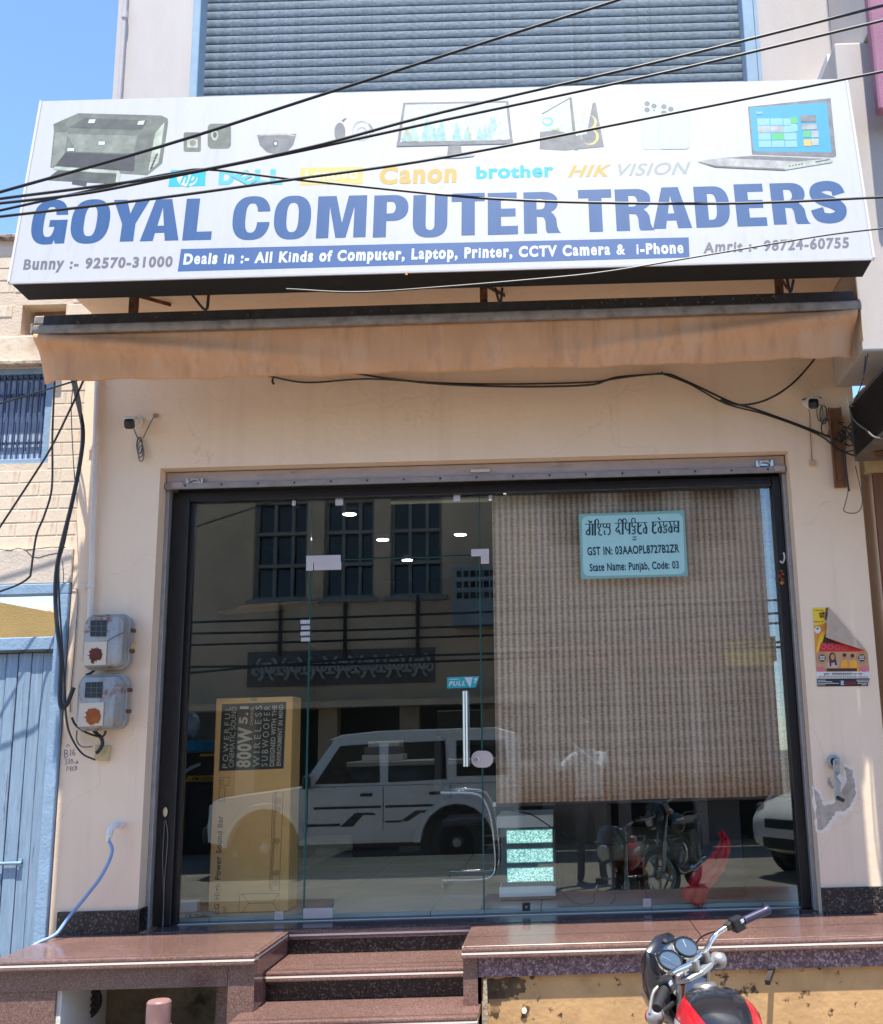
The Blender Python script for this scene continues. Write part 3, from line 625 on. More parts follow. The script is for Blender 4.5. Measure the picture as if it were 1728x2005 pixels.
rn = random.Random(4); T1, T2, T3, T4 = [flat('print_%s' % n_, c, var=.3, vs=35) for n_, c in (('forest_haze', (0.310, 0.421, 0.404)), ('forest_teal', (.23, .40, .38)), ('forest_olive', (0.327, 0.361, 0.215)), ('forest_pale', (0.447, 0.490, 0.490)))]
trees = []
for i in range(26):
    x = 793 + rn.random() * 195; h = rn.uniform(18, 52); y = 277; wd = rn.uniform(5, 11)
    trees.append((rn.choice((T1, T2, T2, T3, T1)), jag([(x - wd, y), (x - wd * .8, y - h * .4), (x - wd * .3, y - h * .8), (x, y - h), (x + wd * .35, y - h * .75), (x + wd * .8, y - h * .35), (x + wd, y)], 1.3, i, 3)))
art('monitor_picture', SP, [(PG[5], [(789, 201), (995, 197), (1004, 281), (776, 286.5)]), (T4, [(793.5, 205), (990, 201.5), (998, 272.5), (783, 278.5)])] + trees + [(T4, jag([(962, 274), (975, 245), (992, 225), (997, 272)], 1.2, 77)),
    (PG[5], [(776, 279.3), (1004, 273.5), (1004, 281), (776, 286.5)]), (PG[5], [(877, 285), (902, 284), (904, 303), (875, 304)]), (PG[6], [(848, 305.5), (930, 302), (925, 306), (900, 309), (870, 309.5)])], sign, base=.0008, step=.00006)
art('computer_case_picture', SP, [(PG[5], [(1057, 258), (1120, 252), (1131, 292), (1107, 295), (1056, 292)]), (T4, [(1060, 223), (1117, 191), (1122, 264), (1100, 258), (1060, 250)]), (PG[0], [(1060, 222), (1117, 189.5), (1118, 192), (1061, 225)]), (PG[0], [(1114, 192), (1119, 190), (1131, 294), (1124, 294)]),
    (M_cyan2, [ell(1072, 238, 11, 9, 18), ell(1071, 237, 8, 6, 18)]), (PG[5], [(1160, 201), (1166, 201), (1182, 287), (1130, 292), (1127, 262), (1148, 262)]), (T4, [(1122, 200), (1160, 201), (1148, 262), (1127, 266)]),
    (M_yel, [ell(1153, 240, 15, 15, 24), ell(1150, 238, 13.5, 13.5, 24)]), (M_yel, [ell(1155, 268, 17, 16, 24), ell(1152, 267, 15, 14.5, 24)]), (T3, [(1080, 253), (1092, 249), (1096, 254), (1084, 256)])], sign, base=.0005)
for x0, y0, x1, y1 in ((1257, 195, 1317, 293), (1290, 201, 1350, 292)):
    art('phone_picture', SP, [(PG[6], rrect(x0, y0, x1, y1, 8)), (flat('print_phone_mint', (0.413, 0.490, 0.477)), rrect(x0 + .8, y0 + .8, x1 - .8, y1 - .8, 7.5)), (PG[5], ell(x0 + 9.5, y0 + 8, 5.5, 5, 14)), (PG[5], ell(x0 + 23, y0 + 12.5, 5.5, 5, 14)), (PG[5], ell(x0 + 9.5, y0 + 20, 5.5, 5, 14)), (PG[5], ell(x0 + 23, y0 + 21, 2, 2, 8))], sign, base=.0004 if x0 < 1280 else .0012)
M_scr = flat('print_screen_blue', (0.017, 0.267, 0.430)); M_tile1 = flat('print_tile_pale', (0.189, 0.404, 0.464)); M_tile2 = flat('print_tile_green', (.06, .38, .14)); M_tile3 = flat('print_tile_orange', (.52, .37, .1))
lap = [(PG[5], [(1464, 209), (1626, 192), (1637, 305), (1632, 308), (1472, 302)]), (M_scr, [(1467, 211), (1618, 200), (1628, 298), (1475, 296)])]
def lt(mt, x, y, w_, h_): lap.append((mt, [(x, y), (x + w_, y - w_ * .025), (x + w_ + h_ * .05, y - w_ * .025 + h_), (x + h_ * .05, y + h_)]))
for r_ in range(4):
    for c_ in range(3):
        if r_ == 1: lt(PG[6] if c_ < 2 else M_tile1, 1482 + c_ * 25 + r_, 232 + r_ * 14.5, 24, 13)
        elif (r_, c_) == (2, 1): lt(M_tile2, 1508 + r_, 232 + r_ * 14.5, 26, 13)
        else: lt(M_tile1, 1482 + c_ * 25.5 + r_, 232 + r_ * 14.5, 24, 13)
for k_, (x, y, mt) in enumerate(((1547, 229, M_tile2), (1547, 244, M_tile1), (1572, 256, M_tile2), (1588, 256, PG[6]), (1573, 273, M_tile3), (1588, 272, PG[3]))): lt(mt, x, y, 14, 13)
lt(PG[5], 1567, 226, 30, 13); lt(PG[6], 1569, 243, 30, 11)
lap += [(PG[7], [(1365, 316), (1412, 309), (1474, 304.5), (1622, 309), (1630, 313), (1628, 318), (1536, 333), (1400, 324)]), (PG[5], [(1415, 309.5), (1476, 305), (1620, 311), (1560, 316)]), (PG[0], [(1366, 317), (1400, 324), (1534, 330), (1538, 333.5), (1400, 327)]), (PG[3], [(1534, 324), (1626, 310), (1630, 316), (1538, 332)]), (PG[1], [(1596, 316), (1624, 311), (1624, 313.5), (1596, 319)])] + [(PG[4], ell(1546 + i * 6, 325 - i, 2, 1.3, 8)) for i in range(5)]
art('laptop_picture', SP, lap, sign, base=.0008, step=.00006)
text('screen_lettering', 'Start', SP, (1480, 224), (1492, 223.5), (1480.4, 219), M_swhite, sign, base=.0035)
art('paint_fleck', SP, [(flat('orange_fleck', (.75, .22, .05)), [(794, 530), (801, 529), (800, 533), (797, 533), (798, 538), (793, 538)])], sign)
# rusty hangers below the sign
for i, pts in enumerate((((374, 583), (402, 607), (408, 584)), ((969, 571), (979, 594), (983, 571)), ((1541, 553), (1547, 573), (1554, 555)))):
    o = tag(MB().tube(crv([W(x, y, -.74) + Vector((0, 0, .02 if j != 1 else 0)) for j, (x, y) in enumerate(pts)], 4), .0075, 6).build('sign_hanger', M_dkiron), ('bent dark rod hanging under the left part of the signboard', 'bent dark rod hanging under the middle of the signboard', 'bent dark rod hanging under the right end of the signboard')[i], 'rod', 'rods under the signboard')
# ================================================================== awning
aw = thing('awning', 'folded retractable awning with faded orange-brown valance under the signboard', 'awning', (-.5, -.6, 3.4))
M_val = mk('faded_orange_canvas', (.66, .34, .165), .9, var=.08, vs=3, stretch=(2.2, 1, .8), bump=.06, bs=150, col2=(.66, .40, .24), c2s=3, c2t=.5, c2w=.25, detail=4, streak=(16, .9, .5, (.36, .19, .10), .5))
M_bar = mk('dull_aluminium_bar', (.34, .29, .25), .6, .3, var=.3, vs=12, stretch=(1, 1, 1), streak=(14, 14, .5, (.10, .075, .06), .7))
AX0, AX1, AY = -2.655, 1.59, -.62
zl, zr = 3.675, 3.685
def az(x): return zl + (zr - zl) * (x - AX0) / (AX1 - AX0)
# valance: hangs from the bar, sagging folds, wavy lower hem
def val_pt(u, v):
    x = AX0 + .012 + (AX1 - AX0 - .024) * u
    e = min(u, 1 - u) * (AX1 - AX0)
    hem = -.275 - .004 * math.sin(u * 40) - .0035 * math.sin(u * 93 + 1) + .012 * math.exp(-e / .15)
    y = AY + .003 * math.sin(math.pi * v) * math.sin(u * 17 + 3 * v) + .05 * v * v * (1 - math.exp(-e / .5))
    y -= .05 * math.exp(-((v - .12 - min(e, 1.9) * .38) / .16) ** 2) * max(0, 1 - e / 1.9)
    if e < .10: y += (.10 - e) * .9 * v; x += (.02 if u < .5 else -.02) * v * 1.
    return Vector((x, y, az(x) - .032 + v * (hem + .03)))
nu, nv = 150, 16; b = MB()
g = [[b.bm.verts.new(val_pt(i / nu, j / nv)) for j in range(nv + 1)] for i in range(nu + 1)]
for i in range(nu):
    for j in range(nv): b._f([g[i][j], g[i + 1][j], g[i + 1][j + 1], g[i][j + 1]])
o = b.build('valance', M_val, aw, smooth=3.); s_ = o.modifiers.new('thickness', 'SOLIDIFY'); s_.thickness = .0025
b = MB(); b.poly([[Vector((AX1 + .012, y, z)) for y, z in ((AY - .012, az(AX1) - .03), (AY - .01, az(AX1) - .19), (AY + .03, az(AX1) - .20), (AY + .10, az(AX1) - .13), (AY + .09, az(AX1) - .03))]])
o = b.build('end_flap', mk('pale_canvas', (.66, .50, .36), .9, var=.1), aw); s_ = o.modifiers.new('thickness', 'SOLIDIFY'); s_.thickness = .003
b = MB(); ring = lambda x: [(x, AY + y, az(x) + z) for y, z in ((-.028, -.034), (-.036, -.015), (-.034, .006), (-.020, .016), (.02, .016), (.02, -.034))]
b.loft([ring(AX0), ring(AX1 + .01)]); b.build('front_bar', M_bar, aw, smooth=.8)
b = MB(); ring = lambda x: [(x, AY + y, az(x) + z) for y, z in ((-.018, .017), (-.012, .068), (.02, .085), (.10, .075), (.14, .02))]
b.loft([ring(AX0 + .05), ring(AX1 - .02)]); b.build('rolled_canvas', mk('sooty_canvas', (.045, .038, .035), .85, var=.4, vs=9, bump=.4, bs=40, col2=(.12, .09, .07), c2s=25, c2t=.66, c2w=.06, stretch=(2, 1, 1)), aw, smooth=.5)
for x in (AX0 + .0, AX1 - .0): MB().cbox((x, AY - .004, az(x) - .008), (.012, .066, .054)).build('end_cap', M_bar, aw, bevel=.012, seg=3)
MB().cbox(W(83, 632, AY + .08), (.06, .08, .05)).build('motor_end', M_bar, aw, bevel=.008)
for px, pt_, pb in ((263, 598, 632), (947, 583, 612), (1524, 563, 598)):
    q = W(px, pt_, -.50); MB().box(q.x - .019, q.x + .019, -.53, -.49, az(q.x) + .06, 3.95).build('hanger_bracket', M_rust, aw)
    MB().bar((q.x + .02, -.489, 3.90), (q.x + .10, -.25, 3.945), .006, .02).build('bracket_web', M_rust, aw)
q = W(861, 610, AY + .06); bb = MB()
for sx in (-1, 1): bb.cbox(q + Vector((sx * .026, 0, .012)), (.014, .02, .035))
bb.cbox(q + Vector((0, 0, .0)), (.05, .02, .014)); bb.build('roller_clip', M_plblk, aw)
for px, py in ((437, 622), (1387, 600)):
    q = W(px, py, AY + .14); MB().tube([q + Vector((.055 * math.cos(t), 0, .022 * math.sin(t))) for t in [i * math.pi / 8 for i in range(9)]], .008, 6).build('strap_loop', M_dkiron, aw)
rn = random.Random(12); lf = None; M_leaf = flat('dry_leaf', (.20, .12, .06), .8)
for i in range(46):
    x = rn.uniform(AX0 + .2, AX1 - .2) if i < 20 else rn.uniform(.0, 1.2); t = rn.random()
    if lf is None: bb = MB(); bb.prism([(-.009, 0, -.002), (-.002, 0, .006), (.009, 0, .001), (.001, 0, -.005)], (0, -.002, 0)); o = bb.build('leaf_litter', M_leaf, aw); lf = o.data
    else: o = link('leaf_litter', lf, aw)
    o.location = (x, AY - .021 + .008 * t, az(x) + .022 + .046 * t); o.rotation_euler = (-.6, rn.uniform(0, 6), rn.uniform(-.4, .4)); sc_ = rn.uniform(.5, 1.1); o.scale = (sc_, sc_, sc_)
# ================================================================== glazed shopfront
GM = bpy.data.materials.new('window_glass'); GM.use_nodes = True; n = GM.node_tree.nodes; L = GM.node_tree.links; n.clear()
o_ = n.new('ShaderNodeOutputMaterial'); tr = n.new('ShaderNodeBsdfTransparent'); tr.inputs[0].default_value = (.955, .985, .975, 1)
gl = n.new('ShaderNodeBsdfGlossy'); gl.inputs[0].default_value = (.93, 1, .98, 1); gl.inputs['Roughness'].default_value = .0
lw = n.new('ShaderNodeLayerWeight'); lw.inputs[0].default_value = .5
pw = n.new('ShaderNodeMath'); pw.operation = 'POWER'; L.new(lw.outputs['Facing'], pw.inputs[0]); pw.inputs[1].default_value = 5
ma = n.new('ShaderNodeMath'); ma.operation = 'MULTIPLY_ADD'; L.new(pw.outputs[0], ma.inputs[0]); ma.inputs[1].default_value = .9; ma.inputs[2].default_value = .08
mx = n.new('ShaderNodeMixShader'); L.new(ma.outputs[0], mx.inputs[0]); L.new(tr.outputs[0], mx.inputs[1]); L.new(gl.outputs[0], mx.inputs[2]); L.new(mx.outputs[0], o_.inputs[0])
M_glass = GM
GY0, GY1, GY = .196, .204, .196
M_edge = flat('green_glass_edge', (.03, .13, .11), .2)
gf = thing('glass_front', 'dark framed fixed glazing either side of and above the shop door', 'shop window', (-.4, .2, Z0))
MB().box(-2.17, -2.078, .155, .245, Z0 + .005, 2.972).build('frame_post', M_alu, gf, bevel=.003)
MB().box(-2.0775, -2.05, .185, .215, Z0 + .005, 2.915).build('frame_bead', M_alu, gf)
MB().box(1.238, 1.289, .155, .245, Z0 + .005, 2.972).build('frame_post', M_alu, gf, bevel=.003)
MB().box(-2.077, 1.237, .155, .245, 2.918, 2.97).build('frame_head', M_alu, gf, bevel=.003)
MB().box(-2.049, -1.392, GY0, GY1, Z0 + .006, 2.917).build('pane', M_glass, gf)
MB().box(-1.388, -.434, GY0, GY1, 2.572, 2.917).build('pane', M_glass, gf)
MB().box(-.428, 1.237, GY0, GY1, Z0 + .006, 2.917).build('pane', M_glass, gf)
for x in (-1.390, -.431): MB().box(x - .0016, x + .0016, GY0 - .0005, GY1 + .0005, Z0 + .006 if x > -1 else Z0 + .006, 2.916).build('pane_edge', M_edge, gf)
GP = wallplane(GY)
def plate(px0, py0, px1, py1, name, mat, parent, y=GY - .012, th=.011, bev=.002):
    a, c = W(px0, py0, y), W(px1, py1, y)
    return MB().box(min(a.x, c.x), max(a.x, c.x), y, y + th, min(a.z, c.z), max(a.z, c.z)).build(name, mat, parent, bevel=bev)
M_fit = mk('satin_silver_fitting', (.66, .60, .58), .35, .5, var=.05)
plate(656, 976, 671, 989, 'clip', M_fit, gf); plate(887, 967, 901, 981, 'clip', M_fit, gf)
for px, py in ((545, 1793), (1030, 1776), (1267, 1768)):
    plate(px - 8, py - 8, px + 8, py + 8, 'clip', M_fit if px != 1030 else M_dkiron, gf)
    q = W(px, py, GY - .014); MB().cyl(q, q + Vector((0, .008, 0)), .006, n=12).build('clip_screw', M_steel, gf)
plate(922, 1075, 957, 1088, 'over_panel_fitting', M_fit, gf); plate(941, 1088.5, 957, 1103, 'over_panel_fitting', M_fit, gf)
plate(599, 1088, 666, 1100, 'over_panel_fitting', M_fit, gf); plate(599, 1100.5, 612, 1117, 'over_panel_fitting', M_fit, gf)
for px, py in ((575, 985), (960, 975), (988, 958)):
    q = W(px, py, .17); MB().cbox(q, (.022, .02, .03 if px != 988 else .06)).build('screw_bracket', M_steel, gf, bevel=.003)
MB().tube([(XL + .06, .19, Z0 + .006), (XR - .06, .19, Z0 + .006)], .003, 6).build('silicone_bead', flat('pale_silicone', (.55, .55, .52)), gf)
# hinged glass door
gd = thing('glass_door', 'frameless glass shop door with steel pull handle and oval lock', 'door', (-.9, .2, Z0))
MB().box(-1.384, -.436, GY0, GY1, .672, 2.565).build('pane', M_glass, gd)
for x in (-1.3845, -.4355): MB().box(x - .0015, x + .0015, GY0 - .0003, GY1 + .0003, .672, 2.564).build('pane_edge', M_edge, gd)
MB().box(-1.384, -.436, GY0 - .0003, GY1 + .0003, 2.5645, 2.567).build('pane_edge', M_edge, gd)
plate(614, 1101, 667, 1115, 'patch_fitting', M_fit, gd); plate(593, 1779, 650, 1798, 'patch_fitting', M_fit, gd)
a, c = W(910, 1353, GY - .05), W(910, 1501, GY - .05); c.x = a.x
MB().cyl(a, c, .0145, n=16).build('handle', M_steel, gd, smooth=.6)
for t in (.12, .88): q = a.lerp(c, t); MB().cyl(q, q + Vector((0, .05, 0)), .008, n=10).build('handle_standoff', M_steel, gd)
b = MB(); b.prism([GP.hit(x, y, .012) for x, y in rrect(922, 1470, 965, 1503, 16, 6)], (0, .012, 0)); lk = b.build('lock_case', mk('pinkish_satin_metal', (.66, .57, .54), .35, .4, var=.03), gd, bevel=.002)
q = W(933, 1487, GY - .012); MB().lathe([(.014, 0), (.014, .004), (.010, .006), (.006, .006)], q, (0, -1, 0), 16).build('keyhole', M_steel, lk)
M_pull = flat('pull_sticker_teal', (.01, .36, .38), .4)
art('pull_sticker', GP, [(M_pull, [(875, 1326.5), (938, 1324), (931, 1346), (875, 1348)]), (M_swhite, [(909, 1326.5), (925, 1326), (920, 1346.5)]), (M_swhite, [(929, 1328), (935, 1327.5), (930, 1337), (927, 1337), (931, 1331), (927, 1331)]), (M_swhite, [(879, 1330), (898, 1329), (898, 1330.3), (879, 1331.2)])], gd, base=.0008)
text('sticker_lettering', 'PULL', GP, (878, 1343.5), (910, 1342.5), (879.5, 1334), M_swhite, gd, off=.04, track=.05, shear=.12, base=.0025)
for i in range(4): plate(588 + (i % 2), 1214 + i * 11.5, 606, 1221 + i * 11.5, 'small_label', flat('grey_label', (.45, .46, .45)), gd, y=GY - .001, th=.0008, bev=0)
# ================================================================== woven blind behind the glass
BM = bpy.data.materials.new('woven_bamboo'); BM.use_nodes = True; n = BM.node_tree.nodes; L = BM.node_tree.links; bs = n['Principled BSDF']; bs.inputs['Roughness'].default_value = .8
tc = n.new('ShaderNodeTexCoord'); sx = n.new('ShaderNodeSeparateXYZ'); L.new(tc.outputs['Object'], sx.inputs[0])
def mth(op, a, b_=None, c_=None):
    q = n.new('ShaderNodeMath'); q.operation = op
    for i, v in enumerate((a, b_, c_)):
        if v is None: continue
        if isinstance(v, (int, float)): q.inputs[i].default_value = v
        else: L.new(v, q.inputs[i])
    return q.outputs[0]
st = mth('SINE', mth('MULTIPLY', sx.outputs[0], 2 * math.pi / .0345))
mp = n.new('ShaderNodeMapping'); mp.inputs['Scale'].default_value = (60, 1, 330); L.new(tc.outputs['Object'], mp.inputs[0])
nz = n.new('ShaderNodeTexNoise'); nz.inputs['Scale'].default_value = 1; nz.inputs['Detail'].default_value = 3; L.new(mp.outputs[0], nz.inputs['Vector'])
mp2 = n.new('ShaderNodeMapping'); mp2.inputs['Scale'].default_value = (.5, 1, 60); L.new(tc.outputs['Object'], mp2.inputs[0])
nz2 = n.new('ShaderNodeTexNoise'); nz2.inputs['Scale'].default_value = 1; nz2.inputs['Detail'].default_value = 4; L.new(mp2.outputs[0], nz2.inputs['Vector'])
fac = mth('ADD', mth('MULTIPLY_ADD', st, .28, .5), mth('MULTIPLY', mth('SUBTRACT', nz.outputs['Fac'], .5), 1.5))
fac = mth('ADD', fac, mth('MULTIPLY', mth('SUBTRACT', nz2.outputs['Fac'], .5), .6))
cr = n.new('ShaderNodeValToRGB'); e = cr.color_ramp.elements; e[0].position = .1; e[0].color = (.28, .165, .11, 1); e[1].position = .85; e[1].color = (.78, .56, .41, 1); x_ = e.new(.45); x_.color = (.54, .355, .24, 1)
L.new(fac, cr.inputs[0]); L.new(cr.outputs[0], bs.inputs['Base Color'])
bu = n.new('ShaderNodeBump'); bu.inputs['Distance'].default_value = .0006; L.new(fac, bu.inputs['Height']); L.new(bu.outputs[0], bs.inputs['Normal'])
BYB = .285
bl = thing('bamboo_blind', 'brown striped woven blind lowered behind the right-hand pane', 'blind', (.45, BYB, 1.2))
x0, x1 = W(966, 1200, BYB).x, W(1531, 1300, BYB).x; zb_ = W(975, 1574, BYB).z
b = MB(); NX = 60
P = [[b.bm.verts.new((x0 + (x1 - x0) * i / NX, BYB + .0005 * math.sin(i * .7) + .002 * math.sin(i * .23 + j), zb_ + (2.96 - zb_) * j / 8)) for j in range(9)] for i in range(NX + 1)]
for i in range(NX):
    for j in range(8): b._f([P[i][j], P[i + 1][j], P[i + 1][j + 1], P[i][j + 1]])
o = b.build('woven_panel', BM, bl, smooth=3.); md = o.modifiers.new('thickness', 'SOLIDIFY'); md.thickness = .003
MB().cyl((x0 - .004, BYB + .002, zb_ - .006), (x1 + .004, BYB + .002, zb_ - .006), .010, n=12).build('bottom_rail', mk('dark_wood_rail', (.06, .04, .03), .6), bl)
for x in (x0 - .012, x1 + .008): MB().cbox((x, BYB, zb_ - .003), (.018, .026, .024)).build('rail_end', M_plwht, bl, bevel=.004)
# ================================================================== notice on the glass
no_ = thing('tax_notice', 'pale green printed notice with tax number stuck on the right pane', 'notice', tuple(W(1240, 1130, GY)))
Zn = lambda p: (1120 + p[0] / 7.2, 990 + p[1] / 7.2)
def zl_(l): return [Zn(p) for p in l]
M_nb = flat('notice_green_border', (.23, .45, .39), .35); M_nf = flat('notice_pale_aqua', (.40, .68, .66), .35); M_nt = flat('notice_dark_ink', (.008, .035, .05), .4)
q = [GP.hit(*Zn(p), .003) for p in ((93, 120), (1578, 66), (1632, 994), (125, 1038))]
MB().prism(q, (0, .0022, 0)).build('sheet', M_nb, no_)
inner = []
C4 = [Vector((135, 150)), Vector((1555, 108)), Vector((1592, 965)), Vector((155, 995))]
for i in range(4):
    c_, p_, n_ = C4[i], C4[i - 1], C4[(i + 1) % 4]; r_ = 95
    a_, d_ = c_ + (p_ - c_).normalized() * r_, c_ + (n_ - c_).normalized() * r_
    for k_ in range(7):
        t = k_ / 6; inner.append(tuple(a_ * (1 - t) ** 2 + c_ * 2 * t * (1 - t) + d_ * t * t))
art('inner_panel', GP, [(M_nf, zl_(inner))], no_, base=.0036)
text('notice_lettering', 'GST IN: 03AAOPL8727B2ZR', GP, Zn((215, 705)), Zn((1512, 662)), Zn((208, 588)), M_nt, no_, off=.03, track=-.01, base=.0042)
text('notice_lettering', 'State Name: Punjab, Code: 03', GP, Zn((248, 930)), Zn((1505, 888)), Zn((242, 822)), M_nt, no_, off=.026, track=-.01, base=.0042)
TH, TN = 26, 11
gur = [(TN, [(178, 264), (542, 254)]), (TN, [(596, 248), (1058, 238)]), (TN, [(1114, 232), (1510, 218)]),
 (16, [(225, 208), (250, 226), (280, 222)]), (16, [(235, 240), (275, 240)]), (20, [(245, 264), (245, 330), (205, 360), (196, 395), (225, 412), (248, 405)]), (TH, [(245, 300), (245, 418)]), (TH, [(287, 262), (287, 422)]),
 (TH, [(322, 205), (322, 422)]), (16, [(322, 208), (345, 192), (368, 205), (370, 252)]), (18, [(370, 260), (356, 296), (372, 312), (400, 300), (402, 262)]), (20, [(368, 312), (388, 345), (368, 392), (392, 416), (420, 410)]),
 (18, [(440, 260), (438, 300), (462, 312), (484, 296), (486, 258)]), (18, [(486, 296), (508, 312), (530, 296), (530, 256)]), (18, [(462, 350), (446, 380), (456, 408), (476, 396)]), (20, [(524, 300), (536, 360), (524, 404), (500, 410)]),
 (20, [(655, 248), (655, 300), (624, 320), (614, 350), (636, 376), (656, 350), (640, 335)]), (20, [(656, 340), (668, 390), (690, 404)]), (16, [(650, 228), (655, 200), (672, 186), (690, 200), (690, 226)]), (TH, [(712, 195), (712, 408)]), (16, [(712, 200), (735, 182), (760, 200), (762, 236)]),
 (20, [(752, 245), (752, 320), (775, 345), (800, 340)]), (TH, [(808, 245), (808, 404)]), (16, [(836, 236), (840, 190), (862, 176), (886, 190), (888, 240)]), (20, [(845, 250), (842, 290), (870, 300), (896, 285)]), (20, [(868, 300), (890, 330), (870, 352), (848, 340)]), (20, [(880, 352), (888, 385), (862, 402), (842, 385)]), (14, [(850, 440), (878, 448), (904, 434)]), (16, [(850, 474), (878, 484), (904, 470)]),
 (TH, [(930, 242), (930, 300), (925, 370), (950, 395), (985, 388)]), (18, [(930, 300), (960, 290), (975, 262)]), (20, [(1020, 242), (1040, 300), (1005, 330), (1005, 370), (1035, 395), (1045, 360)]), (TH, [(1046, 300), (1046, 395)]),
 (TH, [(1140, 234), (1136, 300), (1132, 360), (1155, 388), (1190, 380)]), (18, [(1140, 290), (1170, 280), (1182, 250)]), (20, [(1222, 232), (1246, 290), (1212, 322), (1214, 362), (1240, 386), (1252, 350)]), (TH, [(1252, 290), (1252, 386)]), (16, [(1206, 166), (1240, 205)]),
 (18, [(1290, 232), (1282, 280), (1330, 290), (1336, 260)]), (18, [(1330, 290), (1285, 310), (1330, 330), (1290, 345)]), (20, [(1330, 330), (1330, 370), (1300, 384), (1280, 366)]), (20, [(1372, 228), (1394, 288), (1362, 318), (1364, 358), (1390, 382), (1402, 348)]), (TH, [(1402, 288), (1402, 382)]),
 (18, [(1436, 226), (1434, 270), (1470, 280)]), (20, [(1440, 290), (1440, 370)]), (18, [(1440, 300), (1470, 312), (1490, 300)]), (TH, [(1496, 222), (1496, 380)]), (20, [(1464, 360), (1476, 374)])]
b = MB(); strokes_mesh(b, GP, [(w_ / 7.2, [Vector(Zn(p)) for p in s_]) for w_, s_ in gur], 3, .0042)
b.build('notice_lettering', M_nt, no_)
# ================================================================== things inside the shop
M_card = mk('brown_corrugated_card', (.85, .44, .14), .8, var=.08, vs=6, bump=.05, bs=90)
lb = thing('soundbar_box', 'tall brown soundbar carton standing upright behind the left pane', 'box', (-1.75, .55, .657))
bx0, bx1, by0, by1, bz0, bz1 = -1.972, -1.532, .45, .66, .657, 1.822
MB().box(bx0, bx1, by0, by1, bz0, bz1).build('carton', M_card, lb, bevel=.004)
MB().box(bx0 + .20, bx0 + .235, by0 - .0008, by0 - .0003, bz1 - .02, bz1 - .001).build('tape', flat('clear_tape', (.5, .33, .16), .2), lb)
BP = wallplane(by0); ZB = lambda x, y: (400 + x / 4.555, 1360 + y / 4.555)
M_bp = flat('carton_print_charcoal', (.035, .033, .028), .6); M_bt = flat('carton_print_tan', (.52, .40, .24), .6); M_bk = flat('carton_print_black', (.02, .018, .014), .6)
art('print_panel', BP, [(M_bp, [ZB(155, 85), ZB(730, 65), ZB(705, 660), ZB(128, 682)])], lb, base=.001)
for s_, x0_, y0_, x1_, y1_, tx, of in (('POWERFUL', 208, 655, 235, 108, 160, .0), ('CINEMATIC SOUND', 260, 650, 288, 108, 215, .0), ('800W', 412, 650, 430, 290, 283, .035), ('5.1', 382, 262, 395, 105, 305, .03), ('CHANNEL', 432, 275, 440, 105, 405, .0), ('WIRELESS', 490, 645, 515, 98, 432, .0), ('SUBWOOFER', 560, 640, 588, 98, 505, .0), ('DESIGNED WITH THE', 622, 640, 648, 95, 580, .018), ('ENVIRONMENT IN MIND', 680, 635, 705, 90, 640, .018)):
    text('print_lettering', s_, BP, ZB(x0_, y0_), ZB(x1_, y1_), ZB(tx, y0_), M_bt, lb, off=of + .004, track=.22 if s_ in ('POWERFUL', 'WIRELESS', 'SUBWOOFER') else .0, base=.002)
text('print_lettering', 'LG High Power Sound Bar', BP, ZB(128, 1955), ZB(165, 1080), ZB(82, 1955), M_bk, lb, off=.014, base=.001)
text('print_lettering', 'SH7', BP, ZB(194, 1952), ZB(197, 1890), ZB(166, 1952), M_bk, lb, base=.001)
b = MB(); V2 = Vector
def pl_(l, c=True): return [V2(ZB(*p)) for p in (l + [l[0]] if c else l)]
ln = [pl_([(610, 890), (640, 868), (702, 868), (665, 1750), (598, 1748), (580, 1722)]), pl_([(640, 868), (600, 1748)], False), pl_([(628, 880), (588, 1735)], False), pl_([(330, 1778), (668, 1772), (664, 1945), (318, 1945), (305, 1925), (312, 1790)]), pl_([(335, 1778), (395, 1862), (335, 1945)], False), pl_([(395, 1862), (610, 1858)], False), pl_([(660, 1775), (610, 1858), (660, 1942)], False)]
for cy, cx in ((945, 655), (1025, 655), (1305, 645), (1592, 638), (1678, 635)): ln.append([V2(ZB(*p)) for p in ell(cx, cy, 22, 24, 16)] + [V2(ZB(cx + 22, cy))]); ln.append([V2(ZB(*p)) for p in ell(cx, cy, 10, 11, 12)] + [V2(ZB(cx + 10, cy))])
for s_ in ([(132, 830), (185, 820), (178, 960), (128, 955)], [(135, 740), (222, 735), (218, 810), (132, 805)]): ln.append(pl_(s_))
ln.append([V2(ZB(*p)) for p in ell(155, 775, 15, 17, 12)] + [V2(ZB(170, 775))]); ln.append([V2(ZB(*p)) for p in ell(152, 930, 14, 16, 12)] + [V2(ZB(166, 930))])
strokes_mesh(b, BP, ln, .8, .001); b.build('line_drawing', mk('carton_print_brown', (.12, .07, .03), .7), lb)

# low black cabinet with boxes beside the carton
M_cab = mk('black_laminate', (.02, .02, .021), .4, var=.1)
cb = thing('display_cabinet', 'low black cabinet standing inside by the left pane', 'cabinet', (-2.2, 1.0, .657))
cx0, cx1 = -2.50, -1.95; cz = W(385, 1533, .85).z
MB().box(cx0, cx1, .82, 1.5, .657, cz - .002).build('body', M_cab, cb, bevel=.004)
for i in range(2): MB().box(cx0 + .01 + i * .27, cx0 + .265 + i * .27, .806, .8195, .70, cz - .03).build('door', M_cab, cb, bevel=.002)
def carton(name, label, px0, py0, px1, py1, Y, depth, mat, group=None):
    a, c = W(px0, py1, Y), W(px1, py0, Y)
    t = thing(name, label, 'box', (a.x, Y, a.z), group); MB().box(a.x, c.x, Y, Y + depth, a.z, c.z).build('carton', mat, t, bevel=.003); return t
M_psu = flat('black_glossy_carton', (.02, .024, .03), .3)
M_yel2 = flat('carton_yellow', (.68, .42, .02), .45)
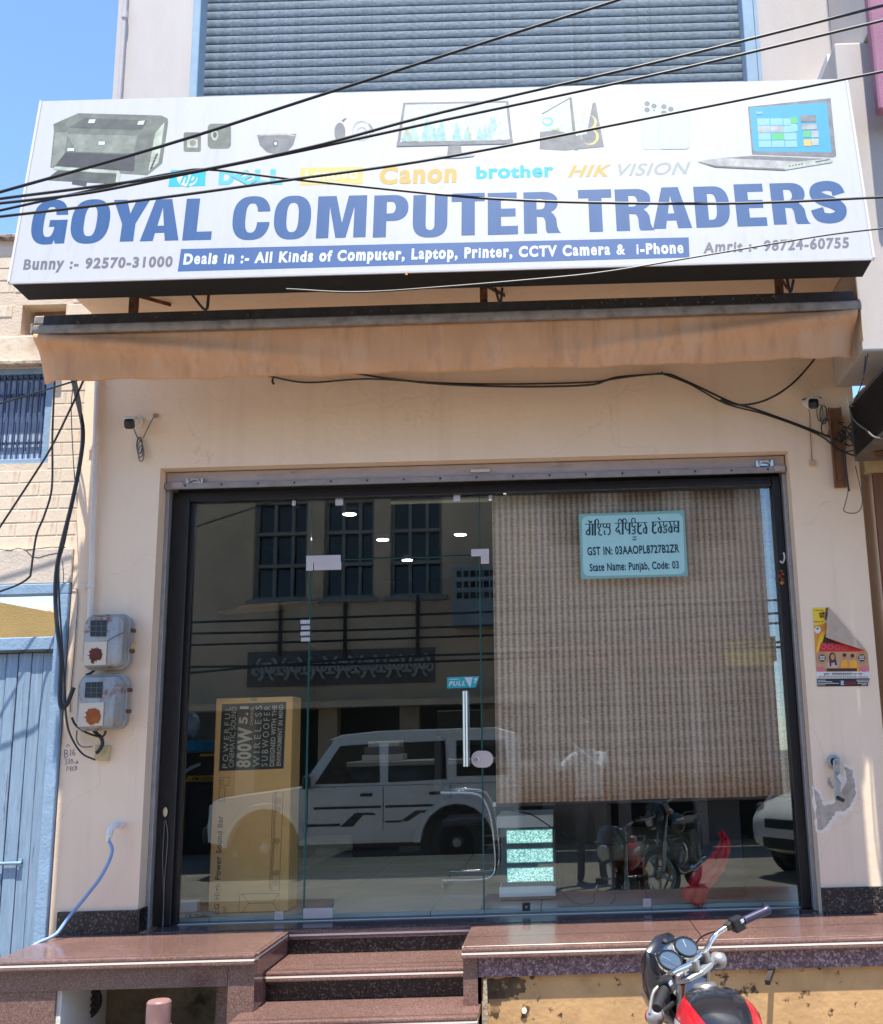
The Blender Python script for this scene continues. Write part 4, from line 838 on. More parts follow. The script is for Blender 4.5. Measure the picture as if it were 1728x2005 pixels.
t = carton('power_supply_box', 'black carton with yellow stripe on the low cabinet behind the left pane', 352, 1472, 432, 1533, .86, .2, M_psu)
t2 = wallplane(.86)
art('yellow_stripe', t2, [(M_yel2, [(368, 1519), (432, 1518), (432, 1530), (362, 1531)])], t, base=.001)
text('print_lettering', 'RM1000x', t2, (375, 1529), (416, 1528), (376, 1521), M_bk, t, off=.01, base=.002)
art('silver_band', t2, [(flat('carton_silver', (.45, .5, .52), .3), [(357, 1512), (372, 1500), (392, 1493), (392, 1499), (376, 1506), (362, 1514)])], t, base=.001)
art('yellow_tab', t2, [(M_yel2, [(392, 1476), (426, 1475), (426, 1480), (390, 1481)])], t, base=.001)
t = carton('blue_pack', 'bright blue shrink-wrapped pack on top of the black carton', 354, 1449, 414, 1472, .87, .15, mk('blue_wrap', (.01, .28, .55), .25, var=.3, vs=20))
for i in range(2): q = W(374 + i * 20, 1460, .868); MB().box(q.x - .003, q.x + .003, .866, .8695, q.z - .03, q.z + .03).build('wrap_seam', MATS['blue_wrap'], t)
b = MB(); b.sphere(W(372, 1420, 1.0), (.06, .06, .085), 12, 8); bt = b.build('plastic_bag', mk('crumpled_plastic', (.30, .33, .32), .3, var=.4, vs=12, bump=.8, bs=25)); tag(bt, 'crumpled clear plastic bag behind the blue pack', 'bag')
b = MB(); a_ = W(344, 1790, .5); b.box(a_.x, a_.x + .11, .5, .58, .657, .72); tag(b.build('foam_block', M_plwht, bevel=.006), 'small white foam block on the floor in the left corner', 'block')
rn = random.Random(3); b = MB(); q = W(392, 1797, .34)
G_ = [[b.bm.verts.new((q.x - .07 + .14 * i / 10, .30 + .09 * j / 6, .662 + .014 * abs(math.sin(i * 1.1 + j)) + rn.random() * .008)) for j in range(7)] for i in range(11)]
for i in range(10):
    for j in range(6): b._f([G_[i][j], G_[i + 1][j], G_[i + 1][j + 1], G_[i][j + 1]])
o = b.build('floor_cloth', mk('teal_duster', (.10, .30, .27), .9, var=.2), smooth=3.); o.modifiers.new('thickness', 'SOLIDIFY').thickness = .004; tag(o, 'crumpled teal cleaning cloth on the sill beside the tall carton', 'cloth')
# chrome chair
ch = thing('visitor_chair', 'chrome framed cantilever chair with black seat inside behind the door', 'chair', (-.6, 1.4, .657))
path = [(838, 1500), (862, 1552), (925, 1553), (948, 1566), (963, 1610), (970, 1690), (962, 1716), (935, 1723), (866, 1724)]
base = [W(x, y, 1.2) for x, y in path]
for yy in (1.2, 1.66):
    pts = [Vector((p.x, yy, max(p.z, .672))) for p in base[1:]]; MB().tube(crv(pts, 5), .012, 8).build('side_tube', M_chrome, ch, smooth=.8)
zfl = .672
MB().cyl((base[-1].x, 1.2, zfl), (base[-1].x, 1.66, zfl), .012, n=8).build('floor_bar', M_chrome, ch)
MB().box(base[-1].x + .0, base[3].x, 1.22, 1.64, 1.03, 1.07).build('seat', mk('black_leatherette', (.018, .018, .018), .45), ch, bevel=.012, seg=2)
MB().box(base[-1].x - .05, base[-1].x + .0, 1.22, 1.64, 1.16, 1.58).build('backrest', MATS['black_leatherette'], ch, bevel=.015, seg=2)
for i in range(4): MB().cyl((base[4].x - .06, 1.2 + .0, .80 + i * .055), (base[4].x + .10, 1.2, .80 + i * .055), .004, n=6).build('cross_rod', M_chrome, ch)
# glitter-panelled display stand
ds = thing('glitter_stand', 'white and grey stand with three sparkling teal panels behind the right pane', 'stand', (-.22, .7, .657))
Yd = .60; a, c = W(975, 1757, Yd), W(1081, 1597, Yd)
xs0, xs1 = a.x, c.x
def zrow(py): return W(1030, py, Yd).z
zt_, zb_ = zrow(1596), .662
MB().box(xs0 + .02, xs1 - .003, Yd + .012, Yd + .45, zb_, zt_ - .005).build('body', mk('grey_laminate', (.15, .16, .16), .4), ds)
MB().box(xs0, xs1 + .004, Yd, Yd + .45, zrow(1620), zt_).build('top_band', M_plwht, ds, bevel=.003)
MB().box(xs0 + .006, xs1 + .008, Yd, Yd + .45, zrow(1756), zrow(1736)).build('bottom_band', M_plwht, ds, bevel=.003)
GT = bpy.data.materials.new('glowing_teal_glitter'); GT.use_nodes = True; n = GT.node_tree.nodes; L = GT.node_tree.links; bs = n['Principled BSDF']
tc = n.new('ShaderNodeTexCoord'); vo = n.new('ShaderNodeTexVoronoi'); vo.inputs['Scale'].default_value = 190; L.new(tc.outputs['Object'], vo.inputs[0])
se = n.new('ShaderNodeSeparateColor'); L.new(vo.outputs['Color'], se.inputs[0]); cr = n.new('ShaderNodeValToRGB'); e = cr.color_ramp.elements; e[0].color = (.05, .25, .22, 1); e[1].color = (.62, .95, .90, 1); L.new(se.outputs[0], cr.inputs[0]); L.new(cr.outputs[0], bs.inputs['Base Color'])
bs.inputs['Roughness'].default_value = .3; bs.inputs['Metallic'].default_value = .2
L.new(cr.outputs[0], bs.inputs['Emission Color']); bs.inputs['Emission Strength'].default_value = .35  # slight emission added in place of the reflected sparkle; panels are no lamp
for y0_, y1_ in ((1626, 1650), (1663, 1688), (1700, 1726)):
    p_ = MB().box(xs0 + .055, xs1 - .004, Yd + .002, Yd + .0115, zrow(y1_), zrow(y0_)).build('glitter_panel', GT, ds)
    MB().box(xs0 + .050, xs1 + .001, Yd + .006, Yd + .0118, zrow(y1_) - .006, zrow(y0_) + .006).build('panel_frame', flat('panel_frame_green', (.20, .42, .38), .3), ds)
# counter, back shelves, downlights
ct = thing('counter', 'grey-brown laminate counter inside behind the right pane', 'counter', (.3, 1.0, .657))
x0_, x1_ = W(1088, 1700, .95).x, W(1200, 1700, .95).x
MB().box(x0_, x1_, .95, 2.6, .657, 1.5).build('panel', mk('greyed_wood_laminate', (.13, .105, .085), .5, var=.2, vs=4, stretch=(8, 8, .6)), ct, bevel=.003)
MB().box(x0_ - .02, x1_ + .5, .93, 2.65, 1.502, 1.54).build('worktop', M_cab, ct, bevel=.003)
bc = thing('back_desk', 'dark desk at the back of the shop behind the glass door', 'desk', (-1.0, 3.4, .657))
MB().box(-1.7, -.45, 3.3, 3.34, .657, 1.36).build('front_panel', M_cab, bc); MB().box(-1.75, -.4, 3.25, 4.0, 1.362, 1.40).build('desk_top', mk('grey_desk_top', (.25, .25, .24), .5), bc, bevel=.004)
for x in (-1.7, -.49): MB().box(x, x + .04, 3.35, 3.95, .657, 1.36).build('side_panel', M_cab, bc)
mn = thing('desk_monitor', 'dark computer monitor standing on the back desk', 'monitor', (-.8, 3.6, 1.40))
MB().box(-1.05, -.55, 3.6, 3.63, 1.50, 1.80).build('screen', M_plblk, mn, bevel=.006); MB().box(-.83, -.77, 3.632, 3.66, 1.41, 1.6).build('stem', M_plblk, mn); MB().box(-.92, -.68, 3.55, 3.75, 1.401, 1.412).build('foot', M_plblk, mn)
for i, (x, w_, z, h_, c_, lab) in enumerate(((-1.65, .34, 1.4015, .05, (.45, .45, .43), 'pale flat carton lowest in the pile on the back desk'), (-1.63, .30, 1.4535, .06, (.10, .12, .16), 'dark flat carton in the middle of the pile on the back desk'), (-1.6, .26, 1.5155, .045, (.5, .48, .44), 'pale flat carton on top of the pile on the back desk'))):
    tag(MB().box(x, x + w_, 3.4, 3.65, z, z + h_).build('flat_carton', flat('flat_carton_%d' % i, c_), bevel=.003), lab, 'box')
LE = bpy.data.materials.new('downlight_glow'); LE.use_nodes = True; n = LE.node_tree.nodes; n.clear(); o_ = n.new('ShaderNodeOutputMaterial'); em = n.new('ShaderNodeEmission'); em.inputs[0].default_value = (.85, .9, 1, 1); em.inputs[1].default_value = 14; LE.node_tree.links.new(em.outputs[0], o_.inputs[0])
for i, (px, py, lab) in enumerate(((684, 1006, 'nearest left lit ceiling downlight above the door'), (749, 1056, 'second lit ceiling downlight in the left row'), (797, 1096, 'farthest lit ceiling downlight in the left row'), (901, 1046, 'lit ceiling downlight right of the left row'))):
    q = Zp(px, py, 3.205); t = thing('downlight', lab, 'ceiling light', tuple(q), 'ceiling downlights')
    MB().lathe([(.055, 0), (.06, .004), (.06, .008), (.05, .008)], q - Vector((0, 0, .004)), (0, 0, 1), 20).build('rim', M_plwht, t)
    MB().lathe([(.046, 0), (.046, .002)], q - Vector((0, 0, .0065)), (0, 0, 1), 20).build('diffuser', LE, t)
    ld = bpy.data.lights.new('downlight_lamp', 'SPOT'); ld.energy = 5; ld.spot_size = rad(110); ld.spot_blend = .8; ld.shadow_soft_size = .05; ld.color = (.9, .95, 1)
    lo = bpy.data.objects.new('downlight_lamp', ld); COL.objects.link(lo); lo.parent = t; lo.location = (0, 0, -.02)
tag(MB().cyl((W(765, 984, .42).x, .42, W(765, 984, .42).z), (W(960, 984, .42).x, .42, W(765, 984, .42).z), .012, n=10).build('light_strip_stand_in', flat('painted_light_strip', (.55, .53, .46))), 'pale rail standing in for the reflected ceiling light strip above the door', 'rail')  # added rail, paints the reflection of a ceiling light strip
# red cloth behind the right pane
sp = [(1352, 1768), (1372, 1728), (1396, 1700), (1412, 1672), (1418, 1648), (1411, 1628)]; wd = [.085, .075, .065, .05, .035, .012]
b = MB(); c_ = crv([W(x, y, .30) for x, y in sp], 8); nn = len(c_); G_ = []
for i, p in enumerate(c_):
    t = i / (nn - 1); w_ = wd[min(int(t * 5), 4)] * (1 - (t * 5 % 1)) + wd[min(int(t * 5) + 1, 5)] * (t * 5 % 1); d_ = (c_[min(i + 1, nn - 1)] - c_[max(i - 1, 0)]).normalized(); s_ = Vector((d_.z, 0, -d_.x))
    G_.append([b.bm.verts.new(p + s_ * w_ * (j / 10 - .5) * 2 * .8 + Vector((0, .018 * math.sin(j * 1.5 + t * 5) + .01 * math.sin(j * 2.9 - t * 8), 0)) + Vector((.004 * math.sin(i * 1.3 + j), 0, 0))) for j in range(11)])
for i in range(nn - 1):
    for j in range(10): b._f([G_[i][j], G_[i + 1][j], G_[i + 1][j + 1], G_[i][j + 1]])
o = b.build('red_cloth', mk('red_fabric', (.62, .012, .02), .7, var=.15, vs=14), smooth=3.); o.modifiers.new('thickness', 'SOLIDIFY').thickness = .004
tag(o, 'bright red cloth draped behind the lower right of the right pane', 'cloth')
tag(MB().box(.75, 1.0, .46, .62, .657, 1.24).build('black_speaker_case', M_cab, bevel=.012), 'plain black case standing behind the red cloth', 'case')
tag(MB().tube(crv([W(x, y, .4) for x, y in ((1000, 1587), (1040, 1595), (1083, 1622), (1130, 1646), (1205, 1655))], 6), .0035, 5).build('loose_cable', M_wire), 'thin black cable running from the glitter stand along the blind', 'cable')
tag(MB().tube(crv([W(x, y, .4) for x, y in ((1083, 1622), (1092, 1690), (1100, 1740), (1125, 1768), (1160, 1768), (1164, 1750), (1185, 1744), (1204, 1756), (1195, 1770))], 6), .003, 5).build('floor_cable', M_wire), 'thin black cable looped on the floor beside the glitter stand', 'cable')
# hanging cord and charm on the door posts
hc = thing('hanging_cord', 'cream hook with looped cord hanging on the left frame post', 'cord', tuple(W(320, 1830, .14)))
M_crm = flat('cream_plastic', (.66, .56, .34), .5)
MB().sphere(W(323, 1590, .145), (.013, .007, .026), 10, 7).build('hook', M_crm, hc, smooth=3.)
MB().tube(crv([W(x, y, .145) for x, y in ((322, 1606), (318, 1680), (320, 1760), (317, 1815), (316, 1822))], 5), .0025, 5).build('cord', M_greywire, hc)
MB().tube(crv([W(x, y, .145) for x, y in ((324, 1606), (328, 1640), (322, 1720), (319, 1815))], 5), .0025, 5).build('cord', M_greywire, hc)
MB().sphere(W(318, 1826, .14), (.013, .008, .022), 8, 6).build('bead', M_crm, hc, smooth=3.)
gh = thing('door_charm', 'dried lemon and chilli charm hanging on the right frame post', 'charm', tuple(W(1531, 1150, .14)))
MB().tube([W(1532, 1085, .15), W(1530, 1140, .15)], .002, 5).build('string', M_wire, gh)
MB().tube(crv([W(x, y, .148) for x, y in ((1534, 1082), (1536, 1092), (1532, 1102), (1527, 1098))], 4), .005, 6).build('hook', M_plwht, gh)
for i, (dx, dy) in enumerate(((0, 1118), (3, 1124), (-3, 1128), (2, 1134))): MB().sphere(W(1530 + dx, dy, .146), (.012, .008, .009), 8, 6).build('chilli', (mk('dried_chilli', (.25, .06, .02), .6)), gh, smooth=3.)
MB().sphere(W(1531, 1141, .145), .012, 10, 8).build('lemon', mk('dried_lemon', (.50, .20, .04), .6), gh, smooth=3.)
# ================================================================== on the facade
def wirepts(pts, Y, k=6): return crv([W(x, y, Y) for x, y in pts], k)
def wire(name, label, pts, Y, r, mat=None, parent=None, cat='cable', group=None):
    o = MB().tube(wirepts(pts, Y), r, 6).build(name, mat or M_wire, parent, smooth=1.)
    return tag(o, label, cat, group) if parent is None else o
# security cameras
def cctv(cx, cy, label, facing):
    q = W(cx, cy, -.10); t = thing('security_camera', label, 'camera', (q.x, 0, q.z), 'wall cameras')
    d = Vector(facing).normalized()
    base = Vector((q.x + .0, -.002, q.z + .035))
    MB().lathe([(.032, 0), (.032, .012), (.022, .022)], base, (0, -1, 0), 20).build('base', M_plwht, t, smooth=.6)
    MB().tube(crv([base + Vector((0, -.02, 0)), base + Vector((0, -.04, -.005)), q - d * .02], 5), .011, 10).build('arm', M_plwht, t, smooth=.8)
    X = d.cross(Vector((0, 0, 1))).normalized(); Yv = X.cross(d)
    def ring(h, r): return [q + d * h + X * x + Yv * y for x, y in rrect(-r, -r, r, r, r * .55, 4)]
    MB().loft([ring(-.05, .024), ring(-.045, .030), ring(.03, .031), ring(.036, .029)]).build('body', M_plwht, t, smooth=.7)
    MB().loft([ring(.0362, .0285), ring(.042, .0275), ring(.043, .024)]).build('front', flat('black_glass', (.008, .008, .009), .12), t, smooth=.7)
    MB().lathe([(.012, 0), (.012, .003), (.008, .004)], q + d * .0432, d, 16).build('lens', M_plblk, t)
    MB().loft([[q + d * h + X * x + Yv * .033 for x in (-.028, .028)] + [q + d * h + X * x + Yv * .036 for x in (.03, -.03)] for h in (-.03, .055)]).build('sun_hood', M_plwht, t)
    return t, q
tc1, q1 = cctv(257, 828, 'small white security camera on the wall left of the shop opening', (.05, -.75, -.35))
MB().tube(wirepts([(262, 840), (268, 855), (277, 866)], -.02, 4), .004, 5).build('lead', M_greywire, tc1)
for k_ in range(3): MB().tube([W(x, y, -.02 - .004 * k_) for x, y in ell(276 + k_ * 1.5 - 3, 872 + k_ * 8, 5.5, 16, 14)], .0035, 5, closed=True).build('coiled_lead', M_greywire if k_ else M_dkiron, tc1)
MB().tube(wirepts([(280, 858), (292, 832), (302, 815)], -.02, 4), .0035, 5).build('lead', M_greywire, tc1)
MB().cyl(W(304, 814, -.014), W(304, 814, 0), .014, n=10).build('wall_plug', mk('stained_plaster', (.42, .30, .2), .9), tc1)
tc2, q2 = cctv(1590, 790, 'small white security camera on the wall right of the shop opening', (-.05, -.8, -.28))
MB().tube(wirepts([(1570, 783), (1585, 779), (1600, 777), (1608, 780)], -.03, 4), .004, 5).build('lead', M_dkiron, tc2)
for k_, (cx_, cy_, rx, ry) in enumerate(((1605, 808, 6, 16), (1612, 812, 7, 18), (1616, 836, 8, 18), (1618, 838, 10, 17))): MB().tube([W(x, y, -.022 - .003 * k_) for x, y in ell(cx_, cy_, rx, ry, 16)], .0035, 5, closed=True).build('coiled_lead', M_dkiron if k_ % 2 else M_greywire, tc2)
MB().tube(wirepts([(1574, 790), (1584, 805), (1586, 840), (1589, 900)], -.01, 4), .003, 5).build('lead', M_tanwire, tc2)
MB().cbox(W(1590, 907, -.012), (.03, .022, .03)).build('junction_block', mk('yellowed_plastic', (.55, .40, .22), .5), tc2, bevel=.003)
# electricity meters
M_met = mk('grey_meter_enamel', (.37, .37, .35), .55, .1, var=.15, vs=8, col2=(.24, .10, .04), c2s=11, c2t=.585, c2w=.07, streak=(26, 3, .49, (.20, .15, .11), .7))
M_mwin = flat('meter_window', (.03, .04, .05), .12)
M_mpl = mk('cream_meter_plate', (.62, .52, .40), .7, var=.08, col2=(.30, .09, .03), c2s=14, c2t=.7, c2w=.05)
def meter(label, quad, win, plate_, blot, blotcol):
    xs_ = [p[0] for p in quad]; ys = [p[1] for p in quad]
    c = W(sum(xs_) / 4, max(ys), -.10); t = thing('electricity_meter', label, 'meter box', (c.x, 0, c.z), 'meter boxes')
    def ring(grow, y):
        a, d_ = W(min(xs_), max(ys), -.14), W(max(xs_), min(ys), -.14); a.x += .012; d_.x -= .012
        return [Vector((p[0], y, p[1])) for p in rrect(a.x - grow, a.z - grow, d_.x + grow, d_.z + grow, .05, 5)]
    MB().loft([ring(.004, -.012), ring(.004, -.072)]).build('back_case', M_met, t, bevel=.003)
    MB().loft([ring(.010, -.0725), ring(.010, -.086)]).build('flange', M_met, t, bevel=.002)
    MB().loft([ring(.0, -.0865), ring(-.002, -.125), ring(-.012, -.140)]).build('front_case', M_met, t, smooth=.9)
    fp = wallplane(-.140)
    MB().prism([fp.hit(x, y, .004) for x, y in win], (0, .003, 0)).build('window', M_mwin, t)
    x0_, x1_ = win[0][0], win[1][0]; y0_, y1_ = win[0][1], win[2][1]
    bb = MB()
    for i in (1, 2): bb.prism([fp.hit(x, y, .005) for x, y in ((x0_ + (x1_ - x0_) * i / 3 - .4, y0_), (x0_ + (x1_ - x0_) * i / 3 + .4, y0_), (x0_ + (x1_ - x0_) * i / 3 - .2, y1_), (x0_ + (x1_ - x0_) * i / 3 - 1, y1_))], (0, .0008, 0)); bb.prism([fp.hit(x, y, .0052) for x, y in ((x0_, y0_ + (y1_ - y0_) * i / 3), (x1_, y0_ + (y1_ - y0_) * i / 3), (x1_, y0_ + (y1_ - y0_) * i / 3 + .8), (x0_, y0_ + (y1_ - y0_) * i / 3 + .8))], (0, .0008, 0))
    bb.build('window_grid', flat('grid_grey', (.13, .15, .16)), t)
    pl2 = MB().prism([fp.hit(x, y, .006) for x, y in plate_], (0, .0055, 0)).build('cover_plate', M_mpl, t, bevel=.001)
    art('rust_blot', wallplane(-.146), [(blotcol, jag(blot, 2.6, 31, 4)), (blotcol, jag([(blot[0][0] - 24, blot[0][1] + 8), (blot[0][0] - 18, blot[0][1] + 10), (blot[0][0] - 19, blot[0][1] + 19), (blot[0][0] - 25, blot[0][1] + 17)], 1.6, 33, 3))], t, base=.0012)
    r_ = ring(.012, -.05); xr = max(p.x for p in r_); zc = sum(p.z for p in r_) / len(r_)
    for dz in (.06, -.05): MB().cbox((xr, -.06, zc + dz), (.018, .05, .02)).build('latch', M_rust, t, bevel=.003)
    return t, xr, zc
M_bl1 = mk('dark_red_rust', (.13, .03, .02), .9, var=.3, vs=30); M_bl2 = mk('orange_rust', (.33, .09, .02), .9, var=.4, vs=25)
m1, xr1, zc1 = meter('upper grey meter box with dark red rust blot on its plate', [(152, 1203), (250, 1203), (250, 1308), (152, 1308)], [(177, 1215), (209, 1214), (207, 1246), (176, 1246)], [(165, 1257), (209, 1256), (206, 1302), (162, 1303)], ell(187, 1281, 15, 13, 12), M_bl1)
m2, xr2, zc2 = meter('lower grey meter box with orange rusted plate', [(140, 1321), (243, 1321), (243, 1428), (140, 1428)], [(167, 1336), (200, 1335), (198, 1366), (165, 1366)], [(155, 1377), (203, 1375), (200, 1421), (151, 1423)], ell(182, 1402, 17, 16, 12), M_bl2)
b = MB()
for k_ in range(6): b.tube(crv([Vector((xr1 + .012, -.075 - .004 * k_, zc1 + .01 - .006 * k_)), Vector((xr1 + .02 + .003 * k_, -.088, zc1 - .01)), Vector((xr1 + .008, -.09, zc1 - .02 - .004 * k_))], 3), .0025, 5)
b.build('wire_seal', flat('brassy_wire', (.55, .38, .12), .5), m1)
MB().tube(wirepts([(209, 1256), (225, 1246), (243, 1238)], -.148, 4), .0018, 5).build('seal_wire', M_wire, m1)
sw = thing('switch_box', 'yellowed square switch plate tilted below the lower meter box', 'switch', tuple(W(195, 1480, -.02)))
MB().prism([W(x, y, -.03) for x, y in ((186, 1458), (214, 1461), (210, 1491), (183, 1487))], (0, .03, 0)).build('plate', mk('yellowed_switch_plastic', (.56, .44, .22), .5), sw, bevel=.003)
MB().prism([W(x, y, -.034) for x, y in ((189, 1466), (203, 1467), (201, 1481), (187, 1479))], (0, .0035, 0)).build('rocker', MATS['yellowed_switch_plastic'], sw, bevel=.0015)
# meter cables
MC = 'cables around the meter boxes'
wire('thick_supply_cable', 'thick black supply cable falling beside the blue door to the lower meter', [(140, 735), (150, 780), (162, 843), (156, 907), (140, 987), (120, 1067), (110, 1120), (108, 1180), (113, 1240), (119, 1290), (117, 1345), (117, 1375), (122, 1387), (132, 1376), (144, 1346)], -.16, .011)
wire('supply_cable', 'slim black cable running beside the thick one past the meters to the switch plate', [(146, 735), (158, 800), (158, 880), (146, 960), (126, 1060), (114, 1110), (116, 1180), (121, 1260), (126, 1340), (130, 1410), (140, 1445), (160, 1475), (186, 1488)], -.14, .005)
wire('crossing_cable', 'black cable sagging from the awning down across the brick wall to the left', [(166, 738), (140, 795), (102, 872), (67, 929), (0, 1031), (-40, 1090)], -.25, .0055)
wire('left_drop_cable', 'black cable hanging straight past the barred window and curling left above the door', [(107, 740), (104, 800), (102, 859), (101, 955), (86, 1010), (72, 1044), (64, 1090), (60, 1120), (56, 1131), (30, 1147), (-30, 1168)], -.22, .0055)
wire('thin_span_cable', 'thin black cable crossing the barred window toward the awning', [(160, 742), (100, 760), (0, 790), (-60, 806)], -.28, .005)
wire('thin_drop_cable', 'hair-thin dark cable hanging between the two thick ones left of the pier', [(142, 760), (139, 800), (142, 880), (146, 940)], -.15, .0025)
wire('bell_wire', 'thin dark wire clipped down the pier edge beside the blue door', [(139, 1152), (150, 1155), (152, 1180), (148, 1235), (143, 1300), (138, 1355), (137, 1395)], -.006, .0022, M_greywire)
b = MB(); b.tube(wirepts([(182, 1428), (190, 1438), (198, 1445), (200, 1458), (193, 1470), (188, 1474)], -.06, 4), .010, 8)
tag(b.build('meter_tail_cable', M_dkiron, smooth=.9), 'thick dark cable tail bent down from the lower meter to the switch plate', 'cable')
tag(MB().tube(wirepts([(207, 1428), (203, 1440), (192, 1442), (168, 1434), (148, 1420), (140, 1405)], -.07, 4), .006, 6).build('meter_loop_cable', M_wire, smooth=.9), 'black cable looping under the lower meter box', 'cable')
tag(MB().tube(wirepts([(150, 1430), (150, 1450), (160, 1462), (180, 1462)], -.03, 4), .004, 6).build('meter_grey_cable', M_greywire, smooth=.9), 'thin grey cable curving from the lower meter to the switch plate', 'cable')
tag(MB().tube(wirepts([(192, 1303), (180, 1316), (168, 1322)], -.07, 4), .007, 6).build('meter_link_cable', M_wire, smooth=.9), 'short black cable linking the two meter boxes', 'cable')
# water elbow and blue hose
wp = thing('water_outlet', 'white pipe elbow sticking out of the left pier', 'pipe', tuple(W(232, 1620, -.0)))
e0 = W(238, 1615, 0); 
MB().tube(crv([e0, e0 + Vector((-.012, -.05, .004)), e0 + Vector((-.028, -.075, -.02)), e0 + Vector((-.032, -.078, -.055))], 6), .017, 12).build('elbow', M_plwht, wp, smooth=.8)
MB().cyl(e0 + Vector((-.032, -.078, -.05)), e0 + Vector((-.036, -.079, -.075)), .012, .010, 12).build('nozzle', M_steel, wp)
h0 = e0 + Vector((-.035, -.079, -.065))
hp_ = [h0] + [W(x, y, Y) for x, y, Y in ((219, 1668, -.08), (200, 1712, -.085), (168, 1755, -.09), (135, 1795, -.11), (114, 1824, -.15))] + [Vector((W(104, 1840, -.16).x - .0, -.18, Z0 + .02)), Vector((-2.63, -.26, .60)), Vector((-2.66, -.30, .4)), Vector((-2.67, -.32, .02))]
tag(MB().tube(crv(hp_, 6), .0085, 10).build('blue_hose', mk('pale_blue_hose', (.22, .35, .62), .4, var=.08), smooth=.9), 'pale blue water hose curving from the elbow down over the platform edge', 'hose')
# shutter crank
ck = thing('shutter_crank', 'steel shutter crank handle hanging on the right pier over bare plaster', 'crank', tuple(W(1636, 1495, 0)))
c0 = W(1632, 1491, -.0)
MB().lathe([(.034, 0), (.034, .02), (.027, .024), (.027, .03)], c0, (0, -1, 0), 20).build('rosette', mk('grey_cast_metal', (.40, .40, .39), .4, .6), ck, smooth=.6)
MB().lathe([(.02, 0), (.02, .034)], c0 + Vector((-.004, 0, 0)), (0, -1, 0), 16).build('socket', M_plblk, ck)
MB().prism([W(x, y, -.05) for x, y in [(1631, 1490), (1634, 1485), (1640, 1484), (1645, 1487), (1646, 1530), (1645, 1566), (1640, 1570), (1635, 1566)]], (0, .012, 0)).build('arm', MATS['grey_cast_metal'], ck, bevel=.002)
MB().cyl(W(1638, 1493, -.05), W(1638, 1493, -.058), .009, n=6).build('bolt', M_steel, ck); MB().cyl(W(1638, 1513, -.05), W(1638, 1513, -.058), .006, n=6).build('bolt', M_steel, ck)
MB().cyl(W(1640, 1562, -.05), W(1650, 1567, -.12), .010, n=10).build('grip', M_dkiron, ck, smooth=.8)
MB().prism([W(x, y, -.06) for x, y in ((1637, 1520), (1643, 1514), (1658, 1532), (1650, 1538))], (0, .008, 0)).build('hasp', M_fit, ck, bevel=.001)
# poster with its corner folded down
ps = thing('peeling_poster', 'orange festival poster with folded-down corner pasted on the right pier', 'poster', tuple(W(1650, 1345, -.0)))
ZQ = lambda x, y: (1580 + x / 11.79, 1180 + y / 11.79)
def zq(l): return [ZQ(*p) for p in l]
PC = {k_: flat('poster_' + k_, c_, .55) for k_, c_ in dict(white=(.72, .68, .62), yellow=(.85, .56, .02), orange=(.72, .27, .03), red=(.55, .02, .02), dark=(.06, .02, .012), brown=(.26, .09, .035), skin=(.52, .24, .12), saffron=(.85, .36, .02), pink=(.65, .16, .22), black=(.015, .015, .016), back=(.52, .40, .29), blue=(.02, .14, .42), tan=(.55, .30, .14), lilac=(.55, .38, .33)).items()}
WP2 = wallplane(0)
MB().prism([WP2.hit(*ZQ(*p), .0022) for p in ((110, 115), (490, 100), (1370, 1110), (1420, 1150), (1440, 1600), (1448, 1745), (1405, 1930), (225, 1945), (200, 1200))], (0, .0015, 0)).build('sheet', PC['white'], ps)
P_ = [(PC['orange'], zq([(150, 480), (470, 470), (430, 800), (1340, 1090), (1400, 1150), (1438, 1588), (215, 1595), (185, 1150)])), (PC['yellow'], zq([(118, 118), (425, 118), (400, 420), (430, 470), (160, 540)])), (PC['brown'], zq([(425, 118), (490, 108), (440, 420), (400, 400)])),
 (PC['yellow'], zq([(215, 1130), (280, 800), (330, 700), (400, 640), (430, 800), (350, 900), (290, 1130)])), (PC['tan'], zq([(190, 1140), (1400, 1150), (1425, 1480), (210, 1480)])), (PC['red'], zq([(300, 960), (430, 800), (880, 960), (1340, 1090), (1200, 1130), (260, 1130)])), (PC['dark'], zq([(345, 930), (420, 690), (430, 800), (800, 960), (560, 940)])),
 (PC['white'], zq(ell(240, 630, 75, 78, 22))), (PC['dark'], zq(ell(238, 600, 25, 22, 12)))]
for i in range(5): P_ += [(PC['pink'], zq(ell(370 + i * 165, 1010 + i * 12, 62, 62 - i * 6, 18))), (PC['red'], zq(ell(370 + i * 165, 1010 + i * 12, 52, 52 - i * 6, 18)))] if i < 4 else []
for cx_, cy_ in ((345, 1280), (1260, 1275)):
    P_.append((PC['dark'], zq(ell(cx_, cy_, 85, 90, 22))))
    for k_ in range(20):
        t = k_ * math.pi / 10; P_.append((PC['dark'], zq([(cx_ + math.cos(t - .06) * 115, cy_ + math.sin(t - .06) * 118), (cx_ + math.cos(t + .06) * 115, cy_ + math.sin(t + .06) * 118), (cx_ + math.cos(t) * 142, cy_ + math.sin(t) * 145)])))
    for k_ in range(3): P_.append((PC['white'], zq([(cx_ - 60, cy_ - 50 + k_ * 38), (cx_ + 60, cy_ - 50 + k_ * 38), (cx_ + 60, cy_ - 32 + k_ * 38), (cx_ - 60, cy_ - 32 + k_ * 38)])))
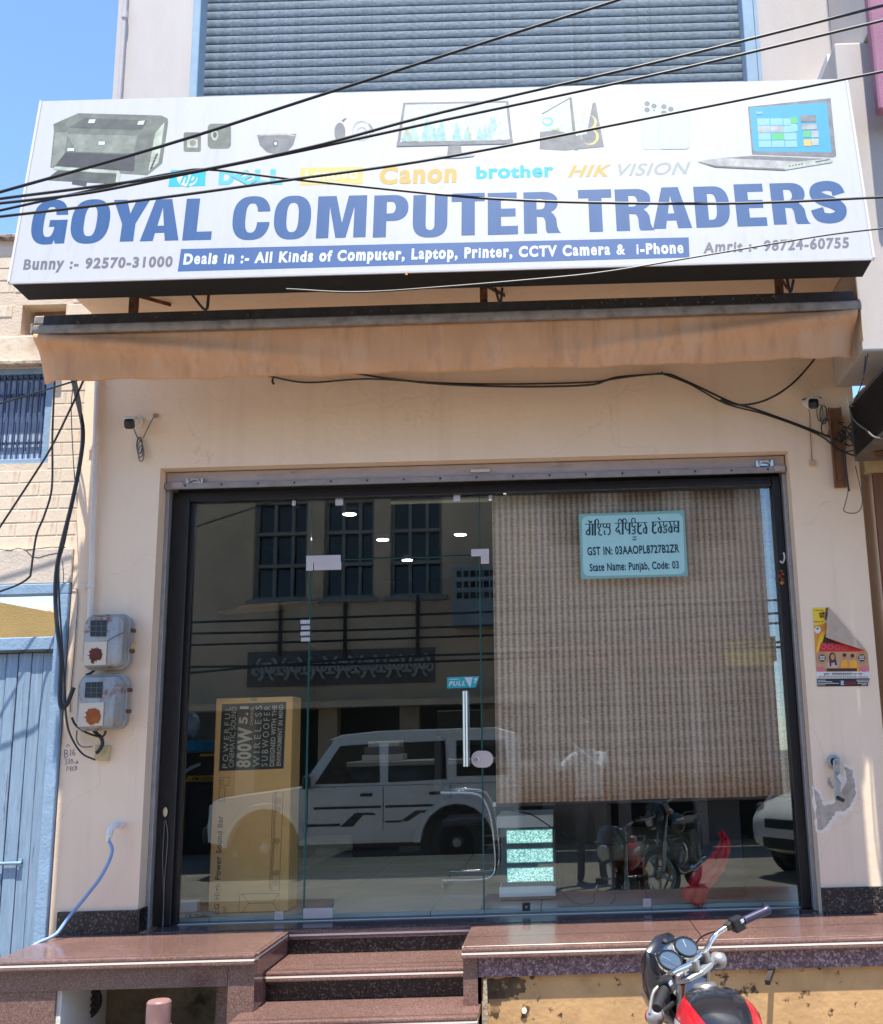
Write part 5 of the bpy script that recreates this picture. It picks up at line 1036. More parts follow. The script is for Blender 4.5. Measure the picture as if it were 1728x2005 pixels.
P_ += [(PC['lilac'], zq([(440, 1500), (460, 1390), (540, 1330), (660, 1330), (710, 1380), (720, 1510)])), (PC['dark'], zq(ell(580, 1270, 78, 125, 20) )), (PC['dark'], zq([(505, 1280), (520, 1470), (560, 1470), (560, 1330)])), (PC['dark'], zq([(650, 1270), (700, 1440), (640, 1440), (620, 1330)])), (PC['skin'], zq(ell(588, 1255, 46, 72, 18))),
 (PC['saffron'], zq([(770, 1510), (800, 1350), (860, 1300), (920, 1340), (950, 1510)])), (PC['saffron'], zq([(960, 1510), (990, 1350), (1050, 1310), (1120, 1340), (1150, 1510)])), (PC['skin'], zq(ell(868, 1260, 42, 60, 16))), (PC['skin'], zq(ell(1020, 1270, 42, 58, 16))), (PC['dark'], zq(ell(862, 1210, 46, 42, 14))), (PC['dark'], zq(ell(1045, 1225, 46, 46, 14))),
 (PC['dark'], zq([(450, 1520), (1150, 1515), (1150, 1585), (450, 1590)])), (PC['pink'], zq(ell(320, 1535, 105, 62, 14))), (PC['pink'], zq(ell(1320, 1530, 105, 70, 14))),
 (PC['black'], zq([(225, 1755), (1445, 1745), (1400, 1925), (235, 1935)])), (PC['blue'], zq([(755, 1800), (840, 1795), (830, 1905), (760, 1905)]))]
for i, (x0_, x1_) in enumerate(((240, 430), (240, 580), (240, 735), (240, 420))): P_.append((PC['white'], zq([(x0_, 1785 + i * 36), (x1_, 1783 + i * 36), (x1_, 1795 + i * 36), (x0_, 1797 + i * 36)])))
for i, (x0_, x1_) in enumerate(((1140, 1430), (1160, 1425), (1165, 1415), (1250, 1370))): P_.append((PC['white'], zq([(x0_, 1783 + i * 36), (x1_, 1781 + i * 36), (x1_, 1793 + i * 36), (x0_, 1795 + i * 36)])))
for y_, x0_, x1_, h_ in ((1705, 265, 1410, 18), (430, 150, 385, 22), (165, 150, 380, 18)):
    x = x0_; rn = random.Random(y_)
    while x < x1_ - 20:
        w_ = rn.uniform(30, 80); P_.append((PC['brown'], zq([(x, y_), (min(x + w_, x1_), y_), (min(x + w_, x1_), y_ + h_), (x, y_ + h_)]))); x += w_ + 18
art('print', WP2, P_, ps, base=.0026, step=.00002)
text('poster_lettering', 'E', WP2, ZQ(780, 1900), ZQ(842, 1898), ZQ(782, 1806), PC['white'], ps, off=.02, base=.0062); text('poster_lettering', 'COLUX', WP2, ZQ(860, 1895), ZQ(1118, 1890), ZQ(862, 1828), PC['red'], ps, off=.01, base=.0062)
b = MB(); dv = [(22, [(275, 250), (410, 240)]), (20, [(300, 255), (300, 320), (330, 320)]), (20, [(345, 250), (345, 350)]), (18, [(345, 300), (300, 350)]), (20, [(385, 245), (385, 350)]), (16, [(345, 235), (365, 215), (392, 235)]), (18, [(440, 250), (470, 250)]), (18, [(450, 255), (445, 330)]),
 (12, [(380, 1640), (520, 1640)]), (12, [(400, 1640), (400, 1675), (430, 1675), (430, 1640)]), (12, [(480, 1640), (480, 1678)]), (12, [(575, 1632), (1050, 1630)])] + [(12, [(590 + i * 50, 1632), (590 + i * 50, 1675), (615 + i * 50, 1660)]) for i in range(9)] + [(12, [(1085, 1630), (1075, 1650), (1085, 1672)]), (12, [(1100, 1640), (1180, 1640)]), (12, [(1120, 1640), (1120, 1672)]), (12, [(1195, 1630), (1205, 1650), (1195, 1672)]), (12, [(1215, 1632), (1275, 1632)]), (12, [(1235, 1632), (1235, 1672), (1260, 1660)])]
strokes_mesh(b, WP2, [(w_ / 11.79, [Vector(ZQ(*p)) for p in s_]) for w_, s_ in dv], 1, .0062); b.build('poster_lettering', PC['dark'], ps)
b = MB(); A_, B_, C_, D_ = [WP2.hit(*ZQ(*p), o_) for p, o_ in (((490, 100), .010), ((1370, 1110), .010), ((430, 800), .030), ((900, 960), .034))]
b._f([b.bm.verts.new(p) for p in (A_, C_, D_)]); b._f([b.bm.verts.new(p) for p in (A_, D_, B_)])
o = b.build('folded_corner', mk('poster_back_paper', (.50, .37, .26), .8, var=.12, vs=25), ps); o.modifiers.new('thickness', 'SOLIDIFY').thickness = .001
# cable bundle under the awning
CB = 'cables slung under the awning'
wire('wall_cable', 'upper black cable slung along the wall just below the awning', [(520, 735), (600, 749), (720, 742), (864, 750), (1000, 752), (1160, 748), (1210, 738), (1295, 731)], -.02, .005)
wire('wall_cable_lower', 'lower black cable slung along the wall from the awning to the right bracket', [(690, 730), (760, 741), (864, 752), (1010, 757), (1150, 754), (1200, 742), (1295, 732), (1340, 745), (1430, 787), (1480, 802), (1590, 842), (1660, 872)], -.035, .006)
wire('wall_cable_twin', 'twin black cable drooping from the hook toward the cooler', [(1295, 731), (1350, 752), (1420, 790), (1500, 812), (1600, 850), (1640, 880), (1672, 892)], -.05, .005)
wire('hook_cable', 'black cable curving up from the bundle behind the awning end', [(1410, 783), (1450, 793), (1500, 783), (1550, 752), (1592, 706), (1600, 690)], -.06, .006)
tag(MB().cyl(W(1296, 730, -.07), W(1296, 730, 0), .006, n=8).build('cable_hook', M_dkiron), 'small iron hook carrying the cables at the middle of the wall', 'hook')
tag(MB().tube(crv([W(534, 741, -.02), W(533, 748, -.03), W(536, 752, -.02)], 3), .006, 6).build('cable_clip', M_dkiron), 'small iron clip at the left end of the slung cables', 'hook')
# right hand bracket
br = thing('wall_bracket', 'rust-brown steel channel bolted upright on the right pier beneath the cooler', 'bracket', tuple(W(1647, 955, 0)))
M_brk = mk('brown_painted_channel', (.24, .105, .045), .65, .1, var=.25, vs=10, bump=.2, col2=(.45, .30, .17), c2s=9, c2t=.58, c2w=.1)
MB().box(1.551, 1.615, -.030, -.002, 2.855, 3.31).build('channel_web', M_brk, br, bevel=.002)
for x in (1.5475, 1.612): MB().box(x - .004, x + .004, -.045, -.0305, 2.855, 3.31).build('channel_flange', M_brk, br)
MB().lathe([(.013, 0), (.013, .012)], (1.575, -.03, 2.905), (0, -1, 0), 6).build('bolt', M_brk, br)
MB().cbox((1.60, -.05, 3.14), (.04, .06, .05)).build('terminal_block', M_dkiron, br)
bb = MB(); rn = random.Random(6)
for k_ in range(7):
    p0 = Vector((1.60 + rn.uniform(-.02, .03), -.06, 3.1 + rn.uniform(-.08, .12))); bb.tube(crv([p0, p0 + Vector((rn.uniform(-.05, .03), -.05, rn.uniform(-.06, .06))), p0 + Vector((rn.uniform(-.02, .07), -.06, rn.uniform(-.12, .05))), Vector((1.64, -.12, rn.uniform(2.98, 3.25)))], 5), .004, 5)
bb.build('tangled_leads', M_dkiron, br)
wire('dangling_wire', 'thin black wire dangling in a loop below the rusty bracket', [(1654, 872), (1656, 920), (1660, 958), (1655, 985), (1652, 1000), (1668, 1005), (1682, 1000), (1688, 980), (1682, 945), (1674, 912)], -.05, .0025)
wire('plug_lead', 'short black lead with plug hanging beside the rusty bracket', [(1653, 885), (1656, 920), (1660, 950), (1662, 962)], -.06, .006)
# desert cooler on the neighbouring frontage
cl = thing('air_cooler', 'dark grey louvred air cooler jutting out at the right edge above the pier', 'air cooler', (1.9, -.5, 2.97))
M_cool = mk('dark_grey_louvre', (.085, .08, .078), .6, .1, var=.25, vs=8)
CX, cy0, cy1, cz0, cz1 = 1.64, -1.15, -.14, 2.985, 3.305
MB().box(CX + .012, CX + .6, cy0, cy1, cz0 + .012, cz1).build('casing', M_cool, cl)
MB().box(CX + .0, CX + .6, cy0 - .005, cy1 + .005, cz0 - .012, cz0 + .0115).build('base_tray', mk('weathered_tray', (.13, .10, .075), .8, var=.3, vs=9), cl, bevel=.002)
lv_ = None
for i in range(22):
    z = cz0 + .018 + i * .0128
    if lv_ is None: bb = MB(); bb.prism([(0, cy0 + .02, 0), (.012, cy0 + .02, .009), (.0145, cy0 + .02, .008), (.003, cy0 + .02, -.001)], (0, cy1 - cy0 - .04, 0)); o = bb.build('louvre', M_cool, cl); lv_ = o.data
    else: o = link('louvre', lv_, cl)
    o.location = (CX - .003, 0, z)
for y in (cy0, cy1 - .02): MB().box(CX - .004, CX + .0119, y, y + .02, cz0 + .012, cz1).build('corner_post', M_cool, cl)
MB().tube(crv([Vector((CX - .01, cy1 - .02, cz1 - .02)), Vector((CX - .02, cy1 - .1, cz1 - .12)), Vector((CX - .012, cy1 - .30, cz0 + .08)), Vector((CX - .0, cy1 - .5, cz0 - .02)), Vector((CX + .2, cy1 - .6, cz0 - .03))], 6), .005, 6).build('tie_wire', M_greywire, cl)
bb = MB(); q = Vector((CX - .012, cy1 - .02, cz1 - .02))
for d_ in ((-.01, -.01, .05), (.025, -.01, .02), (.03, -.01, -.015), (.0, -.01, -.04)): bb.cyl(q, q + Vector(d_), .005, n=6)
bb.build('knot', flat('white_rag', (.6, .58, .52), .9), cl)
for y in (-.95, -.35): MB().bar((CX + .05, y, cz0 - .03), (CX + .6, y, cz0 - .03), .03, .03).build('support_angle', M_rust, cl)
for y in (-.95, -.35): MB().bar((CX + .4, y, cz0 - .045), (CX + .4, -.0, 2.55), .03, .03).build('support_strut', M_rust, cl)
wire('pier_cable', 'thin black cable running down the right party pier beside the sign', [(1728, 505), (1700, 540), (1695, 560), (1697, 620), (1694, 700), (1690, 745)], -.52, .003)
wire('pier_cable_slack', 'slack black cable hanging from the sign end past the right pier to the cooler', [(1740, 560), (1718, 640), (1700, 690), (1690, 740), (1672, 790)], -.56, .003)

# ================================================================== left neighbour
ln_ = thing('brick_house', 'pale painted brick house with barred window left of the shop', 'house', (-3.4, .3, 0))
M_bw = mk('pale_cream_brick_paint', (.74, .60, .45), .85, var=.10, vs=5, bump=.3, bs=40, col2=(.55, .40, .27), c2s=4, c2t=.55, c2w=.15)
M_mort = mk('pale_mortar', (.68, .55, .41), .95, var=.12, vs=8, bump=.3)
HY = .02; HX0, HX1 = -5.2, -2.648
wx0, wx1, wz0, wz1 = -3.6, -2.842, 3.135, 3.70
vx0, vx1, vz0, vz1 = -3.055, -2.80, 3.90, 4.085
ztop = 4.49
b = MB()
b.box(HX0, HX1, HY + .008, HY + .3, 2.64, wz0); b.box(HX0, wx0, HY + .008, HY + .3, wz0, wz1); b.box(wx1, HX1, HY + .008, HY + .3, wz0, wz1); b.box(HX0, HX1, HY + .008, HY + .3, wz1, vz0)
b.box(HX0, vx0, HY + .008, HY + .3, vz0, vz1); b.box(vx1, HX1, HY + .008, HY + .3, vz0, vz1); b.box(HX0, HX1, HY + .008, HY + .3, vz1, ztop)
b.build('wall', M_mort, ln_)
brk = None; rn = random.Random(2); row = 0; z = 2.645
while z < 4.42:
    x = HX1 - .004 - (.115 if row % 2 else 0)
    if row % 2:
        xs_ = [(HX1 - .004 - .108, HX1 - .004)]
    else: xs_ = []
    while x > -3.7:
        xs_.append((x - .222, x)); x -= .23
    for a, c in xs_:
        if a < wx1 + .002 < c - .03 and z + .07 > wz0 - .01 and z < wz1 + .02: a = wx1 + .002
        if a < vx1 + .012 < c - .03 and z + .07 > vz0 - .01 and z < vz1 + .01: a = vx1 + .012
        if (c > wx0 and a < wx1 and z + .07 > wz0 - .01 and z < wz1 + .02) or (c > vx0 - .01 and a < vx1 + .01 and z + .07 > vz0 - .01 and z < vz1 + .01): continue
        if wz1 + .0 < z < vz0 - .01: continue
        if brk is None: bb = MB(); bb.box(-.5, .5, 0, .03, 0, .068); o = bb.build('brick', M_bw, ln_, bevel=.0025); brk = o.data
        else: o = link('brick', brk, ln_)
        o.location = ((a + c) / 2, HY + rn.uniform(.004, .0065), z); o.scale.x = c - a; o.rotation_euler = (0, rn.uniform(-.008, .008), 0)
    z += .076; row += 1
MB().box(HX0, HX1, HY - .004, HY + .0075, wz1 + .03, vz0 - .012).build('plaster_band', M_bw, ln_, bevel=.003)
MB().box(HX0, HX1, HY - .03, HY + .3, ztop + .001, ztop + .03).build('parapet_cap', mk('stained_parapet', (.50, .40, .32), .95, var=.35, vs=12, bump=.6, col2=(.12, .1, .09), c2s=8, c2t=.5, c2w=.1), ln_, bevel=.008)
MB().box(-3.9, wx1 + .05, HY - .05, HY + .0, wz1 + .004, wz1 + .028).build('window_ledge', MATS['stained_parapet'], ln_, bevel=.004)
MB().box(vx0 + .02, vx1, HY + .12, HY + .14, vz0, vz1).build('vent_board', mk('brown_board', (.28, .13, .05), .7, var=.3, vs=4, stretch=(8, 1, 1)), ln_)
# blue window with bars
wd_ = MB().box(wx0, wx1 - .046, HY + .062, HY + .08, wz0 + .03, wz1 - .03).build('shutter_board', mk('pale_blue_shutter', (.50, .58, .72), .7, var=.3, vs=9, stretch=(5, 1, 1)), ln_)
for x0_, x1_, z0_, z1_ in ((wx1 - .045, wx1, wz0, wz1), (wx0, wx1 - .046, wz0, wz0 + .03), (wx0, wx1 - .046, wz1 - .03, wz1)): MB().box(x0_, x1_, HY + .02, HY + .09, z0_, z1_).build('window_frame', M_blue2, ln_, bevel=.003)
M_barb = flat('dark_blue_iron', (.04, .07, .15), .5)
for i in range(17):
    x = wx1 - .062 - i * .033
    MB().box(x - .0032, x + .0032, HY + .035, HY + .045, wz0 + .03, wz1 - .03).build('window_bar', M_barb, ln_)
for zz in (wz0 + .13, wz1 - .15, wz1 - .05): MB().box(wx0, wx1 - .046, HY + .046, HY + .054, zz - .007, zz + .007).build('cross_bar', M_barb, ln_)
for i in range(8):
    x = wx1 - .0785 - i * .066
    for z0_, z1_ in ((wz1 - .26, wz1 - .08), (wz0 + .08, wz0 + .25)): MB().box(x - .003, x + .003, HY + .026, HY + .034, z0_, z1_).build('short_bar', M_barb, ln_)
# plaster lintel band and doorway
M_lint = mk('stained_lintel_plaster', (.62, .52, .42), .9, var=.12, vs=5, bump=.3, col2=(.25, .22, .16), c2s=5, c2t=.62, c2w=.12)
MB().box(HX0, HX1, -.018, .29, 2.445, 2.636).build('lintel', M_lint, ln_, bevel=.004)
b = MB(); strokes_mesh(b, wallplane(-.018), [[Vector(p) for p in s_] for s_ in ([(0, 1076), (20, 1078), (35, 1073), (50, 1077), (62, 1090), (75, 1092), (95, 1086), (118, 1082)], [(50, 1077), (70, 1075), (100, 1071), (128, 1072)], [(122, 1100), (124, 1125), (123, 1148)])], 1.6, .001); b.build('crack', flat('crack_dark', (.07, .05, .04), .9), ln_)  # thin dark strokes drawn for the cracks in the plaster
dz0, dz1 = .42, 2.075
dr = thing('blue_door', 'weathered blue plank door with iron bolt left of the shop', 'door', (-3.1, 0, dz0))
MB().box(-2.712, -2.650, -.03, .07, 0, 2.385).build('door_post', M_blue2, dr, bevel=.004)
MB().box(-4.0, -2.650, -.03, .07, 2.386, 2.442).build('door_head', M_blue2, dr, bevel=.004)
MB().box(-4.0, -2.7125, -.025, .07, 2.085, 2.155).build('transom_rail', M_blue2, dr, bevel=.004)
MB().box(-4.0, -2.7125, -.03, .05, 2.074, 2.084).build('rail_lip', M_dkiron, dr)
xs_ = [-2.714, -2.772, -2.836, -2.905, -2.912, -2.975, -3.035, -3.10, -3.17, -3.24, -3.31, -3.318, -3.39, -3.46, -3.53, -3.60, -3.67, -3.74, -3.81, -3.88, -3.94]
for i in range(len(xs_) - 1):
    if abs(xs_[i] - xs_[i + 1]) < .02: continue
    MB().box(xs_[i + 1] + .0015, xs_[i] - .0015, .0 + (i % 2) * .003 + (.008 if i > 3 else 0), .04, .12, 2.073).build('plank', M_blue, dr, bevel=.0025)
q = W(20, 1690, -.01)
MB().cyl((q.x - .2, -.015, q.z), (q.x + .06, -.015, q.z), .008, n=8).build('bolt_bar', M_blue2, dr)
MB().cbox((q.x + .05, -.008, q.z), (.02, .014, .04)).build('bolt_keeper', M_blue2, dr)
MB().box(-4.0, -3.942, -.03, .07, 0, 2.385).build('door_post', M_blue2, dr, bevel=.004)
MB().box(HX0, -4.002, -.01, .29, 0, 2.444).build('ground_wall', M_lint, ln_)
MB().box(-4.0, -2.65, .0, .3, 0, .119).build('door_sill', M_white, dr)
# what shows through the transom
yw = thing('ochre_yard_wall', 'ochre yard wall with sloping top seen above the blue door', 'wall', (-3.6, 1.6, 0))
MB().prism([W(x, y, 1.2) * 1 for x, y in ((-60, 1166), (5, 1180), (120, 1202), (160, 1208), (160, 1420), (-60, 1420))], (0, .2, 0)).build('wall', mk('yard_ochre', (.50, .36, .16), .9, var=.12, vs=5, bump=.2), yw)  # plain ochre wall paint, tone varied at random
rf = thing('tiled_roof', 'pale orange corrugated roof seen through the opening above the blue door', 'roof', (-4.0, 3, 0))
b = MB(); NN = 60
Gq = [[b.bm.verts.new((-6.5 + 4.2 * i / NN, 2.2 + j * 1.2, 2.55 + j * .16 + .03 * math.sin(i * 1.5))) for j in range(3)] for i in range(NN + 1)]
for i in range(NN):
    for j in range(2): b._f([Gq[i][j], Gq[i + 1][j], Gq[i + 1][j + 1], Gq[i][j + 1]])
o = b.build('corrugated_sheet', mk('pale_orange_tile', (.62, .36, .24), .8, var=.15), rf, smooth=3.); o.modifiers.new('thickness', 'SOLIDIFY').thickness = .02
MB().box(-6.5, -2.7, 2.3, 4.5, 0, 2.48).build('wall', M_white, rf)
# ================================================================== right neighbour
rnb = thing('right_house', 'mauve-painted neighbouring house at the right edge', 'house', (2.4, 0, 0))
M_mauve = mk('mauve_paint', (.36, .16, .22), .85, var=.15, vs=4, bump=.2, col2=(.45, .27, .32), c2s=5, c2t=.58, c2w=.15)
MB().box(1.742, 4.5, -.80, -.725, 4.69, 7.6).build('upper_wall', M_mauve, rnb, bevel=.01)
MB().box(1.86, 4.5, -.45, .3, 3.45, 5.05).build('middle_wall', M_white, rnb)
MB().box(1.765, 4.5, .01, .3, 0, 3.44).build('ground_wall', M_wall, rnb)
MB().box(1.72, 4.5, -.05, .0095, 2.93, 3.01).build('lintel', mk('ochre_lintel', (.50, .34, .16), .9, var=.15), rnb)
MB().box(1.765, 1.835, -.035, .0095, .7, 2.929).build('door_post', mk('brown_wood_frame', (.20, .085, .04), .6, var=.3, vs=6, stretch=(8, 8, .5)), rnb, bevel=.004)
MB().box(1.85, 2.4, -.01, .0095, .7, 2.929).build('door_leaf', MATS['brown_wood_frame'], rnb)
# ================================================================== overhead wires
OW = [([(-60, 394), (0, 376), (320, 285), (600, 195), (864, 110), (1209, 0), (1400, -62)], -2.3, .0048, 'highest overhead cable rising steeply from the left edge past the upper shutter'),
 ([(-60, 397), (0, 389), (320, 346), (600, 290), (864, 220), (1300, 118), (1728, 11), (1800, -8)], -2.2, .0048, 'upper of the two parallel overhead cables crossing the top of the signboard'),
 ([(-60, 404), (0, 398), (170, 378), (330, 347), (600, 293), (864, 236), (1300, 142), (1728, 40), (1800, 22)], -2.1, .0048, 'lower of the two parallel overhead cables crossing the top of the signboard'),
 ([(-60, 426), (0, 412), (235, 360), (340, 339), (410, 332), (575, 351), (864, 381), (1000, 391), (1174, 397), (1449, 398), (1728, 386), (1800, 382)], -1.95, .0045, 'sagging overhead cable dipping across the big blue lettering'),
 ([(-60, 430), (0, 424), (300, 389), (575, 351), (864, 309), (1300, 225), (1728, 140), (1800, 126)], -2.0, .0048, 'overhead cable rising from lower left to below the laptop picture'),
 ([(1800, 436), (1728, 447), (1600, 463), (1344, 506), (1200, 530), (1089, 543), (864, 562), (700, 572), (560, 566)], -1.25, .0035, 'thin cable slanting across the lower right corner of the signboard')]
for pts, Y, r, lab in OW:
    c3 = crv([W(x, y, Y) for x, y in pts], 8)
    c3 = [c3[0] + (c3[0] - c3[1]).normalized() * 7] + c3 + ([c3[-1] + (c3[-1] - c3[-2]).normalized() * 7] if Y < -1.5 else [])
    tag(MB().tube(c3, r * 1.18, 6).build('overhead_cable', M_wire, smooth=1.), lab, 'cable', 'overhead cables')
# ================================================================== motorcycle (built facing +Y, origin under the steering head)
M_red = mk('red_motorcycle_paint', (.50, .012, .02), .3, var=.2, vs=9, coat=.4, col2=(.30, .12, .10), c2s=30, c2t=.64, c2w=.1)
M_bkp = mk('black_motorcycle_paint', (.014, .015, .02), .22, var=.2, vs=9, coat=.6, col2=(.11, .10, .09), c2s=38, c2t=.63, c2w=.12)
M_sil = mk('silver_painted_plastic', (.36, .36, .36), .4, .5, var=.12, vs=20)
M_alloy = mk('cast_alloy', (.38, .36, .33), .42, .8, var=.2, vs=25)
M_gauge = mk('gauge_face', (.10, .12, .16), .1, var=.15, vs=40)
M_lens = flat('orange_lens', (.45, .12, .02), .2)
def motorcycle(label, paint, group):
    R = thing('motorcycle', label, 'motorcycle', (0, 0, 0), group)
    P = lambda *a, **k: None
    S = Matrix.Translation((0, 0, 0))
    ax0, ax1 = Vector((0, 0, 1.0)), Vector((0, .36, .295))            # steering axis
    axd = (ax0 - ax1).normalized()
    steer = Matrix.Translation(ax0) @ Matrix.Rotation(rad(37), 4, axd) @ Matrix.Translation(-ax0)
    def sb(mb, name, mat, parent=R, **k): return mb.xf(steer).build(name, mat, parent, **k)
    def wheel(c, r, wd, fn):
        t = [(r - .075, -wd * .36), (r - .03, -wd * .5), (r - .008, -wd * .33), (r, 0), (r - .008, wd * .33), (r - .03, wd * .5), (r - .075, wd * .36)]
        w_ = fn(MB().lathe(t, c, (1, 0, 0), 36, cap=False), 'tyre', M_rubber, smooth=.8)
        fn(MB().lathe([(r - .072, -wd * .34), (r - .095, -wd * .30), (r - .10, 0), (r - .095, wd * .30), (r - .072, wd * .34)], c, (1, 0, 0), 36, cap=False), 'rim', M_alloy, parent=w_, smooth=.8)
        b = MB(); b.lathe([(.035, -.06), (.06, -.05), (.06, .05), (.035, .06)], c, (1, 0, 0), 20)
        for k in range(5):
            a = k * 2 * math.pi / 5; b.bar(Vector(c) + Vector((0, math.cos(a), math.sin(a))) * .05, Vector(c) + Vector((0, math.cos(a), math.sin(a))) * (r - .09), .03, .018, up=(1, 0, 0))
        fn(b, 'spokes', M_alloy, parent=w_)
        return w_
    nb = lambda mb, name, mat, parent=R, **k: mb.build(name, mat, parent, **k)
    wheel((0, .37, .295), .295, .085, sb)
    wheel((0, -.90, .295), .295, .095, nb)
    for s in (-1, 1):
        b = MB(); b.cyl(Vector((s * .085, .37, .295)), Vector((s * .085, .20, .62)), .026, .026, 12); b.cyl(Vector((s * .085, .20, .62)), Vector((s * .085, .0, 1.0)), .017, .017, 12); sb(b, 'fork_tube', M_alloy, smooth=.7)
    b = MB(); rings = []
    for k in range(9):
        a = rad(25 + k * 16); c = Vector((0, .37, .295)); rings.append([c + Vector((x, math.cos(a) * rr, math.sin(a) * rr)) for x, rr in ((-.055, .285), (-.055, .305), (-.03, .322), (.03, .322), (.055, .305), (.055, .285))])
    b.loft(rings); sb(b, 'front_mudguard', M_bkp, smooth=.7)
    # triple clamp and bars
    b = MB(); b.prism([Vector((x, y, 1.0)) for x, y in ((-.105, .01), (-.09, -.045), (-.03, -.075), (.03, -.075), (.09, -.045), (.105, .01), (.05, .045), (-.05, .045))], (0, 0, .022)); sb(b, 'top_clamp', M_sil, bevel=.004)
    for s in (-1, 1):
        b = MB(); b.lathe([(.02, 0), (.02, .018), (.013, .022)], (s * .085, 0, 1.022), axd, 12); sb(b, 'fork_cap', M_alloy)
        b = MB(); b.cbox((s * .035, -.045, 1.045), (.028, .05, .05)); sb(b, 'bar_clamp', M_alloy, bevel=.006)
        pts = crv([Vector((0, -.045, 1.06)), Vector((s * .06, -.045, 1.06)), Vector((s * .13, -.03, 1.07)), Vector((s * .19, -.05, 1.08)), Vector((s * .25, -.085, 1.075))], 5)
        sb(MB().tube(pts, .011, 10), 'handlebar', M_chrome, smooth=.8)
        g0, g1 = Vector((s * .245, -.083, 1.075)), Vector((s * .385, -.145, 1.065)); d = (g1 - g0).normalized()
        prof = [(.013, .025)] + [(.0175 - .0015 * (i % 2), .028 + i * .0075) for i in range(15)] + [(.019, .145), (.017, .152)]
        sb(MB().lathe(prof, g0, d, 16), 'grip', flat('blue_black_grip', (.035, .03, .07), .35) if s > 0 else M_rubber, smooth=.6)
        b = MB(); b.cbox(g0 + d * -.005, (.05, .05, .055), Matrix(((d.x, -d.y, 0), (d.y, d.x, 0), (0, 0, 1)))); sw_ = sb(b, 'switch_box', M_plblk, bevel=.008, seg=2)
        b = MB(); b.cbox(g0 + Vector((0, -.026, .01)), (.018, .006, .014)); sb(b, 'switch', flat('white_switch', (.5, .55, .6)), parent=sw_)
        lv = crv([g0 + Vector((-s * .02, .03, .0)), g0 + d * .03 + Vector((0, .055, -.006)), g0 + d * .10 + Vector((0, .052, -.012)), g0 + d * .17 + Vector((0, .035, -.012))], 5)
        sb(MB().tube(lv, [.008] * 6 + [.006] * (len(lv) - 6), 8), 'lever', M_sil if s < 0 else M_alloy, smooth=.8)
        sb(MB().cbox(g0 + Vector((-s * .03, .025, .006)), (.04, .035, .03)), 'lever_perch', M_dkiron, bevel=.006)
        cb_ = crv([g0 + Vector((-s * .04, .03, .0)), Vector((s * .15, .06, 1.06)), Vector((s * .07, .09, .98)), Vector((s * .03, .06, .85))], 6)
        sb(MB().tube(cb_, .0035, 5), 'control_cable', M_wire, smooth=1.)
        # indicators
        i0 = Vector((s * .10, .06, .93)); i1 = Vector((s * .19, .055, .935))
        sb(MB().cyl(i0, i1, .010, n=10), 'indicator_stalk', M_plblk)
        ind = sb(MB().lathe([(.012, -.045), (.030, -.03), (.034, 0.0), (.033, .008)], i1 + Vector((s * .025, .02, 0)), (0, 1, 0), 18), 'indicator', M_sil, smooth=.8)
        sb(MB().lathe([(.032, 0), (.026, .014), (.01, .018)], i1 + Vector((s * .025, .0285, 0)), (0, 1, 0), 18), 'indicator_lens', M_lens if s > 0 else M_red, parent=ind, smooth=.8)
    sb(MB().lathe([(.016, 0), (.016, .012), (.010, .014)], (0, -.015, 1.022), axd, 14), 'ignition_switch', M_dkiron)
    # headlight fairing, gauges
    def fring(y, hw, zt, zb): return [Vector((x, y, z)) for x, z in ((-hw * .62, zb), (-hw * .95, zb + (zt - zb) * .25), (-hw, zb + (zt - zb) * .62), (-hw * .62, zb + (zt - zb) * .93), (0, zt), (hw * .62, zb + (zt - zb) * .93), (hw, zb + (zt - zb) * .62), (hw * .95, zb + (zt - zb) * .25), (hw * .62, zb))]
    b = MB(); b.loft([fring(.095, .118, 1.12, .84), fring(.14, .122, 1.150, .82), fring(.185, .112, 1.12, .82), fring(.23, .09, 1.05, .82), fring(.265, .06, .98, .83)], caps=False)
    o = sb(b, 'headlight_fairing', M_bkp, smooth=.6); o.modifiers.new('thickness', 'SOLIDIFY').thickness = .005
    b = MB(); b.loft([fring(.245, .075, 1.0, .84), fring(.275, .06, .98, .855)]); sb(b, 'headlamp', flat('lamp_glass', (.5, .52, .55), .06, metal=.6), smooth=.8)
    b = MB(); b.poly([[Vector((x, .055 + (z - 1.0) * .45, z)) for x, z in ((-.105, .95), (-.112, 1.04), (-.07, 1.11), (.07, 1.11), (.112, 1.04), (.105, .95), (.05, .92), (-.05, .92))]])
    sb(b, 'gauge_panel', M_sil)
    gn = Vector((0, -.70, .71)).normalized()
    for s in (-1, 1):
        c = Vector((s * .054, .060, 1.065))
        g = sb(MB().lathe([(.048, -.04), (.0505, 0), (.0505, .016), (.047, .020), (.044, .016), (.044, .011)], c, gn, 28, cap=False), 'gauge_bezel', M_plblk, smooth=.5)
        sb(MB().lathe([(.044, .0), (.044, .0012)], c + gn * .010, gn, 28), 'gauge_dial', M_gauge, parent=g)
        sb(MB().lathe([(.0436, .0), (.0436, .001)], c + gn * .0165, gn, 28), 'gauge_glass', M_glass, parent=g)
        sb(MB().bar(c + gn * .0125, c + gn * .0125 + Vector((s * .015, .018, .024)), .0025, .001), 'gauge_needle', M_swhite, parent=g)
        sb(MB().lathe([(.0515, 0), (.0525, .005), (.0515, .010)], c + gn * .0, gn, 28, cap=False), 'gauge_ring', M_chrome, parent=g, smooth=.8)
    sb(MB().lathe([(.009, 0), (.009, .006)], Vector((0, .10, 1.125)), gn, 16), 'badge', M_dkiron)
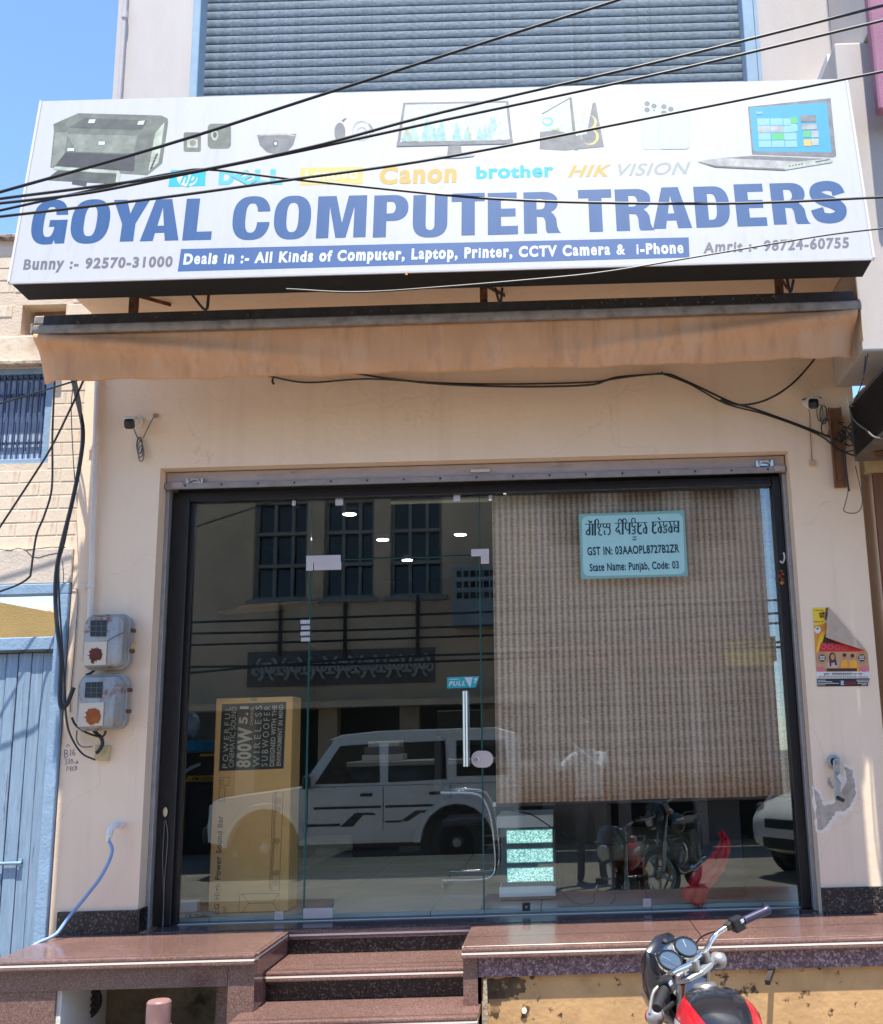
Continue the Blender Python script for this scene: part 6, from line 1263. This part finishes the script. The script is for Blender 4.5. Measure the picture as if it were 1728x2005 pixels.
    # tank: loft along Y
    def tring(y, hw, zt, zb, e=2.6):
        return [Vector((hw * math.copysign(abs(math.cos(a)) ** (2 / e), math.cos(a)), y, (zt + zb) / 2 + (zt - zb) / 2 * math.copysign(abs(math.sin(a)) ** (2 / e), math.sin(a)))) for a in [k * 2 * math.pi / 28 for k in range(28)]]
    TR = [(-.045, .055, .90, .76), (-.06, .085, .945, .72), (-.10, .115, .965, .70), (-.18, .150, .975, .68), (-.28, .158, .965, .68), (-.38, .140, .93, .69), (-.46, .105, .885, .70), (-.50, .08, .85, .71)]
    nb(MB().loft([tring(*t) for t in TR]), 'fuel_tank', paint, smooth=.9)
    b = MB(); rows = []
    for y, hw, zt, zb in [(-.062, .088, .947, .72)] + TR[2:7]:
        zc, hz = (zt + zb) / 2, (zt - zb) / 2; rows.append([Vector((hw * 1.004 * math.copysign(abs(math.cos(a)) ** (2 / 2.6), math.cos(a)), y, zc + hz * 1.0 * abs(math.sin(a)) ** (2 / 2.6) + .0025)) for a in [rad(56 + 68 * k / 14) for k in range(15)]])
    b.loft(rows, caps=False, closed=False); nb(b, 'tank_panel', M_bkp, smooth=1.)
    for s in (-1, 1):
        b = MB(); rows = []
        for y, hw, zt, zb in TR[2:7]:
            zc, hz = (zt + zb) / 2, (zt - zb) / 2; rows.append([Vector((s * (hw * math.copysign(abs(math.cos(a)) ** (2 / 2.6), math.cos(a)) + .002), y, zc + hz * math.copysign(abs(math.sin(a)) ** (2 / 2.6), math.sin(a)))) for a in [rad(18 - (y + .28) * 40 + t) for t in (-6, 0, 5)]])
        b.loft(rows, caps=False, closed=False); nb(b, 'tank_stripe', flat('white_decal', (.6, .55, .5)), smooth=1.)
    nb(MB().lathe([(.045, 0), (.046, .006), (.040, .014), (.015, .017), (.001, .017)], (0, -.125, .967), (0, .1, 1), 24), 'fuel_cap', M_alloy, smooth=.6)
    # seat, tail, panels
    def sring(y, hw, zt, zb): return tring(y, hw, zt, zb, 3.2)
    nb(MB().loft([sring(-.47, .09, .85, .76), sring(-.55, .125, .825, .74), sring(-.72, .14, .82, .73), sring(-.88, .135, .85, .75), sring(-1.08, .12, .87, .78), sring(-1.14, .10, .86, .80)]), 'seat', mk('seat_vinyl', (.02, .02, .021), .6, var=.2, vs=40), smooth=.9)
    nb(MB().loft([sring(-.62, .13, .74, .56), sring(-.85, .125, .76, .60), sring(-1.1, .10, .79, .68), sring(-1.24, .06, .80, .73)]), 'tail_cowl', paint, smooth=.9)
    nb(MB().cbox((0, -1.25, .765), (.11, .03, .07)), 'tail_lamp', flat('red_lens', (.5, .01, .01), .15), bevel=.01)
    nb(MB().tube([(-.11, -1.02, .86), (-.11, -1.2, .90), (.11, -1.2, .90), (.11, -1.02, .86)], .012, 8), 'grab_rail', M_dkiron)
    nb(MB().prism([Vector((x, -1.27, z)) for x, z in ((-.07, .70), (.07, .70), (.06, .42), (-.06, .42))], (0, .006, 0)), 'rear_flap', M_plblk)
    # frame, engine
    b = MB()
    for s in (-1, 1):
        b.tube(crv([Vector((s * .03, .06, .80)), Vector((s * .10, -.2, .72)), Vector((s * .12, -.6, .68)), Vector((s * .10, -1.1, .74))], 5), .014, 8); b.tube([Vector((0, .08, .78)), Vector((s * .08, .02, .45)), Vector((s * .10, -.15, .27)), Vector((s * .10, -.5, .27)), Vector((s * .10, -.58, .65))], .014, 8); b.tube([Vector((s * .085, -.5, .34)), Vector((s * .085, -.9, .295))], .016, 8)
    nb(b, 'frame', M_dkiron, smooth=.8)
    en = nb(MB().lathe([(.13, -.13), (.15, -.10), (.15, .10), (.13, .13)], (0, -.28, .36), (1, 0, 0), 24), 'crankcase', M_alloy, smooth=.5)
    b = MB()
    for k in range(8): b.cbox((0, -.16 + k * .008, .46 + k * .025), (.19, .17, .008))
    b.cbox((0, -.13, .55), (.12, .11, .22)); nb(b, 'cylinder', M_alloy)
    for s in (-1, 1):
        nb(MB().tube(crv([Vector((0, .0, .58)), Vector((.05, .06, .45)), Vector((.13, -.05, .27)), Vector((.14, -.35, .25))], 6), .02, 10), 'exhaust_pipe', M_chrome, smooth=.9) if s > 0 else None
        nb(MB().lathe([(.025, 0), (.05, .06), (.052, .55), (.03, .6)], (.15, -.35, .26), (0, -1, .12), 18), 'silencer', M_chrome, smooth=.7) if s > 0 else None
        nb(MB().cyl((s * .10, -.45, .33), (s * .22, -.45, .33), .018, n=10), 'footpeg', M_rubber)
        b = MB(); gp = crv([Vector((s * .06, .06, .66)), Vector((s * .20, .05, .64)), Vector((s * .255, .03, .52)), Vector((s * .22, .02, .40)), Vector((s * .09, .0, .33))], 6); b.tube(gp, .013, 8); gd_ = nb(b, 'leg_guard', M_chrome, smooth=.9)
        b = MB()
        for k in range(9): b.lathe([(.012, 0), (.030, .003), (.030, .009), (.012, .012)], Vector((s * (.13 + k * .0125), .05, .645)), (s, 0, -.1), 14)
        nb(b, 'guard_rubber', M_rubber, parent=gd_)
        b = MB(); b.tube([Vector((s * .13, -.86, .33)), Vector((s * .12, -.78, .66))], .014, 8)
        for k in range(9): b.lathe([(.028, 0), (.030, .006), (.028, .012)], Vector((s * .13, -.86, .38)).lerp(Vector((s * .12, -.78, .62)), k / 8), (0, .25, 1), 12)
        nb(b, 'shock_absorber', M_alloy)
    nb(MB().tube([(-.10, -.40, .27), (-.20, -.45, .13), (-.27, -.47, .018)], .012, 8), 'side_stand', M_dkiron)
    nb(MB().prism([Vector((s * .125, y, z)) for s in (1,) for y, z in ((-.50, .70), (-.78, .72), (-.74, .52), (-.55, .50))], (.012, 0, 0)), 'side_panel', paint, bevel=.004)
    nb(MB().prism([Vector((-.137, y, z)) for y, z in ((-.50, .70), (-.78, .72), (-.74, .52), (-.55, .50))], (.012, 0, 0)), 'side_panel', paint, bevel=.004)
    return R
mo = motorcycle('red and black motorcycle parked nose-in before the platform', M_red, 'parked motorcycles')
LEAN = Matrix.Rotation(rad(-4), 4, 'Y')
def park(o, x, y, heading):
    o.matrix_basis = Matrix.Translation((x, y, 0)) @ Matrix.Rotation(rad(heading), 4, 'Z') @ LEAN @ Matrix.Scale(.81, 4)
mo2 = motorcycle('black motorcycle standing behind the red one, dark in the glass reflection', M_bkp, 'parked motorcycles')
park(mo, .46, -2.2, 10); park(mo2, 1.05, -5.1, 24)
# ================================================================== vehicles across the street (seen reflected in the glass)
M_cwh = mk('dusty_white_car_paint', (.80, .78, .73), .35, var=.08, vs=3, coat=.4)
M_tint = flat('dark_car_glass', (.012, .013, .015), .06)
def carwheel(c, r, wd, parent, out):
    w_ = MB().lathe([(r - .12, -wd / 2), (r - .03, -wd / 2), (r, -wd * .3), (r, wd * .3), (r - .03, wd / 2), (r - .12, wd / 2)], c, (0, 1, 0), 28, cap=False).build('tyre', M_rubber, parent, smooth=.6)
    b = MB(); b.lathe([(r - .115, -wd * .3), (.08, -wd * .3), (.05, wd * .35 * out), (.02, wd * .38 * out)], c, (0, 1, 0), 20); b.build('rim', M_sil, w_, smooth=.6)
suv = thing('white_suv', 'boxy white off-road car with dark stripes, reflected in the glass door', 'car', (0, 0, 0))
LX, RX, HWD, HT = -1.92, 1.88, .80, 1.68
sp_ = [(LX + .02, .42), (LX, .62), (LX + .05, .88), (LX + .12, .93), (-.86, 1.03), (-.80, 1.03), (RX - .02, 1.03), (RX, .9), (RX - .02, .42)]
wf, wr, wrad = -1.22, 1.12, .335
def arch(cx): return [(cx + .44 * math.cos(t), .36 + .44 * math.sin(t)) for t in [math.pi * k / 8 for k in range(9)]]
low = sp_ + arch(wr) + arch(wf)
MB().prism([(x, -HWD, z) for x, z in low], (0, 2 * HWD, 0)).build('body', M_cwh, suv, bevel=.015, seg=2, smooth=.6)
b = MB(); b.loft([[(x, s * (HWD - .012 - (z - 1.0) * .09), z) for x, z in ((-.80, 1.032), (-.40, 1.60), (-.30, 1.625), (1.70, 1.64), (1.84, 1.60), (1.868, 1.032))] for s in (-1, 1)]); b.build('cabin', M_cwh, suv, bevel=.02, seg=2, smooth=.6)
b = MB(); b.loft([[(x, y, z) for x, z in ((-.46, 1.60), (-.30, 1.655), (.2, 1.69), (1.60, 1.695), (1.84, 1.62), (1.80, 1.59), (-.40, 1.58))] for y in (-.74, .74)]); b.build('roof', M_cwh, suv, bevel=.02, seg=2, smooth=.7)
for s in (-1, 1):
    for pts in (((-.62, 1.07), (-.40, 1.40), (-.32, 1.52), (.16, 1.54), (.18, 1.07)), ((.28, 1.07), (.28, 1.54), (.98, 1.55), (1.0, 1.09)), ((1.12, 1.12), (1.12, 1.55), (1.72, 1.54), (1.76, 1.12))):
        b = MB(); b.prism([(x, s * (HWD - .010 - (z - 1.0) * .09), z) for x, z in pts], (0, s * .006, 0)); b.build('side_window', M_tint, suv)
    for x in (.225, 1.05, -.70): MB().box(x - .004, x + .004, min(s * HWD, s * (HWD + .003)), max(s * HWD, s * (HWD + .003)), .50, 1.02).build('door_gap', M_plblk, suv)
    for x in (.02, .86): MB().cbox((x, s * (HWD + .012), .93), (.15, .024, .035)).build('door_handle', M_plblk, suv, bevel=.006)
    st_ = flat('charcoal_decal', (.03, .03, .032), .4)
    for pl_ in (((-.62, .80), (.20, .80), (.20, .77), (-.62, .77)), ((.25, .80), (1.05, .80), (1.05, .77), (.25, .77)), ((-.30, .56), (-.12, .72), (.10, .72), (.14, .69), (-.02, .69), (-.14, .56)), ((-.7, .60), (-.30, .60), (-.30, .57), (-.7, .57)), ((.45, .62), (.62, .73), (.80, .73), (.80, .70), (.68, .70), (.52, .60)), ((.25, .62), (.45, .62), (.45, .595), (.25, .595))):
        b = MB(); b.prism([(x, s * (HWD + .0005), z) for x, z in pl_], (0, s * .002, 0)); b.build('side_stripe', st_, suv)
    for cx in (wf, wr):
        b = MB(); b.loft([[(cx + r_ * math.cos(t), s * (HWD + o_), .36 + r_ * math.sin(t)) for r_, o_ in ((.44, -.02), (.44, .05), (.50, .045), (.52, -.0))] for t in [math.pi * k / 12 for k in range(13)]], caps=True); b.build('wheel_arch', M_cwh, suv, smooth=.7)
        carwheel((cx, s * (HWD - .10), wrad), wrad, .22, suv, s)
    MB().cbox((LX - .0, s * .6, .78), (.04, .2, .16)).build('headlamp', flat('lamp_glass', (.5, .52, .55), .06), suv, bevel=.02)
    MB().cbox((-.70, s * (HWD + .08), 1.10), (.08, .14, .16)).build('wing_mirror', M_plblk, suv, bevel=.02)
MB().box(-1.9, 1.86, -.6, .6, .30, .60).build('chassis', M_plblk, suv)
MB().box(LX - .06, LX + .08, -.78, .78, .42, .60).build('bumper', M_plblk, suv, bevel=.02)
b = MB(); b.prism([(x, -.66, z) for x, z in ((-.76, 1.08), (-.43, 1.55), (-.445, 1.56), (-.775, 1.09))], (0, 1.32, 0)); b.build('windscreen', M_tint, suv)
MB().lathe([(.31, 0), (.33, .04), (.33, .16), (.30, .2)], (RX + .01, 0, .95), (1, 0, 0), 24).build('spare_wheel', M_rubber, suv, smooth=.6)
suv.matrix_basis = Matrix.Translation((-2.42, -8.42, 0))
# white hatchback
hb = thing('white_hatchback', 'white hatchback nose at the right of the glass reflection', 'car', (0, 0, 0))
secs = [(-1.95, .50, .42, .62), (-1.90, .68, .30, .72), (-1.75, .78, .25, .82), (-1.45, .82, .22, .90), (-1.0, .84, .22, .98), (-.7, .85, .22, 1.02), (.6, .85, .22, 1.03), (1.5, .84, .24, 1.02), (1.75, .80, .30, .98), (1.85, .70, .40, .90)]
def cring(x, hw, z0, z1): return [Vector((x, hw * math.copysign(abs(math.cos(a)) ** .5, math.cos(a)), (z0 + z1) / 2 + (z1 - z0) / 2 * math.copysign(abs(math.sin(a)) ** .5, math.sin(a)))) for a in [k * 2 * math.pi / 24 for k in range(24)]]
MB().loft([cring(*s) for s in secs]).build('body', M_cwh, hb, smooth=.9)
MB().loft([cring(-.95, .72, .9, 1.0), cring(-.35, .68, .9, 1.40), cring(.3, .67, .9, 1.47), cring(1.1, .66, .9, 1.44), cring(1.70, .62, .9, 1.05)]).build('cabin_glass', M_tint, hb, smooth=.9)
MB().loft([cring(-.36, .66, 1.36, 1.42), cring(.3, .66, 1.42, 1.49), cring(1.2, .64, 1.38, 1.45)]).build('roof', M_cwh, hb, smooth=.9)
for s in (-1, 1):
    for cx in (-1.22, 1.22): carwheel((cx, s * .74, .29), .29, .2, hb, s); MB().lathe([(.34, 0), (.34, .02)], (cx, s * .82, .30), (0, s, 0), 24).build('wheel_arch', M_plblk, hb)
    b = MB(); b.loft([[(-1.90, s * .52, .60), (-1.90, s * .60, .70), (-1.88, s * .50, .72)], [(-1.55, s * .80, .72), (-1.50, s * .79, .84), (-1.58, s * .74, .86)]]); hl = b.build('headlamp', flat('lamp_glass', (.5, .52, .55), .06), hb)
    MB().sphere((-1.75, s * .70, .72), (.08, .05, .06), 10, 7).build('lamp_reflector', M_plblk, hl)
    MB().lathe([(.06, 0), (.05, .02)], (-1.88, s * .55, .42), (-1, s * .4, 0), 14).build('fog_lamp', M_plblk, hb)
MB().cbox((-1.945, 0, .58), (.03, .8, .10)).build('grille', M_plblk, hb, bevel=.01); MB().cbox((-1.93, 0, .38), (.05, .9, .12)).build('air_dam', M_plblk, hb, bevel=.01)
hb.matrix_basis = Matrix.Translation((4.1, -6.75, 0)) @ Matrix.Rotation(rad(-28), 4, 'Z')
# ================================================================== photographer (seen only as a reflection)
me = bpy.data.meshes.new('person'); V, E, Rr = [], [], []
def pv(p, r): V.append(Vector(p)); Rr.append(r); return len(V) - 1
def chain(start, pts):
    prev = start
    for p, r in pts: i = pv(p, r); E.append((prev, i)); prev = i
    return prev
px_, py_ = .30, -6.42
pel = pv((px_, py_, .93), .135)
chest = chain(pel, [((px_, py_ + .0, 1.08), .125), ((px_, py_ + .0, 1.24), .14)])
neck = chain(chest, [((px_, py_ + .0, 1.37), .085), ((px_, py_ + .02, 1.44), .052)])
head = chain(neck, [((px_ - .02, py_ + .04, 1.52), .075), ((px_ - .03, py_ + .05, 1.60), .088), ((px_ - .03, py_ + .045, 1.67), .070)])
chain(head - 1, [((px_ - .035, py_ + .145, 1.585), .016)])
for s in (-1, 1):
    chain(head - 1, [((px_ - .03 + s * .092, py_ + .05, 1.60), .014)])
    chain(pel, [((px_ + s * .095, py_, .84), .095), ((px_ + s * .115, py_ + .015, .50), .062), ((px_ + s * .12, py_ - .01, .12), .042), ((px_ + s * .125, py_ + .02, .05), .045), ((px_ + s * .14, py_ + .15, .035), .032)])
    hand = Vector((s * .052, -6.075, 1.53))
    sh = Vector((px_ + s * .17, py_ + .0, 1.33)); el = Vector((px_ * .62 + s * .22, py_ + .17, 1.20))
    h = chain(chest, [(tuple(sh), .062), (tuple(el), .043), (tuple(hand + Vector((s * .045, -.06, -.05))), .029), (tuple(hand + Vector((s * .012, -.014, -.01))), .030)])
    for k, (dz, ln) in enumerate(((.04, .03), (.018, .034), (-.004, .032), (-.024, .026))):
        chain(h, [(tuple(hand + Vector((s * .008, .014, dz))), .0085), (tuple(hand + Vector((-s * .006, .022, dz + .004))), .008)])
    chain(h, [(tuple(hand + Vector((-s * .006, -.02, .02))), .0095), (tuple(hand + Vector((-s * .022, -.012, .028))), .008)])
me.from_pydata([tuple(v) for v in V], E, [])
po = bpy.data.objects.new('person_rig', me); COL.objects.link(po)
sk = po.modifiers.new('skin', 'SKIN'); sk.use_smooth_shade = True; sub = po.modifiers.new('sub', 'SUBSURF'); sub.levels = 2; sub.render_levels = 2
for i, d in enumerate(me.skin_vertices[0].data): d.radius = (Rr[i], Rr[i]); d.use_root = (i == 0)
bpy.context.view_layer.update()
m2 = bpy.data.meshes.new_from_object(po.evaluated_get(bpy.context.evaluated_depsgraph_get())); bpy.data.objects.remove(po)
for mm in (mk('skin_tone', (.28, .15, .09), .55), mk('light_grey_shirt', (.52, .52, .53), .85, var=.1, vs=8), mk('dark_trousers', (.05, .05, .06), .9, var=.15), M_plblk): m2.materials.append(mm)
for p in m2.polygons:
    c = p.center
    d_phone = (c - Vector((0, -6.08, 1.53))).length
    p.material_index = 3 if c.z < .085 else 2 if c.z < .90 else 0 if (c.z > 1.43 and abs(c.x - px_) < .13 and c.y < py_ + .18) or d_phone < .17 else 1
pe = link('person', m2); tag(pe, 'person in light shirt and dark trousers holding up a phone, faintly reflected', 'person')
b = MB(); b.sphere((px_ - .03, py_ + .03, 1.66), (.10, .11, .085), 14, 9); b.build('hair', flat('black_hair', (.012, .01, .009), .6), pe, smooth=3.)
for s in (-1, 1): MB().sphere((px_ - .033 + s * .032, py_ + .133, 1.605), (.012, .006, .007), 8, 6).build('eye', M_plblk, pe, smooth=3.)
MB().cbox((px_ - .033, py_ + .135, 1.545), (.04, .008, .008)).build('mouth', flat('lips', (.25, .09, .07)), pe, bevel=.003)
ph = thing('phone', 'dark phone held up by the reflected person', 'phone', (0, -6.06, 1.47))
MB().box(-.038, .038, -6.062, -6.054, 1.47, 1.63).build('body', M_plblk, ph, bevel=.003)
# ================================================================== frontages across the street (seen only as reflections)
OY = -10.3
def RQ(px, py): return MR(px, py, OY)
op = thing('opposite_house', 'dull buff house across the street with tall windows, reflected in the glass', 'house', (-3.5, OY, 0))
M_opp = mk('dull_buff_plaster', (.60, .43, .28), .9, var=.18, vs=2, bump=.2, col2=(.42, .29, .18), c2s=1.3, c2t=.56, c2w=.2)
M_opw = mk('grey_window_wood', (.24, .24, .22), .8, var=.15)
OX0, OX1 = -7.2, -.35
wins = [(-4.62, -3.80, 3.78, 5.22), (-3.55, -2.78, 3.78, 5.22), (-2.53, -1.74, 3.74, 5.16)]
fz0, fz1 = 2.40, 2.92
b = MB(); xs_ = sorted([OX0, OX1] + [v for w_ in wins for v in w_[:2]])
b.box(OX0, OX1, OY - .3, OY, 5.25, 7.4); b.box(OX0, OX1, OY - .3, OY, 2.15, 3.70)
for a, c in zip(xs_[::2], xs_[1::2]): b.box(a, c, OY - .3, OY, 3.70, 5.25)
b.build('wall', M_opp, op)
for x0_, x1_, z0_, z1_ in wins:
    w_ = MB().box(x0_, x1_, OY - .22, OY - .20, 3.70, 5.25).build('window', M_tint, op)
    for xx in (x0_, (x0_ * 2 + x1_) / 3, (x0_ + x1_ * 2) / 3, x1_ - .05): MB().box(xx, xx + .05, OY - .19, OY - .12, 3.70, 5.25).build('window_mullion', M_opw, w_)
    for zz in (3.70, 4.2, 4.7, 5.19): MB().box(x0_, x1_, OY - .118, OY - .07, zz, zz + .05).build('window_bar', M_opw, w_)
    MB().box(x0_ - .08, x1_ + .08, OY + .001, OY + .06, 3.63, 3.70).build('window_sill', M_opw, op)
MB().box(-4.65, -1.85, OY + .001, OY + .03, fz0, fz1).build('frieze_panel', mk('dark_frieze', (.12, .11, .10), .9), op)
b = MB(); rn = random.Random(5)
for k in range(14):
    cx = -4.5 + k * .19; s = 1 if k % 2 else -1
    pts = [Vector((cx + (.03 + .075 * t) * math.cos(s * (1 + t * 6.5)), OY + .05, (fz0 + fz1) / 2 + s * .04 + (.03 + .1 * t) * math.sin(s * (1 + t * 6.5)))) for t in [i / 16 for i in range(17)]]; b.tube(pts, .026, 6); b.tube([Vector((2 * cx - p.x + .09, p.y - .012, fz0 + fz1 - p.z)) for p in pts], .02, 6)
b.build('frieze_scrolls', mk('pale_frieze', (.42, .40, .36), .9), op)
for px_p, y0_, y1_ in ((551, 1180, 1285), (677, 1180, 1290), (818, 1165, 1285)):
    a, c = RQ(px_p, y0_), RQ(px_p, y1_); MB().cyl((a.x, OY + .05, a.z), (a.x, OY + .05, c.z), .03, n=8).build('wall_pipe', M_dkiron, op)
MB().box(OX0, OX1, OY - .25, OY + .55, 2.06, 2.15).build('canopy_slab', M_opp, op)
for k in range(6): MB().box(OX0 + .02 + k * 1.2, OX0 + .3 + k * 1.2, OY - .25, OY - .0, 0, 2.06).build('pillar', M_opp, op)
MB().box(OX0, OX1, OY - .6, OY - .5, 0, 3.0).build('shade_sheet', flat('opening_shade', (.02, .02, .02), .8), op)  # near-black sheet paints the shade inside the open shops
a, c = RQ(892, 1120), RQ(975, 1230)
MB().box(a.x, c.x, OY + .001, OY + .5, c.z, a.z).build('balcony_box', mk('blue_grey_plaster', (.26, .30, .32), .9, var=.2), op)
for i in range(6):
    for j in range(3): MB().box(a.x + .06 + i * .10, a.x + .13 + i * .10, OY + .501, OY + .51, a.z - .15 - j * .16, a.z - .06 - j * .16).build('grille_hole', M_tint, op)
op2 = thing('opposite_shop', 'pinkish shop row across the street with a red and yellow fascia, reflected faintly', 'building', (2.4, OY, 0))
M_op2 = mk('dusty_pink_plaster', (.42, .30, .25), .9, var=.15, vs=2, bump=.2)
MB().box(-.349, 3.15, OY - .3, OY + .1, 2.9, 6.6).build('wall', M_op2, op2)
for k in range(3): MB().box(-.1 + k * 1.1, .55 + k * 1.1, OY + .1005, OY + .12, 4.4, 5.9).build('window', M_tint, op2)
MB().box(-.349, 3.15, OY - .2, OY + .5, 2.55, 2.899).build('fascia', mk('red_fascia', (.32, .08, .06), .7, var=.3, vs=3), op2)
MB().box(2.4, 3.1, OY + .501, OY + .52, 2.5, 2.85).build('yellow_sign', flat('yellow_sign_paint', (.75, .5, .02), .5), op2)
for k in range(4): MB().box(-.3 + k * 1.1, -.12 + k * 1.1, OY - .2, OY + .1, 0, 2.549).build('pillar', M_op2, op2)
MB().box(-.349, 3.15, OY - .6, OY - .5, 0, 3.2).build('shade_sheet', MATS['opening_shade'], op2)  # same black sheet, shade of the shop openings put into colour
op3 = thing('opposite_corner_house', 'grey house at the far right across the street', 'house', (6, OY, 0))
MB().box(3.75, 9, OY - .3, OY + .2, 0, 4.6).build('wall', mk('grey_plaster', (.33, .31, .29), .9, var=.2, vs=2), op3)
for k in range(3): MB().box(4.2 + k * 1.6, 5.0 + k * 1.6, OY + .2005, OY + .22, 2.6, 3.8).build('window', M_tint, op3)
for i, (z0_, z1_, yy) in enumerate(((3.3, 3.6, -9.6), (3.2, 3.3, -9.5), (3.0, 3.25, -9.7), (2.75, 2.8, -9.6), (2.3, 3.35, -9.4))):
    tag(MB().tube(crv([Vector((-9, yy, z0_)), Vector((-3, yy, (z0_ + z1_) / 2 - .12)), Vector((3, yy, (z0_ + z1_) / 2 - .05)), Vector((9, yy, z1_))], 8), .018, 6).build('far_cable', M_wire, smooth=1.), ('highest reflected cable before the opposite house', 'second reflected cable before the opposite house', 'third reflected cable before the opposite house', 'lowest level reflected cable before the opposite house', 'steeply slanting reflected cable before the opposite house')[i], 'cable', 'cables across the street')
